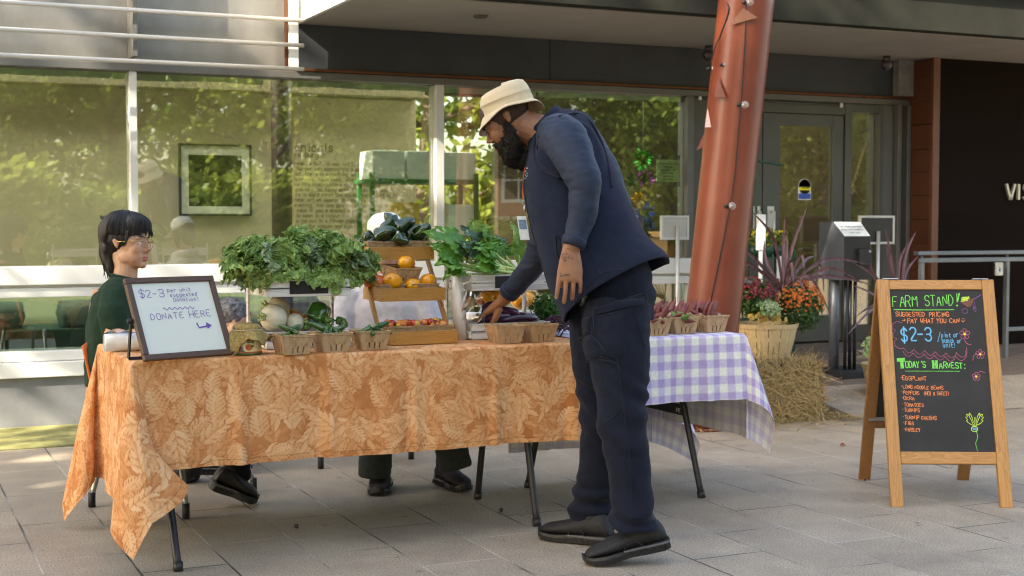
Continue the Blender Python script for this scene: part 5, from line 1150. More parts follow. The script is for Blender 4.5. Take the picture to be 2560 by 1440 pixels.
for a, c in ((v_t, HB - .002), (v_b0, v_b1)): mb = MB(); mb.box((sw + .0005, .002, a), (WB - sw - .0005, .024, c)); mb.build('rail', m_pinx, S, bevel=.003)
mb = MB(); mb.box((sw + .0005, .008, v_b1 + .0005), (WB - sw - .0005, .018, v_t - .0005)); bd = mb.build('chalkboard', M('chalk_slate', (.022, .022, .023), .7, .22, 5, detail=8), S)
R0_ = inv @ (B0 + nb * .66); R1_ = inv @ (B1 + nb * .66); tz0 = Vector((0, .03, HB - .01)); tz1 = Vector((WB, .03, HB - .01))
for a, c, sg in ((R0_, tz0, 1), (R1_, tz1, -1)):
    mb = MB(); d = Vector((sg * sw / 2, 0, 0)); mb.bar(a + d, c + d, sw, .026, up=(0, 1, 0)); mb.build('rear_leg', m_pind, S, bevel=.003)
mb = MB(); a, c = lerp(R0_, tz0, .30) + Vector((sw, 0, 0)), lerp(R1_, tz1, .30) - Vector((sw, 0, 0)); mb.bar(a, c, .024, .05, up=(tz0 - R0_)); mb.build('rear_rail', m_pind, S, bevel=.003)
mb = MB(); q0 = [lerp(R0_, tz0, .32) + Vector((sw, 0, 0)), lerp(R1_, tz1, .32) - Vector((sw, 0, 0)), lerp(R1_, tz1, .93) - Vector((sw, 0, 0)), lerp(R0_, tz0, .93) + Vector((sw, 0, 0))]; dd = Vector((0, -.006, 0)); mb.add(q0 + [p + dd for p in q0], [(0, 1, 2, 3), (7, 6, 5, 4), (0, 4, 5, 1), (1, 5, 6, 2), (2, 6, 7, 3), (3, 7, 4, 0)]); mb.build('rear_board', MATS['chalk_slate'], S)
m_steel = M('steel', (.42, .43, .43), .35, .1, 10, metal=.8)
for x in (.06, WB - .06): mb = MB(); mb.box((x - .035, -.002, HB + .0005), (x + .035, .05, HB + .004)); mb.build('hinge', m_steel, S)
mb = MB(); a = lerp(R0_, tz0, .315); mb.bar(a + Vector((sw * .5, -.018, -.005)), a + Vector((sw * .5, -.018, .09)), .018, .003, up=(0, 1, 0)); mb.bar(a + Vector((sw * .5 - .009, -.018, 0)), a + Vector((sw + .06, -.018, 0)), .018, .003, up=(0, 1, 0)); mb.build('bracket', m_steel, S)
mb = MB(); mb.tube(catmull([(WB * .42, .02, v_b0), (WB * .46, .022, v_b0 - .012), (WB * .52, .022, v_b0 - .014), (WB * .56, .02, v_b0)], 5), .0015, 5); mb.build('chain', m_steel, S)
bw0, bw1 = sw, WB - sw; bh0, bh1 = v_b1, v_t
def cp(cx, cy):
    v = (1070 - cy) / 963; left = 230 + 35 * (1 - v); wd = 565 + 12 * (1 - v); return bw0 + (cx - left) / wd * (bw1 - bw0), bh0 + v * (bh1 - bh0)
PXM = (bh1 - bh0) / 963
cput = lambda u, v, z: (u, .008 - z, v)
CHK = {k: MB() for k in ('green', 'orange', 'blue', 'pink', 'yellow', 'purple', 'brown', 'lime')}
def wr(col, s, cx, cy, hpx, wpx, w=3.4, sp=1.5, slope=0, slant=.0):
    u, v = cp(cx, cy); h = hpx * PXM; tw = text_width(s, h, sp); write(CHK[col], s, u, v, h, w * PXM, cput, sp=sp, sx=wpx * (bw1 - bw0) / 570 / tw, slope=slope, jit=.10, slant=slant)
def dr(col, pts, w=2.6, smooth=True): stroke_mesh(CHK[col], [cp(*p) for p in pts], w * PXM, cput, z=.001 + rnd.uniform(0, .0002), jit=.3, smooth=smooth)
wr('green', 'FARM', 250, 211, 66, 160, 4.6, slope=.0); wr('green', 'STAND', 445, 205, 64, 180, 4.6, slope=.02)
dr('green', [(655, 130), (642, 180)], 9); dr('green', [(640, 130), (640, 182)], 4); dr('green', [(638, 203), (641, 205)], 8)
dr('green', [(254, 228), (400, 231), (620, 229)], 4.2); dr('green', [(256, 231), (420, 233), (618, 230)], 2)
wr('orange', 'SUGGESTED', 266, 270, 25, 180, 3.6); wr('orange', 'PRICING', 470, 271, 25, 122, 3.6)
dr('orange', [(302, 295), (322, 293)], 3); dr('orange', [(314, 286), (323, 293), (313, 300)], 3)
wr('orange', 'PAY WHAT YOU CAN', 333, 312, 27, 322, 3.6, slope=.012, slant=.12)
dr('orange', [(665, 293), (668, 303), (676, 303), (681, 292)], 3); dr('orange', [(668, 284), (669, 284)], 4); dr('orange', [(678, 284), (679, 284)], 4)
wr('blue', '$2-3', 294, 418, 78, 200, 8.5, 1.6); dr('blue', [(531, 365), (515, 424)], 4)
wr('blue', 'pint or', 540, 395, 26, 104, 3.4); wr('blue', 'bunch or', 541, 430, 26, 122, 3.4); wr('blue', 'unit!', 548, 457, 25, 76, 3.4)
sc = [(300, 310), (270, 300), (242, 318), (240, 345), (262, 352), (243, 372), (246, 398), (268, 405), (248, 425), (255, 450), (285, 466), (305, 462)]
dr('pink', sc, 2.4)
for off_ in (0, 26):
    x = 306 - off_ * .2; y = 461 + off_ * .8; P_ = []
    for k in range(6):
        x2 = x + 62 + 4 * (k % 2); y2 = y + 8
        P_ += [(x + (x2 - x) * t, y + (y2 - y) * t + 26 * math.sin(PI * t)) for t in np.linspace(0, 1, 7)]; x, y = x2, y2 - (1 if k < 4 else 12)
    dr('pink', P_ + [(x - 2, y - 24)], 2.4)
def flower(cx, cy, r, tail):
    for k in range(5):
        a = -PI / 2 + k * 2 * PI / 5; c, s = math.cos(a), math.sin(a); dr('pink', [(cx + .3 * r * math.cos(a - .5), cy + .3 * r * math.sin(a - .5)), (cx + r * math.cos(a - .42), cy + r * math.sin(a - .42)), (cx + 1.12 * r * c, cy + 1.12 * r * s), (cx + r * math.cos(a + .42), cy + r * math.sin(a + .42)), (cx + .3 * r * math.cos(a + .5), cy + .3 * r * math.sin(a + .5))], 2.6)
    u, v = cp(cx, cy); CHK['yellow'].add([cput(u + .26 * r * PXM * math.cos(a), v + .26 * r * PXM * math.sin(a), .0014) for a in np.linspace(0, 2 * PI, 11)[:-1]], [tuple(range(10))]); dr('pink', tail, 2.6)
flower(680, 376, 29, [(676, 404), (684, 428), (700, 438), (716, 439)]); flower(770, 497, 26, [(748, 492), (728, 508), (724, 534)]); flower(741, 630, 23, [(752, 606), (772, 598), (792, 606)])
# Today's Harvest
for k in range(7): dr('green', [(264, 524 + k * 3), (311, 522 + k * 3)], 3.2)
for k in range(5): dr('green', [(284 + k * 4, 540), (286 + k * 4, 582)], 4)
wr('green', "ODAY'S", 314, 578, 38, 128, 5.4)
for k in range(3): dr('green', [(477 + k * 5, 536), (478 + k * 5, 582)], 4.6); dr('green', [(497 + k * 5, 536), (498 + k * 5, 582)], 4.6)
dr('green', [(478, 558), (508, 557)], 7); wr('green', 'ARVEST:', 520, 581, 34, 165, 5.4)
dr('green', [(312 + 6 * k, 597 + (4 if k % 2 else 0)) for k in range(56)], 2.6)
for cy, s, wpx in ((652, 'EGGPLANT', 148), (702, 'LONG NOODLE BEANS', 244), (736, 'PEPPERS', 100), (769, 'OKRA', 68), (807, 'TOMATOES', 121), (838, 'TURNIPS', 93), (881, 'TURNIP GREENS', 192), (914, 'FIGS', 54), (953, 'PARSLEY', 89)):
    x = 294 + (cy - 650) * .03; wr('orange', s, x, cy, 24 if cy < 660 else 20, wpx, 2.9, slope=-.03); dr('orange', [(x - 10, cy - 14), (x - 9, cy - 14)], 3.4)
wr('orange', '(HOT & SWEET)', 417, 741, 21, 160, 2.8, slope=-.01)
# wheelbarrow and turnip drawings
for k in range(16): dr('brown', [(668 + k * 2.2, 186 + k * 1.6), (745 - k * 1.5, 160 + k * 3.2)], 4)
dr('purple', [(742, 166), (770, 148), (790, 136)], 4); dr('purple', [(748, 182), (735, 225), (754, 247), (752, 200), (740, 222), (755, 222)], 3); dr('purple', [(668 + 18 * math.cos(a) + 18, 237 + 15 * math.sin(a)) for a in np.linspace(0, 6.3, 18)], 3)
for k in range(9): dr('lime', [(664 + 5 * k, 182 - k * 1.0), (672 + 5 * k, 148 - 2 * (k % 3)), (676 + 5 * k, 178 - 2 * k)], 2.6)
for sx in (-1, 1):
    dr('lime', [(722 + sx * 4, 925), (722 + sx * 18, 890), (722 + sx * 40, 850)], 3); dr('lime', [(722 + sx * 6, 918), (722 + sx * 34, 905), (722 + sx * 52, 888), (722 + sx * 40, 884), (722 + sx * 56, 868), (722 + sx * 42, 868), (722 + sx * 50, 848), (722 + sx * 30, 862), (722 + sx * 32, 840), (722 + sx * 18, 862), (722 + sx * 8, 900)], 3)
dr('lime', [(722, 920), (724, 870)], 4); dr('lime', [(719 + 19 * math.cos(a), 937 + 16 * math.sin(a)) for a in np.linspace(0, 6.3, 16)], 3.6)
for k in range(5): dr('blue', [(708 + k * 5, 930), (712 + k * 5, 944)], 3)
dr('green', [(730, 950), (738, 985), (722, 1018), (726, 1040), (732, 1064)], 3.4)
ccol = {'green': (.16, .62, .10), 'orange': (.78, .26, .09), 'blue': (.13, .42, .68), 'pink': (.50, .12, .22), 'yellow': (.80, .68, .06), 'purple': (.22, .08, .28), 'brown': (.16, .075, .05), 'lime': (.55, .78, .10)}
for k, b_ in CHK.items(): b_.build('chalk_lettering', M('chalk_' + k, ccol[k], .85, .28, 220), bd)
# ================================================================ hay bale, basket of autumn flowers
m_straw = M('straw', (.38, .24, .085), .7, .35, 60, col2=(.55, .39, .17)); m_strd = M('straw_core', (.16, .10, .035), .95, .4, 25, .8, 60)
def strands(mb, q, n, fn, ln=(.05, .16), w=.0022):
    for i in range(n):
        p, nn, d = fn(q); L_ = q.uniform(*ln); s = d.cross(nn).normalized() * w * q.uniform(.6, 1.4); e = p + d * L_ + nn * q.uniform(-.004, .02); md = (p + e) / 2 + nn * q.uniform(0, .012)
        mb.add([p - s, p + s, md + s, md - s, e + s * .6, e - s * .6], [(0, 1, 2, 3), (3, 2, 4, 5)])
HX0, HX1, HY0, HY1, HZ_ = 4.42, 5.36, 7.02, 7.46, .355
def bale_pt(q):
    f = q.random()
    if f < .42: p = Vector((q.uniform(HX0, HX1), HY0 + q.gauss(-.005, .008), q.uniform(.0, HZ_))); nn = Vector((0, -1, 0))
    elif f < .62: p = Vector((HX1 + q.gauss(.005, .01), q.uniform(HY0, HY1), q.uniform(0, HZ_))); nn = Vector((1, 0, 0))
    elif f < .72: p = Vector((HX0 - q.gauss(.005, .008), q.uniform(HY0, HY1), q.uniform(0, HZ_))); nn = Vector((-1, 0, 0))
    else: p = Vector((q.uniform(HX0, HX1), q.uniform(HY0, HY1), HZ_ + q.gauss(.004, .008))); nn = Vector((0, 0, 1))
    d = Vector((q.gauss(0, 1), q.gauss(0, 1), q.gauss(0, 1))); d = (d - nn * d.dot(nn) * .75).normalized(); return p - d * .04, nn, d
T = thing('hay_bale', 'straw bale standing on the pavement under the bushel basket of flowers', 'hay bale', (0, 0, 0))
q = random.Random(9); mb = MB(); strands(mb, q, 5200, bale_pt); strands(mb, q, 700, lambda q_: (lambda t_: (t_[0], t_[1], (t_[2] + t_[1] * .45).normalized()))(bale_pt(q_)), (.08, .2), .0018); mb.build('straw', m_straw, T)
mb = MB(); mb.box((HX0 + .012, HY0 + .012, 0), (HX1 - .012, HY1 - .012, HZ_ - .012)); mb.build('core', m_strd, T, bevel=.02)
mb = MB()
for x in (HX0 + .25, HX1 - .25): mb.tube([(x, HY0 - .008, 0), (x, HY0 - .008, HZ_), (x, HY0, HZ_ + .006), (x, HY1, HZ_ + .006)], .003, 5)
mb.build('twine', M('twine', (.30, .22, .10), .8), T)
def loose(q):
    x = q.gauss(4.9, .55); y = 6.98 + q.gauss(-.02, .13); 
    if q.random() < .4: x, y = 5.42 + abs(q.gauss(0, .14)), q.uniform(6.9, 7.4)
    if q.random() < .12: x, y = q.uniform(3.9, 5.8), q.uniform(6.3, 7.0)
    return Vector((x, y, q.uniform(.002, .02))), Vector((0, 0, 1)), Vector((q.gauss(0, 1), q.gauss(0, 1), 0)).normalized()
mb = MB(); strands(mb, q, 900, loose, (.05, .18)); struct(mb.build('loose_straw', m_straw), 'stuff')
# bushel basket
P = atz(1950, 900, HZ_ + .01); BC = Vector((P.x, P.y + .155, HZ_ + .008))
m_bush = woodmat('bushel_wood', (.62, .47, .26), (.46, .32, .15), 2, 3, .6, .1)
def bushel(T):
    mb = MB(); k = 15
    for i in range(k):
        a0, a1 = 2 * PI * i / k + .012, 2 * PI * (i + 1) / k - .012
        def f(u, v): 
            a = lerp(a0, a1, u); r = lerp(.146, .198, v) + .004 * math.sin(v * 3); return (r * math.cos(a), r * math.sin(a), .005 + .215 * v + (.004 * math.sin(i * 3.1) if v == 1 else 0))
        mb.grid(f, 3, 5, 0, False)
    mb.build('staves', m_bush, T, solid=.004)
    mb = MB()
    for z, r, h in ((.012, .154, .022), (.118, .180, .026), (.20, .202, .028)): mb.lathe([(r, z), (r + .003 + .003 * (z > .1), z + h), (r - .003 + .004 * (z > .1), z + h), (r - .004, z)], 40, sm=False, caps=False)
    mb.build('hoop', m_bush, T)
    mb = MB(); mb.lathe([(0, .005), (.138, .006)], 20); mb.lathe([(0, .19), (.175, .19)], 20); mb.build('soil', M('soil', (.04, .03, .02), .95, .3, 40), T)
T = thing('bushel_basket', 'slatted wooden bushel basket on the straw bale holding autumn flowers', 'basket', BC); bushel(T)
m_mumf = leafmat('mum_foliage', (.03, .085, .02), (.09, .17, .045), .55, .25, 30)
def mum(name, label, c, rad, nfl, col, col2, cen, seed, cut=-.3, squash=(1, 1, 1), flr=.0135, droop=0):
    T = thing(name, label, 'flowers', c); q = random.Random(seed); mb = MB()
    for i in range(1500):
        d = Vector((q.gauss(0, 1), q.gauss(0, 1), q.gauss(.1, .9))).normalized(); p = Vector((d.x * squash[0], d.y * squash[1], d.z * squash[2])) * rad * q.uniform(.5, .98)
        if droop: p.z -= droop * max(0, p.x / rad) * q.random()
        n_ = (d + Vector((q.gauss(0, .7), q.gauss(0, .7), q.gauss(0, .7)))).normalized(); a = n_.orthogonal().normalized(); a = Matrix.Rotation(q.uniform(0, 6), 3, n_) @ a; b = n_.cross(a); s = q.uniform(.007, .014)
        mb.add([p - a * s * 1.6, p + b * s * .7, p + a * s * 1.6, p - b * s * .7], [(0, 1, 2, 3)])
    mb.build('foliage', m_mumf, T); mb = MB()
    for i in range(nfl):
        d = Vector((q.gauss(0, 1), q.gauss(-.35, 1), q.gauss(.55, .7))).normalized()
        if d.z < cut: continue
        p = Vector((d.x * squash[0], d.y * squash[1], d.z * squash[2])) * rad * q.uniform(.93, 1.06); n_ = (d + Vector((0, -.3, .5))).normalized(); a = n_.orthogonal().normalized(); b = n_.cross(a); r = flr * q.uniform(.7, 1.25); m_ = 9; vs = [p + n_ * .002]
        for j in range(2 * m_): t_ = PI * j / m_; rr = r * (1 if j % 2 else .62); vs.append(p + a * (math.cos(t_) * rr) + b * (math.sin(t_) * rr) + n_ * (.004 if j % 2 else 0))
        mb.add(vs, [(0, 1 + j, 1 + (j + 1) % (2 * m_)) for j in range(2 * m_)], 0 if q.random() < .75 else 1)
        mb.add([p + n_ * .0035 + a * (math.cos(t_) * r * .28) + b * (math.sin(t_) * r * .28) for t_ in np.linspace(0, 6.28, 7)[:-1]], [tuple(range(6))], 2)
    mb.build('blossoms', [M('petal_%d' % seed, col, .6, .2, 40), M('petal_b%d' % seed, col2, .6, .2, 40), M('floret_%d' % seed, cen, .6)], T)
    return T
def at_basket(px, py, dy=0): return aty(px, py, BC.y + dy)
mum('chrysanthemum', 'burgundy chrysanthemums on the left of the bushel basket', at_basket(1882, 748, -.02), .145, 300, (.17, .012, .03), (.28, .03, .06), (.30, .10, .03), 3, .05, (1.0, .9, .95))
mum('chrysanthemum', 'orange chrysanthemums spilling over the right of the bushel basket', at_basket(1998, 768, -.02), .165, 380, (.52, .13, .02), (.40, .07, .015), (.45, .22, .03), 4, -.1, (1.0, .9, 1.05), .012, .05)
m_kal = leafmat('ornamental_kale', (.42, .52, .28), (.60, .68, .42), .5, .3, 24); m_kal2 = leafmat('ornamental_kale_outer', (.20, .33, .12), (.40, .50, .22), .5, .3, 20)
def rosette(name, label, c, r, seed, tilt=(.7, 0, 0)):
    T = thing(name, label, 'kale', c); T.rotation_euler = tilt; q = random.Random(seed); mb = MB()
    for i in range(34):
        a = i * 2.4; t_ = i / 33; el = lerp(1.35, .1, t_); L_ = lerp(.35, 1, t_) * r; d = Vector((math.cos(a) * math.cos(el), math.sin(a) * math.cos(el), math.sin(el)))
        kale_leaf(mb, d * .01, d, (0, 0, 1), L_, r * lerp(.5, .8, t_), seed + i, 0 if i < 22 else 1, .8, .2, 12, 10, 0)
    mb.build('leaves', [m_kal, m_kal2], T); return T
rosette('ornamental_kale', 'pale green frilly ornamental kale between the mums in the bushel basket', at_basket(1918, 775, -.14), .095, 60)
mb = MB(); q = random.Random(6)
for i in range(26):
    p = at_basket(1868 + q.uniform(0, 98), 790 + q.uniform(-8, 12), -.15 + q.uniform(-.02, .02)); n_ = Vector((q.gauss(0, .6), -1, q.gauss(.2, .5))).normalized(); a = n_.orthogonal().normalized(); b = n_.cross(a); s = q.uniform(.014, .026)
    mb.add([p - a * s, p - a * s * .4 + b * s * .8 + n_ * .006, p + a * s * .5 + b * s * .7, p + a * s + n_ * .008, p + a * s * .3 - b * s * .8, p - a * s * .5 - b * s * .7], [(0, 1, 2, 3, 4, 5)])
tag(mb.build('leaves', leafmat('yellow_leaf', (.55, .36, .05), (.68, .48, .16), .6, .3, 40)), 'withered yellow leaves along the front rim of the bushel basket', 'leaves')
m_drac = M('dracaena', (.085, .035, .045), .38, .3, 12, stretch=(4, 4, .6), col2=(.15, .075, .09)); 
def dracaena(name, label, base, tips, w=.0125):
    T = thing(name, label, 'plant', base); mb = MB(); base = Vector(base)
    for i, (md, tp__) in enumerate(tips):
        md, tp__ = Vector(md) - base, Vector(tp__) - base; pts = catmull([Vector((0, 0, -.02)), md, tp__], 8); k = len(pts)
        for j in range(k - 1):
            pass
        vs = []
        for j, p in enumerate(pts):
            d = (pts[min(j + 1, k - 1)] - pts[max(j - 1, 0)]).normalized(); s = d.cross(Vector((.42, .9, .12 * (i % 3 - 1)))).normalized(); u = j / (k - 1); ww = w * (.45 + .8 * u if u < .45 else .81 * (1 - ((u - .45) / .55) ** 1.6)) + .0008; n_ = s.cross(d)
            vs += [p - s * ww, p + n_ * ww * .35, p + s * ww]
        mb.add(vs, [(3 * j + a, 3 * j + a + 1, 3 * j + 4 + a, 3 * j + 3 + a) for j in range(k - 1) for a in (0, 1)], 0, True)
    mb.build('leaves', m_drac, T); mb = MB(); mb.tube([(0, 0, -.10), (0, 0, .03)], [.02, .012], 8); mb.build('stem', m_drac, T); return T
db = at_basket(1958, 722, .02)
dt = lambda mx, my, tx, ty, d1=0, d2=0: (at_basket(mx, my, .02 + d1), at_basket(tx, ty, .02 + d2))
dracaena('dracaena_plant', 'tall dark purple dracaena with arching strap leaves in the bushel basket', db, [dt(1982, 615, 2017, 519), dt(1935, 600, 1881, 530, -.05, -.1), dt(1958, 620, 1962, 545, .05, .05), dt(1966, 640, 1968, 582, .08, .1), dt(1880, 640, 1822, 612, -.1, -.2), dt(1890, 670, 1818, 636, -.05, -.1), dt(1860, 702, 1763, 735, -.15, -.25), dt(2060, 650, 2168, 660, -.05, -.05), dt(2070, 672, 2155, 706, -.1, -.15), dt(2060, 690, 2180, 712, -.05, -.1),
    dt(1976, 655, 1985, 722, -.08, -.12), dt(1998, 700, 2018, 777, -.12, -.14), dt(2020, 690, 2076, 785, -.1, -.12), dt(2010, 655, 2036, 640, .05, .1), dt(2045, 660, 2060, 730, .05, .0), dt(1915, 650, 1912, 600, .1, .15), dt(1930, 690, 1870, 670, .0, .0), dt(2000, 640, 2010, 670, -.05, -.1)])
# second planter, mostly behind the chalkboard
P2 = atslope(2232, 905, 6.9, SK) if False else aty(2232, 905, 7.30)
SB = Vector((P2.x, 7.30, (7.30 - 6.9) * SK + .004))
T = thing('bushel_basket', 'second wooden bushel basket of plants behind the chalkboard sign', 'basket', SB); bushel(T)
rosette('ornamental_kale', 'pale green ornamental kale peeking out left of the chalkboard', aty(2186, 873, 7.16), .10, 90, (.9, 0, -.4))
mum('chrysanthemum', 'dark red chrysanthemums just showing left of the chalkboard', aty(2200, 846, 7.32), .08, 90, (.30, .015, .02), (.22, .01, .015), (.3, .08, .02), 8, -.3)
dk = lambda mx, my, tx, ty, d1=0, d2=0: (aty(mx, my, 7.3 + d1), aty(tx, ty, 7.3 + d2))
dracaena('dracaena_plant', 'purple dracaena with upright leaves behind the chalkboard', aty(2250, 800, 7.3), [dk(2228, 650, 2213, 570), dk(2262, 650, 2290, 578), dk(2248, 660, 2279, 598, .05, .05), dk(2230, 690, 2216, 618, -.05, -.05), dk(2262, 690, 2296, 640), dk(2195, 700, 2130, 655, -.1, -.15), dk(2200, 745, 2132, 713, -.1, -.15), dk(2190, 770, 2118, 838, -.1, -.2), dk(2200, 760, 2140, 790, -.05, -.1), dk(2185, 690, 2178, 655, 0, 0)], .012)
# ================================================================ leaning red column with lights and pennants
cb = atd(1757, 935, 8.35); cb = atz(1752, 1070, 0); top = atd(1869, -30, 8.1)
c0, c1 = Vector((cb.x, cb.y, 0)), Vector((top.x, top.y, top.z)); c1 = c0 + (c1 - c0) * 1.12
T = thing('steel_column', 'leaning rust red round steel column rising past the canopy edge', 'column', (0, 0, 0)); CR = .163
m_red = M('column_red', (.175, .040, .021), .38, .16, 1.6, .03, 90, coat=.1, col2=(.215, .054, .028), detail=8)
mb = MB(); mb.tube([lerp(c0, c1, t_) for t_ in np.linspace(0, 1, 8)], CR, 40); mb.build('shaft', m_red, T)
mb = MB(); mb.lathe([(0, .003), (.175, .003), (.175, .012), (.16, .016)], 30, Matrix.Translation((c0.x, c0.y, 0))); mb.build('base_plate', m_red, T)
cax = (c1 - c0).normalized(); toc = (CAM0 - lerp(c0, c1, .5)); toc = (toc - cax * toc.dot(cax)).normalized(); crt = cax.cross(toc) * 1.0
if crt.dot(RT) < 0: crt = -crt
def oncol(px, py, lift=.004):
    """nearest point of the column's skin along a picture ray"""
    d = ray(px, py).normalized(); w0 = CAM0 - c0; dd = d - cax * d.dot(cax); ww = w0 - cax * w0.dot(cax); A_ = dd.dot(dd); Bq = 2 * dd.dot(ww); Cq = ww.dot(ww) - (CR + lift) ** 2; ds = Bq * Bq - 4 * A_ * Cq
    t_ = (-Bq - math.sqrt(max(ds, 0))) / (2 * A_); p = CAM0 + d * t_; n_ = (p - c0) - cax * (p - c0).dot(cax); return p, n_.normalized()
T = thing('light_string', 'string of clear round bulbs on a dark cord winding down the red column', 'string lights', (0, 0, 0))
mb = MB(); path = [oncol(1812 - 14, -8)[0], oncol(1822, 20)[0], oncol(1800, 90)[0], oncol(1788, 115, .03)[0], oncol(1776, 165, .04)[0]]
mb.tube(catmull(path, 5), .0035, 6)
path2 = [oncol(px, py)[0] for px, py in ((1866, 10), (1863, 90), (1858, 180), (1853, 255), (1846, 330), (1838, 430), (1826, 510), (1812, 580), (1800, 640), (1790, 690), (1778, 745), (1768, 790))]
mb.tube(catmull(path2, 5), .0035, 6); mb.build('cord', m_blk, T)
m_bulb = bpy.data.materials.new('clear_bulb'); m_bulb.use_nodes = True; b_ = m_bulb.node_tree.nodes['Principled BSDF']; b_.inputs['Base Color'].default_value = (.9, .9, .88, 1); b_.inputs['Roughness'].default_value = .03; b_.inputs['Alpha'].default_value = .22; b_.inputs['Specular IOR Level'].default_value = .8
for (px, py, ex_) in ((1863, 6, 0), (1775, 172, -.02), (1870, 262, .05), (1838, 515, .05), (1775, 790, .05), (1804, 162, 0)):
    p, n_ = oncol(px, py, .012); p0 = p - RT * (.045 if ex_ > 0 else 0) ; r = .022 if px != 1804 else .012
    mb = MB(); mb.tube([p0 - RT * (r * .9), p0 + RT * .006], [.0085, .0095], 10); so_ = mb.build('socket', m_blk, T)
    mb = MB(); mb.ball(p0 + RT * (r * 1.05 + .004), r, 16, 10); mb.tube([p0 + RT * .006, p0 + RT * (r)], [.003, .006], 6, 1); mb.build('bulb', [m_bulb, M('filament', (.55, .45, .30), .3, metal=.6)], so_)
T = thing('bunting', 'faded red triangular pennants hanging on the red column', 'bunting', (0, 0, 0))
m_pen = M('pennant_red', (.22, .055, .035), .7, .1, 20); m_pen2 = M('pennant_brown', (.13, .045, .03), .7, .1, 20); m_pens = M('pennant_stripe', (.70, .50, .45), .7, .3, 40, stretch=(1, 1, 9)); m_pent = M('pennant_tan', (.26, .115, .07), .7, .1, 20)
for tri, mt__ in ((((1858, 20), (1822, 64), (1894, 44)), m_pent), (((1795, 192), (1786, 242), (1815, 245)), m_pen2), (((1769, 270), (1762, 318), (1778, 318)), m_pens), (((1762, 330), (1741, 376), (1757, 368)), m_pen)):
    vs = []; sil = tri[0][0] < 1772
    for (px, py) in tri:
        if sil: p = atd(px, py, dep(oncol(1790, py)[0]) - .02)
        else: p, n_ = oncol(px, py, .016 if py < tri[0][1] + 5 else .03)
        vs.append(p)
    d = FW * .0015; mb = MB(); mb.add(vs + [v + d for v in vs], [(0, 1, 2), (5, 4, 3), (0, 3, 4, 1), (1, 4, 5, 2), (2, 5, 3, 0)]); mb.build('pennant', mt__, T)
# ================================================================ donation box on its stand
def slope_z(y): return max(0, (y - 6.9) * SK)
K0 = atslope(2132, 930, 6.9, SK); KY = K0.y; KD = dep(K0); KZ = K0.z
T = thing('donation_box', 'black metal donation box on a post and three thin rods with a paper notice', 'donation box', (0, 0, 0))
m_kblk = M('kiosk_black', (.022, .023, .026), .35, .12, 8, metal=.2); m_kgr = M('kiosk_grey', (.10, .11, .135), .35, .08, 6, metal=.2)
u_ = lambda px, py, dy=0: aty(px, py, KY + dy)
yF, yB = KY - .12, KY + .16
xl, xr = aty(2110, 600, yF).x, aty(2177, 600, yF).x; zb_, zt_, zf = aty(2140, 700, yF).z, aty(2140, 555, yB).z, aty(2140, 592, yF).z
mb = MB(); mb.add([(xl, yF, zb_), (xr, yF, zb_), (xr, yB, zb_), (xl, yB, zb_), (xl, yF, zf), (xr, yF, zf), (xr, yB - .16, zt_), (xl, yB - .16, zt_), (xr, yB, zt_), (xl, yB, zt_)], [(0, 1, 5, 4), (4, 5, 6, 7), (7, 6, 8, 9), (1, 2, 8, 6, 5), (3, 9, 8, 2), (0, 3, 2, 1)], 0)
mb.add([(xl, yF, zb_), (xl, yB, zb_), (xl, yF, zf), (xl, yB - .16, zt_), (xl, yB, zt_)], [(0, 2, 3, 4, 1)], 1); mb.build('box', [m_kblk, m_kgr], T, bevel=.003)
mb = MB(); xm = (xl + xr) / 2; mb.box((xm + .0, yF - .03, lerp(zb_, zf, .33)), (xr - .01, yF - .001, lerp(zb_, zf, .72))); mb.tube([(xr - .03, yF - .032, lerp(zb_, zf, .66)), (xr - .03, yF - .028, lerp(zb_, zf, .66))], .009, 12, 1); mb.build('lock_hasp', [m_kblk, m_steel], T, bevel=.004)
e1 = Vector((1, 0, 0)); e2 = (Vector((0, yB - .16, zt_)) - Vector((0, yF, zf))); e2l = e2.length; mk = frame(Vector((xl, yF, zf)), e1, e2)
kput = lambda u, v, z: mk @ Vector((u, -.003 - z, v))
mb = MB(); w_ = xr - xl; mb.add([kput(.004, .004, 0), kput(w_ - .004, .004, 0), kput(w_ - .002, e2l - .004, 0), kput(.0, e2l - .002, 0)], [(0, 1, 2, 3)]); nt_ = mb.build('notice', M('notice_white', (.74, .76, .72), .5, .04, 20), T)
mb = MB()
for i, s in enumerate(("Please consider supporting our", "Garden with a donation.", "Thank you!")): h = .0115; tw = text_width(s, h); sx = min(1, (w_ - .03) / tw); write(mb, s, w_ / 2 - tw * sx / 2, e2l * (.62 - .20 * i), h, .0022, kput, sx=sx, jit=.02)
mb.build('lettering', m_kblk, nt_)
xp_ = aty(2085, 800, KY + .05).x; mb = MB(); mb.tube([(xp_, KY + .05, KZ), (xp_, KY + .05, zb_ + .1)], .036, 16); mb.box((xp_ - .03, KY, zb_ - .0), (xl - .001, KY + .12, zt_ - .03)); mb.build('post', m_kgr, T)
for px in (2113, 2125, 2137): x = aty(px, 800, yF + .06).x; mb = MB(); mb.tube([(x, yF + .06, KZ + .02), (x, yF + .06, zb_)], .0125, 10); mb.build('rod', m_kblk, T)
mb = MB(); a, c = aty(2066, 935, KY).x, aty(2185, 935, KY).x; mb.box((a, KY - .17, KZ - .03), (c, KY + .15, KZ + .028)); mb.build('base', m_kblk, T, bevel=.004)
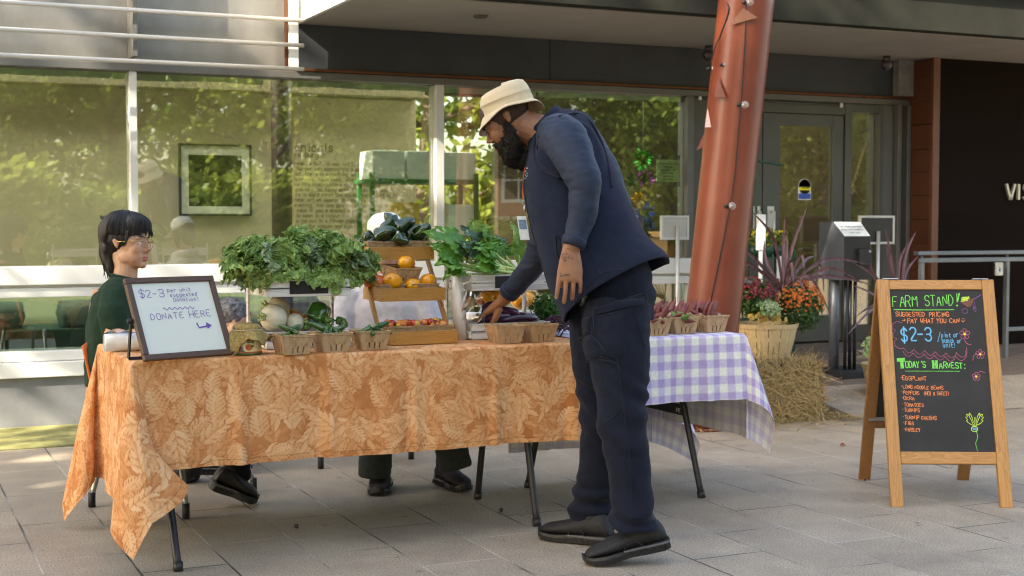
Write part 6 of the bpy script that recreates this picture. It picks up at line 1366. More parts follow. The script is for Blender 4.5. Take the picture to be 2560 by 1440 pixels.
# ================================================================ sign stands
def stand(label, px0, py0, px1, py1, pole_px, base_py, y, fmat, face, edge=False):
    T = thing('sign_stand', label, 'sign stand', (0, 0, 0)); a, c = aty(px0, py1, y), aty(px1, py0, y); zb = slope_z(y) if a.x > 5.6 else 0
    xp = aty(pole_px, 700, y).x
    if not edge:
        mb = MB(); rect_frame(mb, a.x, c.x, a.z, c.z, y - .012, y + .012, .018, .018, .018, .018); mb.build('frame', fmat, T, bevel=.002)
        mb = MB(); mb.box((a.x + .018, y - .006, a.z + .018), (c.x - .018, y + .006, c.z - .018)); mb.build('panel', face, T)
    else:
        mb = MB(); mb.box((xp - .028, y - .04, a.z), (xp + .028, y + .0, c.z)); mb.build('frame', fmat, T, bevel=.004)
    mb = MB(); mb.tube([(xp, y - .02, zb + .02), (xp, y - .02, a.z + .10)], .014, 12); mb.tube([(xp, y - .02, zb + .02), (xp, y - .02, a.z * .45 + zb * .5)], .019, 12); mb.build('pole', fmat, T)
    mb = MB(); mb.lathe([(0, .002), (.15, .002), (.155, .010), (.06, .024), (.02, .035), (0, .035)], 28, Matrix.Translation((xp, y - .02, zb))); mb.build('base', fmat, T)
    return T
m_sil = M('silver', (.55, .55, .52), .35, .06, 5, metal=.4); m_pan2 = M('sign_back', (.44, .43, .39), .5, .06, 5)
stand('white framed sign stand seen from the back right of the standing man', 1651, 539, 1721, 600, 1690, 800, 8.35, m_sil, m_pan2)
stand('white sign stand seen edge on between the red column and the door', 1886, 536, 1907, 626, 1897, 800, 8.0, m_white, m_pan2, True)
stand('silver framed sign stand with a black panel beside the donation box', 2146, 539, 2235, 611, 2190, 815, 8.45, m_sil, M('sign_black', (.025, .025, .025), .4, .1, 5))
# ================================================================ plant cart by the door
T = thing('plant_cart', 'dark green wire plant cart with yellow flowering pots beside the red column', 'plant cart', (0, 0, 0))
m_cart = M('cart_green', (.02, .075, .045), .4, .15, 8); yc = 8.35; a, c = aty(1872, 700, yc), aty(1962, 640, yc); zb = slope_z(yc)
for x in (a.x, c.x):
    for y in (yc - .12, yc + .12): mb = MB(); mb.tube([(x, y, zb), (x, y, c.z + .05)], .008, 8); mb.build('post', m_cart, T)
for z in (a.z - .03, c.z - .02): mb = MB(); mb.box((a.x - .01, yc - .13, z), (c.x + .01, yc + .13, z + .014)); mb.build('shelf', m_cart, T)
hp = aty(1892, 405, yc); mb = MB(); mb.tube(catmull([(a.x + .06, yc, c.z), (a.x + .06, yc, hp.z - .03), (a.x + .10, yc, hp.z), (aty(1960, 412, yc).x, yc, hp.z - .02)], 5), .009, 8); mb.tube([(a.x - .06, yc, zb), (a.x - .04, yc, c.z + .25)], .007, 8); mb.build('handle', m_cart, T)
m_yf = M('yellow_flower', (.70, .55, .03), .6, .3, 40); m_lf = leafmat('pot_leaf', (.07, .15, .03), (.20, .28, .05), .5, .3, 40)
for k, x in enumerate(np.linspace(a.x + .05, c.x - .05, 3)):
    q = random.Random(k); TT = thing('potted_flower', ('yellow flowering pot at the left end of the plant cart', 'yellow flowering pot in the middle of the plant cart', 'yellow flowering pot at the right end of the plant cart')[k], 'potted plant', (x, yc, c.z - .004), 0, 'pots on the plant cart')
    mb = MB(); mb.lathe([(0, 0), (.04, 0), (.055, .085), (.05, .085)], 18); mb.build('pot', m_cart, TT); mb = MB()
    for i in range(150):
        d = Vector((q.gauss(0, 1), q.gauss(0, 1), q.gauss(.2, .8))).normalized(); p = Vector((0, 0, .13)) + d * .075 * q.uniform(.5, 1.1); n_ = (d + Vector((q.gauss(0, .6), q.gauss(0, .6), q.gauss(0, .6)))).normalized(); e = n_.orthogonal().normalized(); f_ = n_.cross(e); s = q.uniform(.012, .022)
        mb.add([p - e * s, p + f_ * s * .7, p + e * s, p - f_ * s * .7], [(0, 1, 2, 3)], 1 if q.random() < .25 else 0)
    mb.build('plant', [m_lf, m_yf], TT)
mb = MB(); p = aty(1948, 640, yc - .14); mb.box((p.x - .02, yc - .142, p.z - .16), (p.x + .02, yc - .139, p.z)); mb.build('price_tag', m_white, T)
# ================================================================ handrail with card reader
T = thing('handrail', 'blue grey metal handrail in front of the dark wooden wall', 'handrail', (0, 0, 0)); yr = 8.1; m_rail = M('rail_grey', (.17, .195, .21), .4, .08, 6, metal=.5)
zr = aty(2295, 633, yr).z; x0 = aty(2290, 633, yr).x; x1 = 12.5; zb = slope_z(yr)
mb = MB(); mb.box((x0, yr - .03, zr - .016), (x1, yr + .03, zr + .014)); mb.build('top_rail', m_rail, T, bevel=.006)
z2 = aty(2310, 651, yr).z; mb = MB(); mb.box((x0 + .03, yr - .012, z2 - .017), (x1, yr + .012, z2 + .017)); mb.build('under_rail', m_rail, T, bevel=.003)
z3 = aty(2540, 822, yr).z; mb = MB(); mb.box((aty(2518, 820, yr).x, yr - .012, z3 - .016), (x1, yr + .012, z3 + .016)); mb.build('low_rail', m_rail, T, bevel=.003)
for px in (2303, 2516): x = aty(px, 700, yr).x; mb = MB(); mb.box((x - .014, yr - .02, zb), (x + .014, yr + .02, z2 - .018)); mb.box((x - .008, yr - .01, z2 + .018), (x + .008, yr + .01, zr - .017)); mb.build('post', m_rail, T, bevel=.003)
p = aty(2492, 672, yr - .03); T = thing('card_reader', 'pale square door button box with a blue symbol on the handrail post', 'button box', (0, 0, 0))
mb = MB(); mb.box((p.x - .036, yr - .06, p.z - .05), (p.x + .036, yr - .045, p.z + .05)); mb.build('plate', M('plate_grey', (.50, .48, .42), .4), T, bevel=.003); mb = MB(); mb.box((p.x - .033, yr - .0445, p.z - .05), (p.x + .06, yr - .021, p.z + .05)); mb.build('housing', m_blk, T, bevel=.003)
mb = MB(); mb.lathe([(0, .0), (.006, 0)], 12, Matrix.Translation((p.x, yr - .0612, p.z + .013)) @ Matrix.Rotation(PI / 2, 4, 'X')); mb.box((p.x - .009, yr - .0615, p.z - .02), (p.x + .009, yr - .0603, p.z + .004)); mb.build('symbol', M('blue_symbol', (.03, .08, .35), .4), T)
# ================================================================ small things on the ground
m_berry = M('berry', (.03, .02, .02), .5, .2, 30)
for px, py, l in ((741, 1321, 'small dark berry lying on the pavement below the table'), (1253, 1280, 'small dark berry lying on the pavement near the table leg'), (2163, 1204, 'tiny dark berry on the pavement beside the chalkboard')):
    p = atz(px, py, 0); mb = MB(); mb.ball((p.x, p.y, .009), .009 if px < 2000 else .005, 12, 8); tag(mb.build('berry', m_berry), l, 'berry')
p = atz(2108, 1116, 0); mb = MB(); mb.add([p + Vector(v) for v in ((-.02, 0, .002), (-.005, -.012, .006), (.015, -.004, .003), (.02, .012, .012), (.0, .008, .02), (-.012, .012, .010))], [(0, 1, 2, 3, 4, 5)]); tag(mb.build('fallen_leaf', M('dead_leaf', (.28, .09, .05), .7, .2, 30)), 'curled reddish fallen leaf on the pavement left of the chalkboard', 'leaf')
q = random.Random(21); mb = MB()
for i in range(260):
    p = Vector((q.uniform(.3, 6.5), q.uniform(3.8, 8), .0015)); a = q.uniform(0, 6.3); d = Vector((math.cos(a), math.sin(a), 0)) * q.uniform(.003, .014); s = Vector((-d.y, d.x, 0)).normalized() * q.uniform(.0012, .004); mb.add([p - d, p + s, p + d + Vector((0, 0, .002)), p - s], [(0, 1, 2, 3)], i % 2)
struct(mb.build('debris', [M('crumb_pale', (.40, .36, .28), .9), M('crumb_dark', (.07, .055, .04), .9)]), 'stuff')
# ================================================================ people and chairs
def axes(f, u):
    f = Vector(f).normalized(); u = Vector(u); u = (u - f * u.dot(f)).normalized(); s = f.cross(u); return f, u, s
def rotm(f, s, u): return Matrix((f, s, u)).transposed()
def head_shape(mb, c, f, u, s, k=1.0, ear=True, fem=0):
    R = rotm(f, s, u)
    def e(df, ds, du, rf, rs, ru): mb.ball(c + (f * df + s * ds + u * du) * k, (rf * k, rs * k, ru * k), 20, 12, R)
    e(-.012, 0, .038, .098, .077, .088); e(.026, 0, -.03, .066, .061, .085); e(.042, 0, -.083, .046, .049, .034); e(.076, 0, -.099, .020, .024, .018)
    for g in (-1, 1):
        e(.060, g * .036, -.030, .030, .028, .034); e(.050, g * .052, .002, .022, .016, .030); e(.072, g * .030, .018, .018, .026, .010)
        e(.020, g * .044, -.066, .040, .020, .030); e(.045, g * .028, -.058, .042, .034, .044); e(.095, g * .011, -.036, .011, .009, .008)
        e(.0745, g * .031, -.002, .0125, .0155, .0105)
        if ear:
            e(-.012, g * .074, .0, .014, .009, .023); e(-.017, g * .079, .007, .012, .006, .015); e(-.008, g * .075, -.020, .0075, .007, .009)
    mb.tube([c + (f * .088 + u * .012) * k, c + (f * .098 - u * .012) * k, c + (f * .113 - u * .034) * k], [.007 * k, .0095 * k, .0125 * k], 12)
    e(.089, 0, -.064, .012, .021, .0075); e(.086, 0, -.077, .012, .019, .008); e(.078, 0, -.070, .013, .026, .014)
def hand_shape(mb, w, d, nb_, th, k=1.0, curl=(.25, .3, .32, .35), spread=.10, thumb=True, thumb_out=.45):
    """w wrist, d towards the fingertips, nb_ out of the back of the hand, th towards the thumb side"""
    d = Vector(d).normalized(); nb_ = Vector(nb_); nb_ = (nb_ - d * nb_.dot(d)).normalized(); t_ = d.cross(nb_); t_ = t_ if t_.dot(Vector(th)) > 0 else -t_
    mb.tube([w - d * .05 * k, w - d * .01 * k, w + d * .03 * k, w + d * .065 * k, w + d * .090 * k, w + d * .101 * k], [(.027 * k, .021 * k), (.027 * k, .020 * k), (.036 * k, .018 * k), (.041 * k, .0155 * k), (.040 * k, .0125 * k), (.034 * k, .008 * k)], 16, ref=t_)
    tips = []
    for i, (o, L_, r) in enumerate(((.034, .074, .0086), (.0118, .084, .0090), (-.0105, .077, .0087), (-.0325, .060, .0076))):
        p = w + d * (.090 - .006 * abs(i - 1.2)) * k + t_ * o * k; dd = (d + t_ * (o * spread / .03)).normalized(); pts = [p - dd * .02 * k]; c = curl[i]; a = c * .4
        for seg in (.45, .31, .24):
            dr_ = dd * math.cos(a) - nb_ * math.sin(a); pts.append(p); p = p + dr_ * L_ * seg * k; a += c * 1.5
        pts.append(p); P_ = catmull(pts, 3); n = len(P_); mb.tube(P_, [(r * (1 - .22 * j / n)) * k * (.55 if j == n - 1 else 1) for j in range(n)], 10); tips.append((P_[-2], (P_[-1] - P_[-3]).normalized()))
    if thumb:
        p0 = w + d * .020 * k + t_ * .014 * k - nb_ * .014 * k; p1 = p0 + (d * .75 + t_ * thumb_out - nb_ * .55).normalized() * .040 * k; p2 = p1 + (d * .95 + t_ * .10 - nb_ * .35).normalized() * .034 * k; p3 = p2 + (d * .98 - nb_ * .3).normalized() * .026 * k
        mb.tube(catmull([p0, p1, p2, p3], 3), [.0150 * k, .014 * k, .0135 * k, .0125 * k, .0115 * k, .011 * k, .0108 * k, .0105 * k, .010 * k, .0065 * k], 10)
    return tips, t_, nb_
def wrinkle(co, no, amp, sc, stretch, seed=0):
    S = np.array(stretch); c = co * S; a = nparr(c, sc, (seed, 0, 0)); b = nparr(c, sc * 2.1, (0, seed, 3)); return amp * ((1 - np.abs(a) * 2.2) * .6 + b * .45)
def skinmat(name, col, col2):
    return M(name, col, .46, .0, 10, .05, 220, sss=.12, col2=col2, lo=.3, hi=.7, spec=.42)
# ------------------------------------------------ the standing man
A_ = atd
MAN = thing('person', 'tall man in a tan bucket hat and navy vest bending over the crates', 'person', atz(1520, 1400, 0))
ML = Matrix.Translation(-MAN.location)
def mput(me, name, mats):
    me.transform(ML); return put(me, name, mats, MAN)
def mbuild(mb, name, mats, **k):
    mb.v = [tuple(Vector(v) - MAN.location) for v in mb.v]; return mb.build(name, mats, MAN, **k)
m_skin = skinmat('skin_deep', (.25, .112, .058), (.33, .155, .083))
hc = A_(1266, 299, 5.40)
hf = (-RT * .80 - UP * .60 + FW * .10).normalized(); hf, hu, hs = axes(hf, -RT * .6 + UP * .8 + FW * .04)
if hs.dot(FW) > 0: hs = -hs            # hs towards the viewer
body = MB(); head_shape(body, hc, hf, hu, hs, .97)
body.tube([hc - hf * .03 - hu * .02, A_(1300, 312, 5.40), A_(1335, 325, 5.40), A_(1380, 360, 5.40)], [.068, .067, .070, .09], 18)
# trunk and legs inside the clothes
body.tube([A_(1395, 365, 5.4), A_(1430, 440, 5.38), A_(1480, 590, 5.28), A_(1530, 720, 5.2)], [(.10, .08), (.15, .11), (.15, .12), (.12, .12)], 18, ref=FW)
SHN, ELN, WRN = A_(1418, 352, 5.17), A_(1463, 458, 5.02), A_(1427, 628, 4.985)
SHF, ELF, WRF = A_(1372, 430, 5.56), A_(1352, 615, 5.60), A_(1256, 752, 5.80)
ARN = catmull([A_(1400, 345, 5.24), A_(1416, 356, 5.16), A_(1438, 402, 5.08), A_(1461, 456, 5.025), A_(1456, 535, 5.01), A_(1442, 585, 5.0), WRN], 4); body.tube(ARN, [lerp(.058, .030, i / (len(ARN) - 1)) for i in range(len(ARN))], 12)
ARF = catmull([A_(1390, 380, 5.48), SHF, A_(1362, 530, 5.60), A_(1352, 610, 5.60), A_(1342, 645, 5.635), A_(1310, 690, 5.70), WRF], 4); body.tube(ARF, [lerp(.052, .029, i / (len(ARF) - 1)) for i in range(len(ARF))], 12)
tipsN, _, _ = hand_shape(body, WRN, A_(1424, 722, 4.955) - WRN, -FW + RT * .06, -RT - FW * .1, 1.14, (.16, .22, .27, .33), .07, True, .12)
hd = (A_(1225, 775, 5.85) - WRF)
hand_shape(body, WRF, hd, UP * .8 - RT * .45 - FW * .1, -FW, 1.15, (.55, .6, .6, .55), .14)
HPN, KNN, ANN = A_(1545, 765, 5.14), A_(1548, 1020, 5.02), A_(1590, 1315, 5.02)
HPF, KNF, ANF = A_(1515, 765, 5.27), A_(1490, 1020, 5.30), A_(1470, 1310, 5.38)
for pl in ([A_(1543, 860, 5.07), A_(1552, 960, 5.05), A_(1558, 1060, 5.03), A_(1572, 1170, 5.03), A_(1580, 1250, 5.03), ANN], [A_(1500, 860, 5.31), A_(1500, 960, 5.32), A_(1505, 1060, 5.33), A_(1500, 1170, 5.36), A_(1484, 1250, 5.38), ANF]): body.tube([HPN if pl[-1] is ANN else HPF] + pl, [.075, .068, .058, .050, .048, .042, .034], 14)
me = remesh(body, .0034, 3, .5)
from mathutils.bvhtree import BVHTree
_bb = BVHTree.FromPolygons([v.co.copy() for v in me.vertices], [tuple(p.vertices) for p in me.polygons]); bodyo = mput(me, 'body', m_skin)
# forearm and hand tattoo marks
mb = MB(); m_tat = M('tattoo', (.085, .045, .034), .5, .2, 40)
def onb(px, py, z=0):
    d = ray(px, py).normalized(); h = _bb.ray_cast(CAM0, d); return ((h[0] - d * (.0008 + z)) if h[0] is not None else CAM0 + d * 5) - MAN.location
def tat(pts, w): stroke_mesh(mb, pts, w, lambda u, v, z: onb(u, v, z * .2), jit=.4)
q = random.Random(8); x = 1400
for k in range(4): tat([(x + 5.5 * t + 2.6 * math.sin(t * 6.28), 692 - k * 1.2 - 3.4 * abs(math.sin(t * 3.14 + k))) for t in np.linspace(0, 1.2, 12)], 1.3); x += 6
tat([(1401, 682), (1403, 694)], 1.3)
for k in range(9): cx, cy = 1408 + q.uniform(0, 26), 634 + q.uniform(0, 20); r_ = q.uniform(2, 5); tat([(cx + r_ * math.cos(a) * (1 + .3 * math.sin(3 * a)), cy + r_ * math.sin(a)) for a in np.linspace(q.uniform(0, 3), 5, 9)], 1.4)
mb.build('tattoo', m_tat, bodyo)
# finger nails
mb = MB()
for p, d in tipsN:
    R = rotm(d, d.cross(-FW).normalized(), -FW); mb.ball(p - FW * .0068 + d * .001, (.0052, .0042, .0018), 10, 6, R)
mbuild(mb, 'fingernails', M('nail', (.42, .24, .17), .3))
# lips, brows, closed lids
mb = MB(); R = rotm(hf, hs, hu)
mb.ball(hc + hf * .0955 - hu * .066, (.010, .020, .006), 14, 8, R); mb.ball(hc + hf * .094 - hu * .078, (.0115, .019, .0075), 14, 8, R); mbuild(mb, 'lips', M('lips_deep', (.30, .09, .075), .4, .1, 30))
for g in (-1, 1):
    mb = MB(); mb.tube([hc + hf * .094 + hs * g * .012 + hu * .020, hc + hf * .093 + hs * g * .030 + hu * .026, hc + hf * .078 + hs * g * .050 + hu * .021], [.003, .0045, .002], 8); mbuild(mb, 'eyebrow', M('hair_black', (.012, .010, .009), .55, .3, 60))
    mb = MB(); mb.tube([hc + hf * .088 + hs * g * .018 - hu * .006, hc + hf * .0895 + hs * g * .030 - hu * .009, hc + hf * .082 + hs * g * .044 - hu * .006], [.001, .0018, .001], 6); mbuild(mb, 'eyelash', MATS['hair_black'])
# beard
bd_ = MB(); 
def hp(f_, s_, u_): return hc + hf * f_ + hs * s_ + hu * u_
for g in (-1, 1):
    bd_.tube([hp(.006, g * .0735, -.020), hp(.016, g * .072, -.055), hp(.032, g * .064, -.092), hp(.060, g * .045, -.125), hp(.072, g * .015, -.140)], [(.008, .014), (.012, .022), (.022, .030), (.030, .034), (.034, .034)], 14, ref=hs)
    bd_.tube([hp(.046, g * .058, -.058), hp(.068, g * .040, -.082), hp(.080, g * .02, -.105)], [.014, .022, .026], 12)
    bd_.tube([hp(.100, g * .004, -.050), hp(.094, g * .022, -.056), hp(.082, g * .036, -.072)], [.005, .0075, .012], 10)
bd_.ball(hp(.058, 0, -.135), (.046, .050, .050), 18, 12, R); bd_.ball(hp(.040, 0, -.170), (.040, .044, .040), 18, 12, R); bd_.ball(hp(.087, 0, -.095), (.014, .022, .016), 14, 10, R)
me = remesh(bd_, .004, 3, .5); displace(me, lambda co, no: .0035 * nparr(co, 120) + .003 * nparr(co, 60, (3, 1, 2)))
q = random.Random(4); hairs = MB(); vs_ = me.vertices; idx = list(range(len(vs_)))
for i in range(3800):
    v = vs_[q.choice(idx)]; n_ = (v.normal + Vector((q.gauss(0, .5), q.gauss(0, .5), q.gauss(0, .5)))).normalized(); p = v.co; s = n_.orthogonal().normalized() * .0009; t1q = p + n_ * .006 + n_.orthogonal() * .0; t2q = t1q + (n_ + Vector((q.gauss(0, .8), q.gauss(0, .8), q.gauss(-.3, .8)))).normalized() * .006
    hairs.add([p - s, p + s, t1q + s * .8, t1q - s * .8, t2q], [(0, 1, 2, 3), (3, 2, 4)])
m_brd = M('beard', (.014, .010, .008), .7, .4, 90, spec=.25)
ob = mput(me, 'beard', m_brd); hairs.v = [tuple(Vector(v) - MAN.location) for v in hairs.v]; hairs.build('beard_curls', m_brd, ob)
# close-cropped hair at temple and nape
mb = MB(); mb.ball(hc - hf * .014 + hu * .036, (.1005, .0795, .0885), 30, 20, R)
mb.v, keep = mb.v, None
mbuild(mb, 'cropped_hair', M('crop_hair', (.055, .026, .016), .7, .35, 150))
# bucket hat
hb = A_(1279, 292, 5.40); ha, hfw = (UP * .955 - RT * .30 - FW * .05).normalized(), (-RT * .955 - UP * .30).normalized(); hfw, ha, hsd = axes(hfw, ha)
if hsd.dot(FW) > 0: hsd = -hsd
m_hat = M('hat_cotton', (.62, .50, .32), .9, .10, 9, .35, 500, sheen=.15, col2=(.70, .58, .40))
mb = MB(); n = 64
prof = [(.142, -.014, 1), (.140, -.010, 1), (.127, .010, .7), (.114, .028, .25), (.1105, .033, .2), (.110, .040, .1), (.108, .060, 0), (.107, .0815, 0), (.1085, .083, 0), (.106, .086, 0), (.099, .112, 0), (.089, .134, 0), (.072, .1425, 0), (.04, .147, 0), (.0, .148, 0)]
prof = [(r * .965, z if z < .04 else .04 + (z - .04) * .80, w_) for r, z, w_ in prof]
vs = []
for (r, z, w_) in prof:
    for j in range(n):
        a = 2 * PI * j / n; zz = z + w_ * (-.0155 * math.cos(a) + .052 * max(0, math.sin(a)) - .006 + .004 * math.sin(5 * a + 1)); cr = .0025 * nz((math.cos(a) * 3, math.sin(a) * 3, z * 25)) if z > .05 else 0
        rr = (r + cr) * (1.0 - .09 * abs(math.sin(a)) ** 2) * (1 + .03 * math.cos(a)); vs.append(hb + hfw * (rr * math.cos(a)) + hsd * (rr * math.sin(a)) + ha * (zz - .010 * (z / .14) * math.cos(a)))
mb.add(vs, [(i * n + j, i * n + (j + 1) % n, (i + 1) * n + (j + 1) % n, (i + 1) * n + j) for i in range(len(prof) - 1) for j in range(n)], 0, True)
hat = mbuild(mb, 'bucket_hat', m_hat, solid=.0025)
mb = MB()
for pr_, rr_ in ((.2, 0), (.45, 0), (.7, 0)):
    ring = [lerp(Vector(vs[1 * n + j]), Vector(vs[3 * n + j]), pr_) + ha * .0016 for j in range(n)] ; mb.tube([p - MAN.location for p in ring + ring[:1]], .0006, 4)
mb.build('stitching', M('hat_thread', (.48, .35, .18), .8), hat)
# clothes
def clothmat(name, col, **k): return M(name, col, .92, .12, 30, .35, 700, sheen=.06, spec=.15, **k)
m_fleece = clothmat('navy_fleece', (.0135, .018, .036)); m_shirt = M('navy_shirt', (.0135, .021, .044), .60, .12, 20, .12, 500, sheen=.05, spec=.3); m_pant = clothmat('navy_twill', (.011, .0135, .025)); m_dk = M('black_cloth_and_shade', (.006, .006, .008), .8)
sh = MB()
sh.tube([A_(1376, 322, 5.40), A_(1400, 362, 5.40), A_(1435, 450, 5.38), A_(1480, 590, 5.30), A_(1520, 690, 5.22)], [(.085, .07), (.115, .16), (.14, .185), (.15, .18), (.14, .16)], 20, ref=FW)
sh.tube(catmull([A_(1392, 338, 5.26), A_(1416, 356, 5.16), A_(1438, 402, 5.08), A_(1461, 452, 5.03)], 4), [.088, .090, .090, .089, .087, .084, .081, .078, .075, .072, .069, .067, .065], 20)
sh.tube(catmull([A_(1448, 430, 5.045), A_(1463, 462, 5.02), A_(1456, 535, 5.01), A_(1442, 585, 5.0), A_(1432, 616, 4.985)], 4), [.066, .066, .065, .063, .061, .059, .057, .056, .053, .051, .048, .046, .0445, .0435, .0425, .0415, .0415], 18)
sh.tube(catmull([A_(1390, 380, 5.48), SHF, A_(1362, 530, 5.60), ELF], 3), [.08, .082, .08, .076, .072, .068, .062, .06, .058, .058], 16)
sh.tube(catmull([A_(1355, 600, 5.60), A_(1345, 640, 5.63), A_(1310, 690, 5.70), A_(1272, 734, 5.77)], 4), [.058, .058, .057, .056, .055, .053, .051, .049, .047, .045, .043, .041, .039], 16)
me = remesh(sh, .007, 4, .5)
def shw(co, no):
    d = np.zeros(len(co))
    for c, r, ax in ((A_(1428, 452, 5.0), .11, (A_(1470, 430, 5) - A_(1421, 470, 5)).normalized()), (A_(1352, 650, 5.6), .10, RT)):
        c = np.array(c); w_ = np.exp(-((co - c) ** 2).sum(1) / (r * r)); t_ = (co - c) @ np.array((A_(1463, 458, 5.02) - A_(1421, 634, 5.04)).normalized()); d += w_ * .003 * nparr(co * np.array((1, 1, 3.0)), 22)
    return d + .0035 * nparr(co * np.array((1, 1, 1.6)), 13) + .0018 * nparr(co * np.array((1, 1, 2.5)), 30)
displace(me, shw); shirt = mput(me, 'shirt', m_shirt)
for c, ax, r, L_ in ((A_(1431, 616, 4.985), WRN - A_(1445, 575, 5.0), .0425, .030), (A_(1271, 735, 5.77), WRF - ELF, .0415, .030)):
    mb = MB(); ax = Vector(ax).normalized(); mb.tube([c - ax * L_, c - ax * (L_ - .004), c, c + ax * .002], [r * 1.05, r * 1.09, r * 1.02, r * .9], 22); mb.v = [tuple(Vector(v) - MAN.location) for v in mb.v]; mb.build('cuff', m_shirt, shirt)
# fleece vest: rings from hem to collar, open at the hem
rings = [((1542, 734), (131, -75), .205, 5.18), ((1530, 706), (132, -66), .206, 5.19), ((1502, 660), (130, -51), .207, 5.22), ((1480, 612), (127, -40), .207, 5.25), ((1456, 550), (122, -34), .208, 5.28), ((1434, 490), (118, -32), .212, 5.31), ((1416, 430), (107, -36), .214, 5.34), ((1404, 384), (93, -44), .208, 5.37), ((1398, 350), (82, -52), .180, 5.39), ((1384, 332), (66, -52), .135, 5.40), ((1368, 322), (51, -48), .100, 5.405), ((1356, 318), (45, -46), .086, 5.41), ((1350, 313), (43, -45), .083, 5.41)]
n = 72; vs = []; K = 6; dense = []
for i in range(len(rings) - 1):
    for j in range(K): dense.append((i, j / K))
dense.append((len(rings) - 2, 1.0))
def ringv(i, a):
    (cx, cy), (hx, hy), b_, d0 = rings[i]; ca, sa = math.cos(a), math.sin(a); pw = .86
    ca2, sa2 = math.copysign(abs(ca) ** pw, ca), math.copysign(abs(sa) ** pw, sa)
    w_ = (1, .75, .42, .15)[i] if i < 4 else 0; nr = max(0, sa)
    return A_(cx + hx * ca2, cy + hy * ca2, d0) - FW * (b_ * sa2) + UP * (.058 * w_ * nr ** .7) - RT * (.03 * w_ * nr)
for i, t_ in dense:
    for j in range(n):
        a = 2 * PI * j / n; p = catmull([ringv(max(i - 1, 0), a), ringv(i, a), ringv(i + 1, a), ringv(min(i + 2, len(rings) - 1), a)], 1) if False else None
        p0, p1, p2, p3 = ringv(max(i - 1, 0), a), ringv(i, a), ringv(i + 1, a), ringv(min(i + 2, len(rings) - 1), a); t = t_
        vs.append(.5 * ((2 * p1) + (p2 - p0) * t + (2 * p0 - 5 * p1 + 4 * p2 - p3) * t * t + (3 * p1 - p0 - 3 * p2 + p3) * t ** 3))
fs = [(i * n + j, (i + 1) * n + j, (i + 1) * n + (j + 1) % n, i * n + (j + 1) % n) for i in range(len(dense) - 1) for j in range(n)]
c_in = sum((Vector(v) for v in vs), Vector()) / len(vs); a_, b_q, c_q = (Vector(vs[fs[n * 12][k]]) for k in (0, 1, 2))
if (b_q - a_).cross(c_q - a_).dot(a_ - c_in) < 0: fs = [f[::-1] for f in fs]
vm = MB(); vm.add(vs, fs, 0, True); me = vm.mesh('vest')
arm_c = np.array(A_(1424, 372, 5.16)); 
def vw(co, no):
    P_ = co; d = .004 * nparr(P_, 7) + .0022 * nparr(P_, 17, (1, 2, 3)); 
    dist = np.sqrt((((co - arm_c)) ** 2).sum(1)); near = ((co - np.array(A_(1424, 372, 5.39))) @ np.array(-FW)) > 0
    d += np.where(near, .010 * np.exp(-((dist - .125) / .012) ** 2), 0)
    # folds from the shoulder blade to the hem
    u_ = (co - np.array(CAM0)) @ np.array(RT); z = co[:, 2]; d += .005 * np.sin(u_ * 38 + z * 9) * np.clip((1.25 - z) / .3, 0, 1) * np.where(near, 1, .3)
    return d
displace(me, vw); vest = mput(me, 'vest', m_fleece); md = vest.modifiers.new('s', 'SOLIDIFY'); md.thickness = .006; md.offset = -1
def onvest(px, py, lift=.004, both=False):
    from mathutils.bvhtree import BVHTree
    global _bv
    try: _bv
    except NameError: 
        dg = bpy.context.evaluated_depsgraph_get(); _bv = {}
    for o_ in (vest, shirt):
        if o_.name not in _bv:
            mm_ = o_.data; _bv[o_.name] = BVHTree.FromPolygons([MAN.location + v.co for v in mm_.vertices], [tuple(p.vertices) for p in mm_.polygons])
    d = ray(px, py).normalized(); h = _bv[vest.name].ray_cast(CAM0, d); h2 = _bv[shirt.name].ray_cast(CAM0, d)
    if both and h2[0] is not None and (h[0] is None or h2[3] < h[3]): h = h2
    if h[0] is None: return CAM0 + d * 5.1
    n_ = h[1] if h[1].dot(d) < 0 else -h[1]; return h[0] + n_ * lift
def seam(pts, r, mt, name, lift=.002, par=None, both=False):
    P_ = catmull([onvest(*p, lift, both) for p in pts], 6); mb = MB(); mb.tube([p - MAN.location for p in P_], r, 6); return mb.build(name, mt, par or vest)
m_seam = M('vest_seam', (.010, .013, .027), .9)
seam([(1389, 590), (1392, 630), (1402, 668), (1408, 690)], .0035, m_dk, 'pocket_welt'); seam([(1418, 640), (1409, 622), (1400, 602), (1391, 585)], .003, m_fleece, 'pocket_edge')
seam([(1470, 610), (1485, 650), (1502, 690)], .0016, m_seam, 'side_seam'); seam([(1339, 345), (1335, 375), (1340, 405), (1358, 428), (1385, 440), (1400, 446)], .0055, m_fleece, 'armhole_binding', .002, None, True); seam([(1347, 340), (1342, 375), (1348, 405), (1366, 424), (1390, 436), (1406, 446)], .0035, m_dk, 'armhole_shade_strip', -.001, None, True); seam([(1398, 292), (1440, 284), (1476, 306), (1506, 362), (1522, 420), (1528, 470)], .005, m_fleece, 'armhole_binding', .001, None, True); seam([(1320, 400), (1312, 450), (1318, 520), (1340, 610), (1375, 730)], .0018, m_seam, 'zip')  # the black armhole tube stands in for underarm shade
seam([(1666, 652), (1610, 664), (1560, 672), (1510, 682), (1470, 715), (1432, 765)], .0018, m_seam, 'hem_stitch')
mb = MB(); m_emb = M('embroidery', (.62, .64, .68), .6)
for (px, py, r) in ((1319, 421, .0028), (1316, 430, .002), (1319, 434, .002), (1315, 438, .0022), (1318, 442, .0018), (1314, 446, .002), (1316, 427, .0015), (1320, 439, .0014)): mb.ball(onvest(px, py, .002) - MAN.location, r, 8, 6)
mb.build('emblem', m_emb, vest)
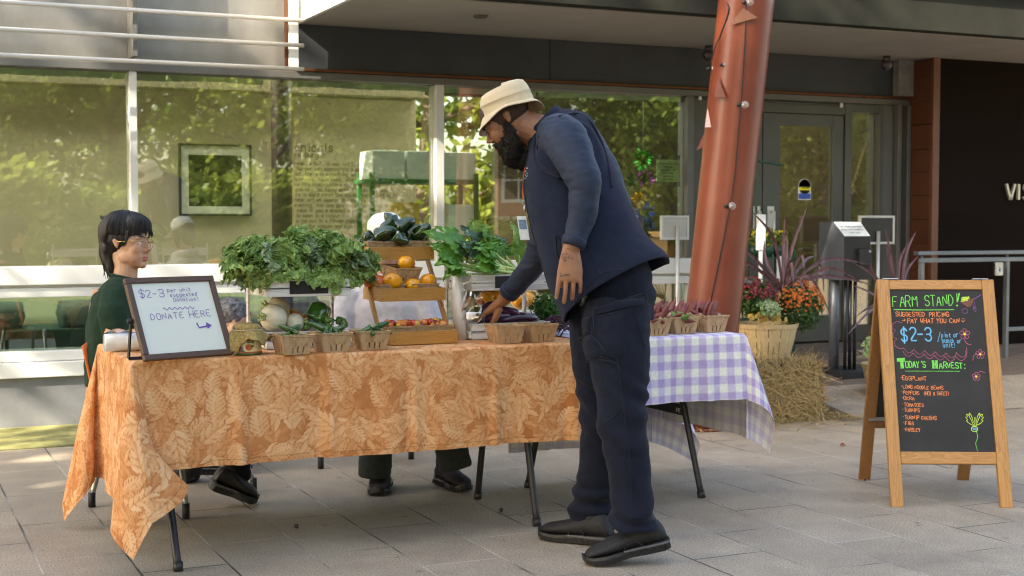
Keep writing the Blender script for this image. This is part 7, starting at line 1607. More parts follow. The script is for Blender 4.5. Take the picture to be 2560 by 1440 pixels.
# collar
cl = []; mb = MB()
for k_, (cx, cy, hx, hy, b_) in enumerate(((1360, 320, 47, -47, .090), (1350, 312, 45, -47, .086), (1346, 309, 43, -46, .082), (1349, 312, 40, -43, .076))):
    for j in range(48): a = 2 * PI * j / 48; cl.append(A_(cx + hx * math.cos(a), cy + hy * math.cos(a), 5.41) - FW * b_ * math.sin(a))
mb.add(cl, [(i * 48 + j, i * 48 + (j + 1) % 48, (i + 1) * 48 + (j + 1) % 48, (i + 1) * 48 + j) for i in range(3) for j in range(48)], 0, True); mbuild(mb, 'collar', m_fleece)
# trousers
pt = MB()
pt.tube([A_(1522, 660, 5.21), A_(1536, 705, 5.20), A_(1545, 760, 5.19), A_(1545, 800, 5.19)], [(.160, .138), (.164, .143), (.160, .142), (.135, .132)], 24, ref=FW)
def leg(pts, rs): pt.tube(catmull(pts, 4), [x for i in range(len(rs) - 1) for x in [tuple(lerp(rs[i][c], rs[i + 1][c], t / 4) for c in (0, 1)) for t in range(4)]] + [rs[-1]], 22, ref=FW)
leg([A_(1545, 760, 5.10), A_(1543, 860, 5.07), A_(1552, 960, 5.05), A_(1558, 1060, 5.03), A_(1572, 1170, 5.03), A_(1580, 1250, 5.03), A_(1583, 1325, 5.02)], [(.112, .128), (.106, .120), (.092, .102), (.080, .088), (.076, .078), (.078, .080), (.080, .084)])
leg([A_(1508, 760, 5.30), A_(1500, 860, 5.31), A_(1500, 960, 5.32), A_(1505, 1060, 5.33), A_(1500, 1170, 5.36), A_(1484, 1250, 5.38), A_(1474, 1310, 5.38)], [(.112, .128), (.105, .115), (.090, .095), (.082, .084), (.078, .080), (.080, .086), (.083, .088)])
me = remesh(pt, .0075, 3, .5)
def pw(co, no):
    z = co[:, 2]; u_ = (co - np.array(CAM0)) @ np.array(RT); w1 = np.exp(-((z - .55) / .12) ** 2); w2 = np.exp(-((z - .14) / .09) ** 2); w3 = np.exp(-((z - .95) / .08) ** 2); n1 = nparr(co, 6); n2 = nparr(co * np.array((1, 1, 2.2)), 11, (2, 0, 5))
    d = .006 * w1 * np.sin(z * 70 + u_ * 45 + 4 * n1) + .011 * w2 * np.sin(z * 72 + u_ * 22 + 5 * n1) + .004 * w3 * np.sin(z * 55 - u_ * 40 + 3 * n1)
    return d + .0065 * n1 + .0045 * n2 + .0015 * nparr(co, 34)
displace(me, pw); pants = mput(me, 'trousers', m_pant)
from mathutils.bvhtree import BVHTree
_bp = BVHTree.FromPolygons([MAN.location + v.co for v in pants.data.vertices], [tuple(p.vertices) for p in pants.data.polygons])
def onp(px, py, lift=.003):
    d = ray(px, py).normalized(); h = _bp.ray_cast(CAM0, d)
    if h[0] is None: return CAM0 + d * 5.05
    n_ = h[1] if h[1].dot(d) < 0 else -h[1]; return h[0] + n_ * lift
m_pseam = M('twill_seam', (.007, .009, .018), .9)
def pseam(pts, r=.0018, mt=m_pseam, name='seam'):
    P_ = catmull([onp(*p) for p in pts], 6); mb = MB(); mb.tube([p - MAN.location for p in P_], r, 6); return mb.build(name, mt, pants)
pseam([(1540, 880), (1552, 960), (1562, 1040), (1573, 1130), (1578, 1220), (1580, 1310)]); pseam([(1465, 900), (1500, 892), (1535, 905)]); pseam([(1510, 1060), (1530, 1045), (1552, 1020)]); pseam([(1585, 770), (1600, 830), (1612, 870)], name='pocket_edge')
def patch(quad, name, th=.006, nn=8):
    mb = MB()
    def f(u, v):
        a = lerp(Vector(quad[0] + (0,)), Vector(quad[1] + (0,)), u); c = lerp(Vector(quad[3] + (0,)), Vector(quad[2] + (0,)), u); p = lerp(a, c, v); e = min(u, 1 - u, v, 1 - v); return onp(p.x, p.y, .001 + th * min(1, e * 7)) - MAN.location
    mb.grid(f, nn, nn); return mb.build(name, m_pant, pants)
for pl in ([(1455, 795), (1482, 790), (1480, 838), (1446, 843), (1455, 795)], [(1448, 845), (1480, 840), (1519, 896), (1466, 901), (1448, 845)], [(1486, 770), (1550, 752), (1612, 735), (1610, 763), (1550, 778), (1490, 791), (1486, 770)], [(1478, 792), (1482, 840), (1494, 893)], [(1466, 905), (1500, 899), (1540, 908), (1552, 930)]): pseam(pl, .0015, M('seam_light', (.018, .021, .034), .9))
patch(((1455, 795), (1482, 790), (1478, 835), (1446, 842)), 'cargo_pocket_flap', .010); patch(((1448, 842), (1480, 838), (1520, 895), (1466, 900)), 'cargo_pocket', .009); patch(((1486, 770), (1612, 735), (1610, 762), (1490, 790)), 'pocket_flap', .009); patch(((1492, 792), (1575, 770), (1560, 900), (1500, 892)), 'cargo_pocket', .007)
# shoes
m_shoe = M('black_shoe', (.012, .012, .013), .6, .2, 40, .25, 400); m_sole = M('black_sole', (.016, .016, .017), .38, .2, 20, .1, 80); m_shl = M('shoe_panel', (.030, .030, .032), .45, .15, 200)
def shoe(T, heel, toe, up_, k=1.0, mats=(m_shoe, m_sole, m_shl), ankle=None, boot=0, loc=None):
    """heel and toe: ground-side points of the sole; built as upper and sole"""
    heel, toe, up_ = Vector(heel), Vector(toe), Vector(up_); L_ = (toe - heel).length; f = (toe - heel).normalized(); s = f.cross(up_).normalized(); u = s.cross(f)
    prof = [(-.02, .028, .060), (.04, .036, .098), (.15, .038, .118), (.30, .038, .118), (.43, .040, .094), (.58, .045, .076), (.74, .048, .066), (.88, .043, .058), (.96, .032, .048), (1.0, .016, .034)]
    um, sm_ = MB(), MB(); off_ = loc or Vector((0, 0, 0)); n = 20; vs = []
    for (t, w, h) in prof:
        c = heel + f * (t * L_)
        for j in range(n):
            a = 2 * PI * j / n; sa = math.sin(a); vs.append(c + s * (w * k * math.cos(a) * (1 if sa < .3 else 1 - .35 * (sa - .3))) + u * ((.020 + (h - .020) * (sa * .5 + .5)) * k) - off_)
    um.add(vs, [(i * n + j, i * n + (j + 1) % n, (i + 1) * n + (j + 1) % n, (i + 1) * n + j) for i in range(len(prof) - 1) for j in range(n)] + [tuple(range(n))[::-1], tuple((len(prof) - 1) * n + j for j in range(n))], 0, True)
    if ankle is not None: um.tube([heel + f * (.22 * L_) + u * .06 * k - off_, heel + f * (.20 * L_) + u * .11 * k - off_, Vector(ankle) - off_], [(.046 * k, .040 * k), (.044 * k, .038 * k), (.043 * k, .038 * k)], 16)
    sp = [(-.03, .026, .004), (.05, .037, .0), (.25, .038, .0), (.45, .038, .002), (.62, .047, .0), (.78, .050, .0), (.92, .042, .003), (1.0, .026, .010), (1.03, .008, .018)]
    vs = []
    for (t, w, z) in sp:
        c = heel + f * (t * L_); th = (.034 - .012 * t) * k
        for (a, b) in ((-1, 0), (1, 0), (1.04, .6), (.98, 1), (-.98, 1), (-1.04, .6)): vs.append(c + s * (a * w * k) + u * (z * k + th * b) - off_)
    m_ = 6; sm_.add(vs, [(i * m_ + j, i * m_ + (j + 1) % m_, (i + 1) * m_ + (j + 1) % m_, (i + 1) * m_ + j) for i in range(len(sp) - 1) for j in range(m_)] + [tuple(range(m_))[::-1], tuple((len(sp) - 1) * m_ + j for j in range(m_))], 0, False)
    for i in range(12):
        c = heel + f * ((.02 + .08 * i) * L_)
        for g in (-1, 1): sm_.bar(c + s * (g * .0385 * k) + u * .004 * k - off_, c + s * (g * .0405 * k) + u * .020 * k + f * .008 - off_, .006, .005)
    st_ = MB()
    for g in (-1, 1): st_.tube(catmull([heel + f * (t * L_) + s * (g * w * k) + u * (.026 * k) - off_ for t, w in ((-.02, .030), (.08, .040), (.25, .0405), (.42, .0415), (.55, .045))], 3), .0042 * k, 6)
    sh_ = um.build('shoe', mats[0], T, subs=1); st_.build('midsole_stripe', M('midsole_grey', (.10, .10, .105), .3, .1, 30), sh_); sm_.build('sole', mats[1], sh_)
    lm = MB()
    if not boot:
        for i in range(5): c = heel + f * ((.42 + .07 * i) * L_) + u * ((.088 - .0085 * i) * k); lm.tube(catmull([c - s * .020 * k - off_, c + u * .006 - off_, c + s * .020 * k - off_], 3), .0024, 5)
        lm.build('laces', mats[2], sh_)
        pm = MB()
        for g in (-1, 1):
            a = heel + f * (.30 * L_) + s * (g * .0375 * k) + u * .030 * k; pm.tube([a - off_, a + f * .04 + u * .035 * k - s * (g * .004) - off_, a + f * .075 + u * .028 - s * (g * .008) - off_, a + f * .07 + s * g * .005 - off_], .003, 5)
        pm.build('side_panel', mats[2], sh_)
    return sh_
htoe = atz(1466, 1412, 0); hheel = A_(1668, 1368, dep(htoe) + .03)
shoe(MAN, hheel, htoe, UP * 1.0 - FW * .05, 1.12, ankle=ANN + UP * .02, loc=MAN.location)
ft = atz(1353, 1342, .004); fh = atz(1520, 1362, .004); fh = ft + (fh - ft).normalized() * .30
shoe(MAN, fh, ft, (0, 0, 1), 1.10, ankle=ANF + UP * .02, loc=MAN.location)
# key fob on the hip, lanyard with badge
p = onp(1466, 745, .012); mb = MB(); mb.ball(p, (.019, .008, .030), 16, 10, rotm(RT, FW, UP), fn=lambda d: 1 / max(abs(d.x), abs(d.z), .75)); 
T = thing('key_fob', 'black car key fob clipped at the hip of the standing man', 'key fob', p); mb.v = [tuple(Vector(v) - p) for v in mb.v]; mb.build('case', M('fob_black', (.012, .012, .013), .25, .1, 30, coat=.3), T)
mb = MB()
for k_ in range(3): mb.ball(-FW * .008 + UP * (.012 - .012 * k_) - RT * .004, (.004, .002, .0035), 8, 6)
mb.tube([UP * .03 - RT * .01, UP * .045 - RT * .008, UP * .062 - RT * .0], .002, 6); mb.tube([-RT * .020 + UP * .02 - FW * .004, -RT * .021 - UP * .016 - FW * .004], .0025, 6); mb.build('buttons', m_steel, T)
T = thing('lanyard', 'orange lanyard with a clear badge holder hanging from the neck of the standing man', 'lanyard', A_(1313, 500, 5.36))
LO = T.location; q4 = [A_(1318, 405, 5.37), A_(1314, 440, 5.36), A_(1312, 470, 5.36), A_(1312, 497, 5.355)]
mb = MB(); vs = []
for p in q4: vs += [p - RT * .009 - LO, p + RT * .009 - FW * .004 - LO]
mb.add(vs, [(2 * i, 2 * i + 1, 2 * i + 3, 2 * i + 2) for i in range(3)]); mb.build('strap', M('lanyard_orange', (.62, .13, .02), .7, .1, 60), T, solid=.002)
mb = MB(); c = A_(1312, 506, 5.355) - LO; mb.tube([c + RT * (.009 * math.cos(a)) + UP * (.010 * math.sin(a)) for a in np.linspace(0, 6.3, 16)], .0015, 6); mb.tube([c - UP * .01, c - UP * .022, c - UP * .038], [.004, .006, .003], 8); mb.build('clip', m_steel, T)
mb = MB(); c = A_(1308, 570, 5.355) - LO; a, b = RT * .018, UP * .046 - RT * .007; w_ = -FW * .002; mb.add([c - a - b, c + a - b, c + a + b, c - a + b, c - a - b + w_, c + a - b + w_, c + a + b + w_, c - a + b + w_], [(3, 2, 1, 0), (4, 5, 6, 7), (0, 1, 5, 4), (1, 2, 6, 5), (2, 3, 7, 6), (3, 0, 4, 7)]); mb.build('badge', M('badge_white', (.62, .68, .76), .2, .1, 30), T)
mb = MB(); w_ = -FW * .003; c2 = c + b * .25; mb.add([c2 - a * .8 - b * .35 + w_, c2 + a * .8 - b * .35 + w_, c2 + a * .8 + b * .45 + w_, c2 - a * .8 + b * .45 + w_], [(0, 1, 2, 3)]); mb.build('badge_photo', M('badge_blue', (.10, .19, .36), .3, .3, 60), T)
# ------------------------------------------------ seated vendor on the left
D1 = 6.02
P1 = thing('person', 'person with a black mullet, gold glasses and dark green sweatshirt seated behind the whiteboard', 'person', A_(310, 860, D1)); O1 = P1.location
def b1(mb, name, mats, par=None, **k): mb.v = [tuple(Vector(v) - O1) for v in mb.v]; return mb.build(name, mats, par or P1, **k)
def r1(mb, vox, name, mats, fn=None, sm_=3):
    me = remesh(mb, vox, sm_, .5)
    if fn: displace(me, fn)
    me.transform(Matrix.Translation(-O1)); return put(me, name, mats, P1)
m_sk1 = skinmat('skin_light', (.48, .265, .165), (.56, .33, .215))
f1, u1, s1 = axes(RT * .965 - FW * .24 - UP * .02, UP + RT * .03)
if s1.dot(FW) > 0: s1 = -s1
c1_ = A_(318, 606, D1); R1 = rotm(f1, s1, u1); K1 = .97
body = MB(); head_shape(body, c1_, f1, u1, s1, K1)
body.tube([c1_ - f1 * .02 - u1 * .04, A_(316, 665, D1), A_(312, 700, D1), A_(308, 740, D1)], [.052, .050, .054, .08], 16)
body.tube([A_(308, 730, D1), A_(300, 800, D1), A_(296, 900, D1 + .02), A_(300, 985, D1 + .03)], [(.11, .13), (.115, .14), (.11, .135), (.12, .15)], 16, ref=FW)
EL1 = A_(300, 868, D1 - .20); W1 = A_(395, 850, D1 - .14); body.tube([A_(290, 735, D1 - .14), EL1], [.045, .038], 12); body.tube([EL1, W1], [.036, .026], 12); hand_shape(body, W1, RT + UP * .0, UP, -FW, .9)
EL2 = A_(330, 868, D1 + .20); W2 = A_(420, 855, D1 + .12); body.tube([A_(310, 735, D1 + .14), EL2], [.045, .038], 12); body.tube([EL2, W2], [.036, .026], 12); hand_shape(body, W2, RT - FW * .2, UP, FW, .9)
KN = [A_(560, 985, D1 - .10), A_(520, 1000, D1 + .16)]; AN = [A_(598, 1195, D1 + .06), A_(470, 1185, D1 + .62)]
for g, (kn, an) in enumerate(zip(KN, AN)): body.tube([A_(310, 975, D1 + (-.08 if g == 0 else .1)), kn], [.085, .058], 12); body.tube([kn, an], [.055, .038], 12)
r1(body, .0034, 'body', m_sk1, None, 9)
mb = MB(); mb.ball(c1_ + (f1 * .0945 - u1 * .0645) * K1, (.009, .019, .0055), 14, 8, R1); mb.ball(c1_ + (f1 * .0925 - u1 * .076) * K1, (.010, .0175, .0065), 14, 8, R1); b1(mb, 'lips', M('lips_light', (.50, .17, .14), .4, .1, 30))
m_hair1 = M('hair_dark', (.012, .010, .009), .5, .35, 50, .2, 120, spec=.6, stretch=(1, 1, .2))
for g in (-1, 1):
    e_ = c1_ + (f1 * .0765 + s1 * g * .031 - u1 * .002) * K1; mb = MB(); mb.ball(e_, .0125 * K1, 16, 10); ey = b1(mb, 'eye', M('eye_white', (.75, .72, .68), .2, .03, 20))
    mb = MB(); mb.ball(e_ + f1 * .0078, (.0055, .006, .006), 12, 8, R1); b1(mb, 'iris', M('iris_dark', (.03, .018, .012), .1), ey)
    mb = MB(); mb.tube([e_ + f1 * .012 + s1 * g * -.012 + u1 * .003, e_ + f1 * .0145 + u1 * .0075, e_ + f1 * .0085 + s1 * g * .013 + u1 * .003], [.0014, .002, .0012], 6); b1(mb, 'eyelash', m_hair1, ey)
    mb = MB(); mb.tube([c1_ + (f1 * .094 + s1 * g * .014 + u1 * .021) * K1, c1_ + (f1 * .092 + s1 * g * .032 + u1 * .027) * K1, c1_ + (f1 * .075 + s1 * g * .052 + u1 * .019) * K1], [.0022, .0034, .0015], 8); b1(mb, 'eyebrow', m_hair1)
def h1(f_, s_, u_): return c1_ + (f1 * f_ + s1 * s_ + u1 * u_) * K1
hm = MB(); hm.ball(h1(-.022, 0, .046), (.104, .088, .092), 26, 16, R1); hm.ball(h1(.030, 0, .078), (.070, .074, .052), 20, 12, R1); hm.ball(h1(-.075, 0, -.01), (.048, .070, .080), 18, 12, R1); hm.tube([h1(-.085, 0, -.04), h1(-.078, 0, -.085), h1(-.060, 0, -.125), h1(-.052, 0, -.150)], [(.040, .058), (.032, .052), (.022, .042), (.010, .028)], 16, ref=f1)
me = remesh(hm, .005, 3, .5); displace(me, lambda co, no: .004 * nparr(co * np.array((1, 1, .35)), 55)); me.transform(Matrix.Translation(-O1)); hair = put(me, 'hair', m_hair1, P1)
q = random.Random(12); lk = MB()
def lock(pts, r): P_ = catmull([Vector(p) for p in pts], 4); n_ = len(P_); lk.tube(P_, [(r * (1 - .85 * (i / (n_ - 1)) ** 1.5), r * .45 * (1 - .8 * i / (n_ - 1))) for i in range(n_)], 5)
for i in range(150):      # fringe
    a = q.uniform(-1.15, 1.15); ff, ss = math.cos(a), math.sin(a); top_ = h1(.02 + .035 * ff, ss * .04, .128); l = q.uniform(.042, .053) - .020 * abs(ss)
    lock([h1(.004, ss * .012, .139), top_, h1(.045 + .052 * ff, ss * .066, .100), h1(.044 + .060 * ff, ss * .080, .066), h1(.042 + .060 * ff + q.uniform(-.006, .008), ss * .083 + q.uniform(-.010, .010), l + q.uniform(-.008, .008))], q.uniform(.002, .0045))
for i in range(330):     # sides and back
    a = q.uniform(.75, 2 * PI - .75); ff, ss = math.cos(a), math.sin(a); bk = max(0, -ff); ll = .0 - .03 * bk - (.10 * bk ** 2 if abs(ss) < .75 else 0) + q.uniform(-.03, .02)
    if ff > 0: ll = max(ll, -.010) 
    side = abs(ss) > .8 and ff > -.35
    if side: ll = q.uniform(.012, .04) if ff > -.2 else q.uniform(-.02, .02)
    lock([h1(-.012 + .010 * ff, ss * .010, .140), h1(-.018 + .056 * ff, ss * .052, .128), h1(-.022 + .096 * ff, ss * .084, .088), h1(-.024 + .108 * ff, ss * .091, .040), h1(-.022 + (.104 + .10 * min(0, ll)) * ff, ss * .086, lerp(.04, ll, .5)), h1(-.026 + (.094 + .34 * min(0, ll + .02)) * ff + q.uniform(-.006, .006), ss * (.074 + .12 * min(0, ll)), ll)], q.uniform(.0035, .0065))
for i in range(130):      # tail of the mullet
    ss = q.uniform(-.052, .052); lock([h1(-.105, ss, -.01), h1(-.108 + q.uniform(0, .01), ss * .95, -.06), h1(-.09 + q.uniform(-.004, .012), ss * .85, -.11), h1(-.070 + q.uniform(-.02, .02), ss * .8 + q.uniform(-.008, .008), -.155 + q.uniform(-.02, .03))], q.uniform(.003, .006))
for i in range(9): lock([h1(-.10, q.uniform(-.03, .03), .09), h1(-.118, q.uniform(-.03, .03), .105), h1(-.126, q.uniform(-.03, .03), .118 + q.uniform(-.01, .01))], .004)
for g in (-1, 1):
    for k_ in range(4): lock([h1(.037 + .004 * k_, g * .078, .05), h1(.034 + .003 * k_, g * .079, .01), h1(.026 + .003 * k_, g * .073, -.022 + q.uniform(-.004, .006))], .0028)
lk.v = [tuple(Vector(v) - O1) for v in lk.v]; lk.build('hair_locks', m_hair1, hair)
m_gold = M('gold_wire', (.62, .44, .16), .22, .1, 30, metal=.95)
GL = thing('glasses', 'thin gold wire glasses worn by the seated person in green', 'glasses', h1(.1, 0, 0)); OG = GL.location
mb = MB()
for g in (-1, 1):
    c = h1(.104, g * .031, -.004); ax_s = (s1 * g * .96 - f1 * .22).normalized() * g; mb.tube([c + ax_s * (.0225 * math.cos(a)) + u1 * (.0185 * math.sin(a)) - OG for a in np.linspace(0, 2 * PI, 25)], .0011, 6)
    mb.tube([h1(.098, g * .054, .004) - OG, h1(.092, g * .068, .005) - OG, h1(.03, g * .078, .002) - OG, h1(-.012, g * .080, .0) - OG, h1(-.024, g * .079, -.012) - OG], [.0016, .0022, .0014, .0014, .001], 6)
mb.tube([h1(.106, -.0085, .002) - OG, h1(.111, 0, .006) - OG, h1(.106, .0085, .002) - OG], .0012, 6); mb.build('frame', m_gold, GL)
m_lens = bpy.data.materials.new('lens'); m_lens.use_nodes = True; t = m_lens.node_tree; t.nodes.clear(); o1 = N(t, 'ShaderNodeOutputMaterial'); o2 = N(t, 'ShaderNodeBsdfTransparent'); o3 = N(t, 'ShaderNodeBsdfGlossy'); o3.inputs['Roughness'].default_value = .02; o4 = N(t, 'ShaderNodeMixShader'); o4.inputs[0].default_value = .05
t.links.new(o2.outputs[0], o4.inputs[1]); t.links.new(o3.outputs[0], o4.inputs[2]); t.links.new(o4.outputs[0], o1.inputs[0])
for g in (-1, 1):
    c = h1(.104, g * .031, -.004); ax_s = (s1 * g * .96 - f1 * .22).normalized() * g; mb = MB(); mb.add([c + ax_s * (.022 * math.cos(a)) + u1 * (.018 * math.sin(a)) - OG for a in np.linspace(0, 2 * PI, 21)[:-1]], [tuple(range(20))]); mb.build('lens', m_lens, GL)
m_grn1 = clothmat('green_sweat', (.018, .040, .024)); sw_ = MB()
sw_.tube([A_(318, 692, D1), A_(314, 712, D1), A_(302, 750, D1), A_(294, 810, D1), A_(290, 880, D1 + .01), A_(292, 960, D1 + .02)], [(.062, .062), (.080, .11), (.118, .165), (.125, .175), (.128, .175), (.13, .175)], 22, ref=RT * 1.0)
sw_.tube(catmull([A_(298, 728, D1 - .12), A_(284, 790, D1 - .19), EL1], 3), [.070, .070, .068, .066, .063, .060, .056], 16); sw_.tube(catmull([EL1, lerp(EL1, W1, .5), lerp(EL1, W1, .85)], 3), [.056, .054, .05, .047, .044, .042, .038], 16)
sw_.tube([A_(312, 728, D1 + .12), EL2], [.07, .056], 16); sw_.tube([EL2, lerp(EL2, W2, .85)], [.056, .038], 16)
r1(sw_, .008, 'sweatshirt', m_grn1, lambda co, no: .006 * nparr(co, 8) + .004 * nparr(co * np.array((1, 1, 2)), 16) + .0012 * nparr(co, 40))
mb = MB(); mb.tube([A_(317, 696, D1) + RT * .064 * math.cos(a) - FW * .066 * math.sin(a) + UP * (.004 - .014 * math.cos(a)) for a in np.linspace(0, 2 * PI, 30)], .007, 8); b1(mb, 'collar', m_grn1)
m_jean = clothmat('dark_trouser', (.014, .015, .017)); tr_ = MB()
for g, (kn, an) in enumerate(zip(KN, AN)): tr_.tube([A_(300, 965, D1 + (-.07 if g == 0 else .09)), kn], [.105, .078], 16); tr_.tube([kn, lerp(kn, an, .6), an + (an - kn).normalized() * .01], [.076, .064, .056], 16)
r1(tr_, .009, 'trousers', m_jean, lambda co, no: .006 * nparr(co, 9) + .003 * nparr(co, 24))
m_boot = M('boot_leather', (.018, .015, .014), .38, .3, 12, .2, 60)
bt = A_(636, 1262, D1 + .05); bt.z = .004; bh = A_(524, 1222, D1 - .02); shoe(P1, bh, bt, (0, 0, 1), 1.22, (m_boot, m_sole, m_shl), AN[0] + UP * .06, 1, O1)
bt = atz(486, 1205, .004); bh = bt - RT * .27 + FW * .05; shoe(P1, bh, bt, (0, 0, 1), 1.05, (m_boot, m_sole, m_shl), AN[1] + UP * .02, 1, O1)
# orange chair
m_och = M('orange_plastic', (.68, .13, .01), .4, .06, 8); m_ctube = M('chair_tube', (.36, .36, .35), .3, .1, 20, metal=.7); m_cap = M('rubber_cap', (.02, .02, .022), .6)
def chair(label, seat_c, fwd, w, d, sh_, shell, tube_m, feet, back_h=.40, mesh_back=False):
    T = thing('chair', label, 'chair', (0, 0, 0)); c = Vector(seat_c); f = Vector(fwd); f.z = 0; f.normalize(); s = Vector((-f.y, f.x, 0))
    mb = MB(); mb.grid(lambda u, v: c + f * ((u - .5) * d) + s * ((v - .5) * w) + Vector((0, 0, .025 * (abs(v - .5) * 2) ** 2 - .02 * u ** 3)), 10, 10); mb.build('seat', shell, T, solid=.008)
    mb = MB(); mb.grid(lambda u, v: c - f * (d * .52 + .06 * u - .035 * (1 - (2 * v - 1) ** 2)) + s * ((v - .5) * w * (1 - .10 * u)) + Vector((0, 0, .03 + back_h * u * (1 - .10 * (2 * v - 1) ** 4))), 10, 12); mb.build('backrest', shell, T, solid=.008)
    for p in feet:
        p = Vector(p); p.z = 0; tp_ = c + (p - c) * .72; tp_.z = c.z - .02; mb = MB(); mb.tube(catmull([tp_, lerp(tp_, p, .5) + Vector((0, 0, .0)), p + Vector((0, 0, .05))], 4), .0125, 10); lg = mb.build('leg', tube_m, T)
        mb = MB(); mb.tube([p + Vector((0, 0, .002)), p + Vector((0, 0, .065))], .016, 10); mb.build('foot_cap', m_cap, lg)
    mb = MB(); mb.tube([c + f * d * .3 - s * w * .45 - Vector((0, 0, .02)), c + f * d * .3 + s * w * .45 - Vector((0, 0, .02))], .011, 8); mb.tube([c - f * d * .3 - s * w * .45 - Vector((0, 0, .02)), c - f * d * .3 + s * w * .45 - Vector((0, 0, .02))], .011, 8); mb.build('seat_frame', tube_m, T); return T
fa, fb = atz(465, 1297, 0), atz(634, 1230, 0); fd = atz(230, 1268, 0); fc = fd + (fb - fa) * .9
sc_ = (fa + fb + fc + fd) / 4; sc_.z = .44; sc_ = A_(300, 985, D1 + .03) + RT * .17; sc_.z = .44
chair('orange plastic chair with grey tube legs under the person in green', sc_, RT - FW * .1, .40, .40, .44, m_och, m_ctube, (fa, fb, fc, fd), .27)
# ------------------------------------------------ seated person in the white cap behind the wooden rack
D2 = 6.75
P2_ = thing('person', 'person in a white cap and pale grey hoodie seated behind the wooden rack', 'person', A_(970, 860, D2)); O1 = P2_.location; P1 = P2_
f1, u1, s1 = axes(-FW - RT * .15 - UP * .35, UP - FW * .2)
c1_ = A_(964, 608, D2); R1 = rotm(f1, s1, u1); body = MB(); head_shape(body, c1_, f1, u1, s1, 1.0)
body.tube([c1_ - u1 * .05 - f1 * .01, A_(965, 690, D2 + .03), A_(967, 730, D2 + .03)], [.055, .058, .08], 14); body.tube([A_(967, 725, D2 + .03), A_(972, 800, D2 + .05), A_(975, 960, D2 + .08)], [(.16, .11), (.17, .12), (.16, .13)], 16, ref=RT)
for g, kx, ax_, ay_ in ((-1, 945, 935, 1190), (1, 1090, 1140, 1170)):
    sh_ = A_(967 + g * 85, 735, D2 + .03); el = A_(967 + g * 125, 845, D2 - .02); wr_ = A_(967 + g * 60, 885, D2 - .32); body.tube([sh_, el], [.05, .042], 10); body.tube([el, wr_], [.04, .028], 10); hand_shape(body, wr_, -FW - RT * g * .3, UP, -RT * g, .95)
    hp_ = A_(972 + g * 45, 965, D2 + .05); kn = A_(kx + 4, 985, D2 - .42); an = A_(ax_, ay_, D2 - .42); body.tube([hp_, kn], [.085, .06], 12); body.tube([kn, an], [.056, .04], 12)
r1(body, .006, 'body', m_sk1)
mb = MB()
for g in (-1, 1):
    mb = MB(); mb.ball(h1(.0765, g * .031, -.002), .0125, 14, 8); b1(mb, 'eye', MATS['eye_white'])
hm = MB(); hm.ball(h1(-.02, 0, .036), (.10, .084, .085), 20, 12, R1); hm.ball(h1(-.06, 0, -.03), (.045, .078, .08), 16, 10, R1)
for g in (-1, 1): hm.tube([h1(.0, g * .082, .02), h1(-.0, g * .086, -.05), h1(.0, g * .08, -.12)], [.022, .026, .015], 10)
r1(hm, .007, 'hair', m_hair1)
mb = MB(); m_capw = M('cap_white', (.76, .74, .72), .8, .05, 20, .2, 300)
mb.lathe([(.093, -.005), (.0935, .03), (.087, .060), (.066, .084), (.033, .095), (0, .098)], 32, Matrix.Translation(h1(-.012, 0, .050)) @ rotm(f1, s1, u1).to_4x4(), fn=lambda a, t: 1 - .06 * abs(math.sin(a))); cap_ = None
mb.ball(h1(-.012, 0, .155), (.007, .007, .004), 10, 6, R1)
def brimf(u, v): a = (v - .5) * 2.2; r = .096 + .068 * u * math.cos(a * .72); return h1(-.012, 0, .050) + f1 * (r * math.cos(a)) + s1 * (r * math.sin(a) * .93) - u1 * (.008 + .020 * u + .02 * math.sin(a) ** 2 * u)
mb.grid(brimf, 6, 18); b1(mb, 'cap', m_capw, solid=.003)
m_hood = clothmat('grey_hoodie', (.46, .45, .48)); sw_ = MB(); sw_.tube([A_(966, 690, D2 + .03), A_(967, 715, D2 + .03), A_(969, 760, D2 + .04), A_(972, 840, D2 + .05), A_(975, 950, D2 + .07)], [(.085, .075), (.15, .10), (.205, .135), (.215, .145), (.20, .15)], 22, ref=RT)
for g in (-1, 1):
    sh_ = A_(967 + g * 82, 735, D2 + .03); el = A_(967 + g * 125, 845, D2 - .02); wr_ = A_(967 + g * 60, 885, D2 - .32); sw_.tube([sh_, lerp(sh_, el, .5), el], [.082, .076, .07], 14); sw_.tube([el, lerp(el, wr_, .85)], [.068, .045], 14)
sw_.tube([A_(966, 690, D2 + .03) + RT * .085 * math.cos(a) - FW * .085 * math.sin(a) - UP * (.02 * math.sin(a)) for a in np.linspace(0, 2 * PI, 20)], .030, 10)
r1(sw_, .009, 'hoodie', m_hood, lambda co, no: .010 * nparr(co * np.array((1, 1, .5)), 9) + .005 * nparr(co, 18) + .0015 * nparr(co, 45))
tr_ = MB()
for g, kx, ax_, ay_ in ((-1, 945, 935, 1190), (1, 1090, 1140, 1170)):
    hp_ = A_(972 + g * 45, 965, D2 + .05); kn = A_(kx + 4, 985, D2 - .42); an = A_(ax_, ay_, D2 - .42); tr_.tube([hp_, kn], [.11, .085], 16); tr_.tube([kn, lerp(kn, an, .6), an - UP * .005], [.084, .078, .073], 16)
r1(tr_, .009, 'trousers', clothmat('olive_trouser', (.040, .046, .042)), lambda co, no: .007 * nparr(co, 9) + .004 * nparr(co, 22))
m_hike = M('hiking_shoe', (.020, .015, .018), .7, .3, 50, .4, 300); m_htoe = M('hike_orange', (.55, .08, .02), .5)
t_a, t_b = atz(945, 1240, .004), atz(1165, 1230, .004)
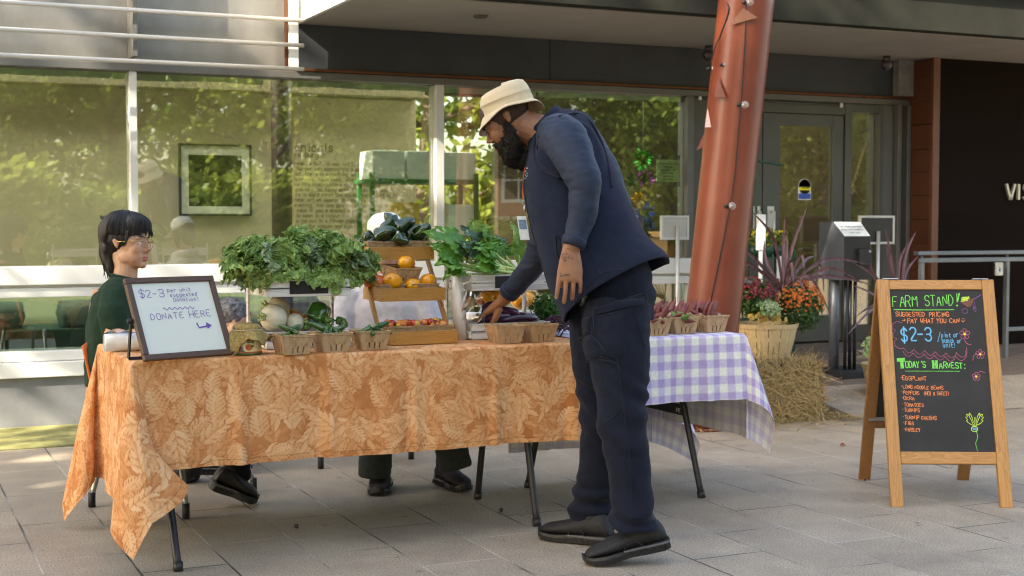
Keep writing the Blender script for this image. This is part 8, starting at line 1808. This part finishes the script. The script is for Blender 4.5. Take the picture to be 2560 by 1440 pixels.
for tt, dx in ((t_a, -.02), (t_b, .10)):
    hh = tt + FW * (.27 if dx < 0 else .23) - RT * (.0 if dx < 0 else .13); hh.z = .004; shoe(P2_, hh, tt, (0, 0, 1), 1.08, (m_hike, m_sole, m_shl), hh + (tt - hh) * .22 + Vector((0, 0, .15)), 0, O1)
fe = [atz(802, 1172, 0), atz(1028, 1148, 0)]; sc_ = A_(975, 965, D2 + .1); sc_.z = .44; bk_ = FW.copy(); bk_.z = 0
chair('dark chair with thin black legs under the person in the white cap', sc_, -FW, .46, .42, .44, M('chair_navy', (.022, .024, .032), .6, .1, 40), m_leg, (fe[0], fe[1], fe[0] + bk_ * .42 + RT * .02, fe[1] + bk_ * .42), .36)
# ------------------------------------------------ crouching person behind the whiteboard
D3 = 6.95
P3_ = thing('person', 'person with short greying hair crouching low between the whiteboard and white crates', 'person', A_(560, 1000, D3)); O1 = P3_.location; P1 = P3_
f1, u1, s1 = axes(RT * .75 - FW * .35 - UP * .55, UP * .8 + RT * .45)
if s1.dot(FW) > 0: s1 = -s1
c1_ = A_(577, 812, D3); R1 = rotm(f1, s1, u1); body = MB(); head_shape(body, c1_, f1, u1, s1, .98)
body.tube([c1_ - u1 * .05 - f1 * .01, A_(548, 868, D3 + .03), A_(530, 890, D3 + .03)], [.052, .054, .08], 14); body.tube([A_(530, 885, D3 + .03), A_(500, 960, D3 + .05), A_(470, 1070, D3 + .06)], [(.13, .11), (.15, .12), (.14, .12)], 16, ref=FW)
for g in (-1, 1):
    dd = -g * .14; sh_ = A_(530, 905, D3 + dd); el = A_(545, 985, D3 + dd * 1.3); wr_ = A_(602, 1000, D3 + dd * .8); body.tube([sh_, el], [.048, .04], 10); body.tube([el, wr_], [.038, .027], 10); hand_shape(body, wr_, RT, UP, -FW * g, .9)
    hp_ = A_(475, 1075, D3 + .06 + dd * .6); kn = A_(575, 1030, D3 + dd); an = A_(505, 1150, D3 + dd * .9); body.tube([hp_, kn], [.08, .058], 12); body.tube([kn, an], [.055, .038], 12)
r1(body, .006, 'body', m_sk1)
hm = MB(); hm.ball(h1(-.024, 0, .048), (.100, .083, .084), 22, 14, R1); hm.ball(h1(-.07, 0, -.01), (.045, .066, .06), 16, 10, R1); me = remesh(hm, .006, 2, .5); displace(me, lambda co, no: .004 * nparr(co, 50)); me.transform(Matrix.Translation(-O1)); put(me, 'hair', M('hair_grey', (.035, .032, .034), .5, .5, 60, .3, 90, col2=(.16, .155, .16)), P3_)
m_dkt = clothmat('black_top', (.020, .022, .026)); sw_ = MB(); sw_.tube([A_(538, 878, D3 + .03), A_(528, 895, D3 + .03), A_(500, 960, D3 + .05), A_(470, 1060, D3 + .06)], [(.07, .07), (.14, .15), (.17, .165), (.16, .15)], 18, ref=FW)
for g in (-1, 1):
    dd = -g * .14; sh_ = A_(530, 905, D3 + dd); el = A_(545, 985, D3 + dd * 1.3); wr_ = A_(602, 1000, D3 + dd * .8); sw_.tube([sh_, el], [.07, .06], 12); sw_.tube([el, lerp(el, wr_, .8)], [.058, .042], 12)
r1(sw_, .010, 'jacket', m_dkt, lambda co, no: .006 * nparr(co, 10)); tr_ = MB()
for g in (-1, 1):
    dd = -g * .14; hp_ = A_(475, 1075, D3 + .06 + dd * .6); kn = A_(575, 1030, D3 + dd); an = A_(505, 1150, D3 + dd * .9); tr_.tube([hp_, kn], [.10, .078], 14); tr_.tube([kn, an], [.075, .06], 14)
r1(tr_, .010, 'trousers', m_jean)
for g in (-1, 1):
    dd = -g * .14; h_ = A_(495, 1170, D3 + dd * .9); h_.z = .004; t_ = h_ + RT * .26; t_.z = .004; shoe(P3_, h_, t_, (0, 0, 1), 1.05, (m_boot, m_sole, m_shl), A_(505, 1150, D3 + dd * .9), 1, O1)
# ================================================================ trees and the brick house across the plaza (seen in the panes)
m_leafA = leafmat('tree_leaf', (.11, .18, .03), (.26, .33, .07), .5, .55, 3)
m_leafB = leafmat('tree_leaf_pale', (.17, .23, .04), (.38, .42, .09), .5, .55, 3)
m_bark = M('bark', (.10, .075, .055), .85, .3, 14, .6, 40, stretch=(1, 1, .2))
def make_tree(name, label, h, cr, base, mt, seed, nl, group, leaf=.20):
    q = random.Random(seed); T = thing(name, label, 'tree', (0, 0, 0), 0, group)
    mb = MB(); pts = [Vector((q.uniform(-.1, .1) * i, q.uniform(-.1, .1) * i, h * .75 * i / 5)) for i in range(6)]; mb.tube(pts, [.22, .18, .15, .11, .08, .04], 9)
    tips = []
    for i in range(11):
        a = q.uniform(0, 2 * PI); z0 = q.uniform(base * .7, h * .7); s = Vector((pts[2].x * .5, pts[2].y * .5, z0)); L_ = cr * q.uniform(.6, .95)
        e = s + Vector((math.cos(a) * L_, math.sin(a) * L_, L_ * q.uniform(.1, .7))); md = (s + e) / 2 + Vector((0, 0, .15)); mb.tube([s, md, e], [.06, .04, .015], 6); tips.append(e); tips.append(md)
    mb.build('trunk', m_bark, T)
    mb = MB(); cl = []
    for i in range(46):
        a = q.uniform(0, 2 * PI); r = cr * math.sqrt(q.random()); z = q.uniform(base, h); k = 1 - ((z - (base + h) / 2) / ((h - base) / 2)) ** 2
        cl.append((Vector((math.cos(a) * r * (.45 + .55 * k), math.sin(a) * r * (.45 + .55 * k), z)), q.uniform(.35, .8)))
    cl += [(t_, .6) for t_ in tips]
    for i in range(nl):
        c, r = q.choice(cl); d = Vector((q.gauss(0, 1), q.gauss(0, 1), q.gauss(0, .7))); p = c + d * r * .55
        n_ = Vector((q.gauss(0, 1), q.gauss(0, 1), q.gauss(0, 1) + .8)).normalized(); x = n_.orthogonal().normalized(); x = Matrix.Rotation(q.uniform(0, 6.28), 3, n_) @ x; y = n_.cross(x); s = leaf * q.uniform(.6, 1.3)
        mb.add([p - x * s * .5, p + y * s * .28, p + x * s * .5, p - y * s * .28], [(0, 1, 2, 3)])
    mb.build('crown', mt, T)
    return T
GR = 'trees across the plaza'
t1 = make_tree('broadleaf_tree', 'leafy green tree across the plaza behind the viewer', 7.5, 2.7, 1.2, m_leafA, 1, 9000, GR)
t2 = make_tree('broadleaf_tree', 'pale yellow green tree across the plaza behind the viewer', 6.5, 2.4, .6, m_leafB, 2, 8000, GR)
for (t_, x, y, r, s) in ((t1, 1.5, -14, 1, 1.0), (t1, 5.2, -15.5, 2, 1.1), (t2, 8.0, -12, 3, 1.0), (t1, 12.6, -14, 4, 1.15), (t1, 22.5, -17, .4, 1.1), (t2, 27.5, -19, 5, 1.2), (t1, 17.5, -10.0, 2.2, 1.0), (t1, 32, -18, 1.2, 1.3), (t2, 3.5, -19, 2, 1.2), (t1, 10, -20, 3, 1.3), (t1, -2, -18, 3, 1.2), (t2, 23.5, -21, 2, 1.3), (t1, 29, -15, 3, 1.2), (t2, 35, -22, 4, 1.5), (t1, 26.5, -24, 1, 1.6), (t1, 40, -26, 2, 1.7), (t2, 32, -27, 5, 1.7), (t1, 14, -27, 5, 1.6), (t1, 7, -26, 1, 1.6)):
    dup(t_, (x, y, 0), r, scale=(s, s, s))
t3 = make_tree('broadleaf_tree', 'high crowned green tree across the plaza in front of the brick house', 8.0, 3.0, 2.75, m_leafA, 5, 9000, GR)
for (x, y, r, s) in ((15.5, -13, 2, 1.0), (19.6, -14.5, 4, 1.05), (23, -12.5, 1, 1.0)): dup(t3, (x, y, 0), r, scale=(s, s, s))
t3.location = (11.8, -13.5, 0)
def hedge(x, y, l, h, seed):
    q = random.Random(seed); mb = MB(); mb.box((-l / 2 + .2, -.35, 0), (l / 2 - .2, .35, h - .35), 1)
    for i in range(int(l * 620)):
        p = Vector((q.uniform(-l / 2, l / 2), q.uniform(-.6, .6), h * math.sqrt(q.random()) + q.gauss(0, .12))); n_ = Vector((q.gauss(0, 1), q.gauss(0, 1), q.gauss(0, 1) + .6)).normalized(); a = n_.orthogonal().normalized(); c = n_.cross(a); s = q.uniform(.07, .15)
        mb.add([p - a * s, p + c * s * .55, p + a * s, p - c * s * .55], [(0, 1, 2, 3)])
    o = mb.build('hedge', [m_leafB if seed % 2 else m_leafA, m_leafA]); o.location = (x, y, 0)
    return tag(o, 'leafy green hedge along the far side of the plaza', 'hedge', 'hedges across the plaza')
for k, (x, l, h) in enumerate(((20.6, 3.4, 1.5), (24.2, 3.6, 1.3), (-1.5, 3.2, 1.9), (1.6, 3.0, 2.3), (4.6, 3.1, 1.8), (7.4, 2.6, 2.2), (10.2, 2.4, 1.2), (13.5, 3.6, 1.15), (17, 3.4, 1.3))): hedge(x, -9.4 - .3 * (k % 3), l, h, k)
t1.location = (38, -19, 0); t2.location = (-5.5, -16, 0)
# unseen trees added on the left to keep the sun off the stall
for (t_, x, y, r, s) in ((t1, -6.2, 2.0, 1, 1.4), (t1, -6.4, -1.6, 2, 1.5), (t1, -7.0, -5.4, 3.3, 1.5), (t1, -9.5, 1.0, 4, 1.7), (t1, -10.5, -2.6, 5, 1.7), (t1, -13.5, -.5, 2, 1.9)):
    o = dup(t_, (x, y, 0), r, scale=(s, s, s), label='unseen leafy green tree added left of the stall to block the sun', group='added trees blocking the sun')
# garden behind the building, seen through the room
for (x, y, r) in ((7.5, 19.5, 0), (10.6, 20.5, 2), (5, 22, 4)):
    dup(t2, (x, y, 0), r, label='pale green tree in the garden behind the building', group='garden trees behind the building')
def brickmat():
    mt, t, b = nodes_of('brick_wall'); L = t.links.new
    tc = N(t, 'ShaderNodeTexCoord'); mp = N(t, 'ShaderNodeMapping'); mp.inputs['Rotation'].default_value = (PI / 2, 0, 0); L(tc.outputs['Object'], mp.inputs[0])
    bk = N(t, 'ShaderNodeTexBrick'); L(mp.outputs[0], bk.inputs['Vector']); bk.inputs['Scale'].default_value = 1; bk.inputs['Brick Width'].default_value = .22; bk.inputs['Row Height'].default_value = .075; bk.inputs['Mortar Size'].default_value = .008
    bk.inputs['Color1'].default_value = (.52, .20, .10, 1); bk.inputs['Color2'].default_value = (.42, .15, .075, 1); bk.inputs['Mortar'].default_value = (.5, .42, .34, 1); L(bk.outputs[0], b.inputs['Base Color']); b.inputs['Roughness'].default_value = .85
    return mt
H = thing('brick_house', 'sunlit orange brick house with white window frames across the plaza', 'house', (19.0, -26, 0), math.radians(215))
m_brk = brickmat()
mb = MB(); mb.box((-2.4, 0, 0), (2.4, 5, 6)); mb.build('wall', m_brk, H)
for x in (-1.8, .6):
    for z in (1.9, 4.4):
        mb = MB(); rect_frame(mb, x, x + 1.1, z, z + 1.5, -.06, .02, .1, .1, .1, .12); mb.box((x + .52, -.05, z + .1), (x + .58, .01, z + 1.4)); mb.box((x + .1, -.05, z + .75), (x + 1.0, .01, z + .8)); w_ = mb.build('window', m_white, H)
        mb = MB(); mb.box((x + .1, -.015, z + .1), (x + 1.0, -.005, z + 1.4)); mb.build('pane', M('dark_pane', (.05, .06, .06), .1, .2, 2), w_)
mb = MB(); mb.add([(-2.8, -.5, 5.9), (2.8, -.5, 5.9), (2.8, 5.5, 5.9), (-2.8, 5.5, 5.9), (-2.8, 2.5, 8.0), (2.8, 2.5, 8.0)], [(0, 1, 5, 4), (2, 3, 4, 5), (0, 4, 3), (1, 2, 5)]); mb.build('roof', M('slate', (.14, .13, .13), .7, .2, 5), H)
mb = MB(); mb.box((-2.3, -1.8, 1.3), (2.3, -.02, 1.42)); mb.build('porch_roof', m_white, H)
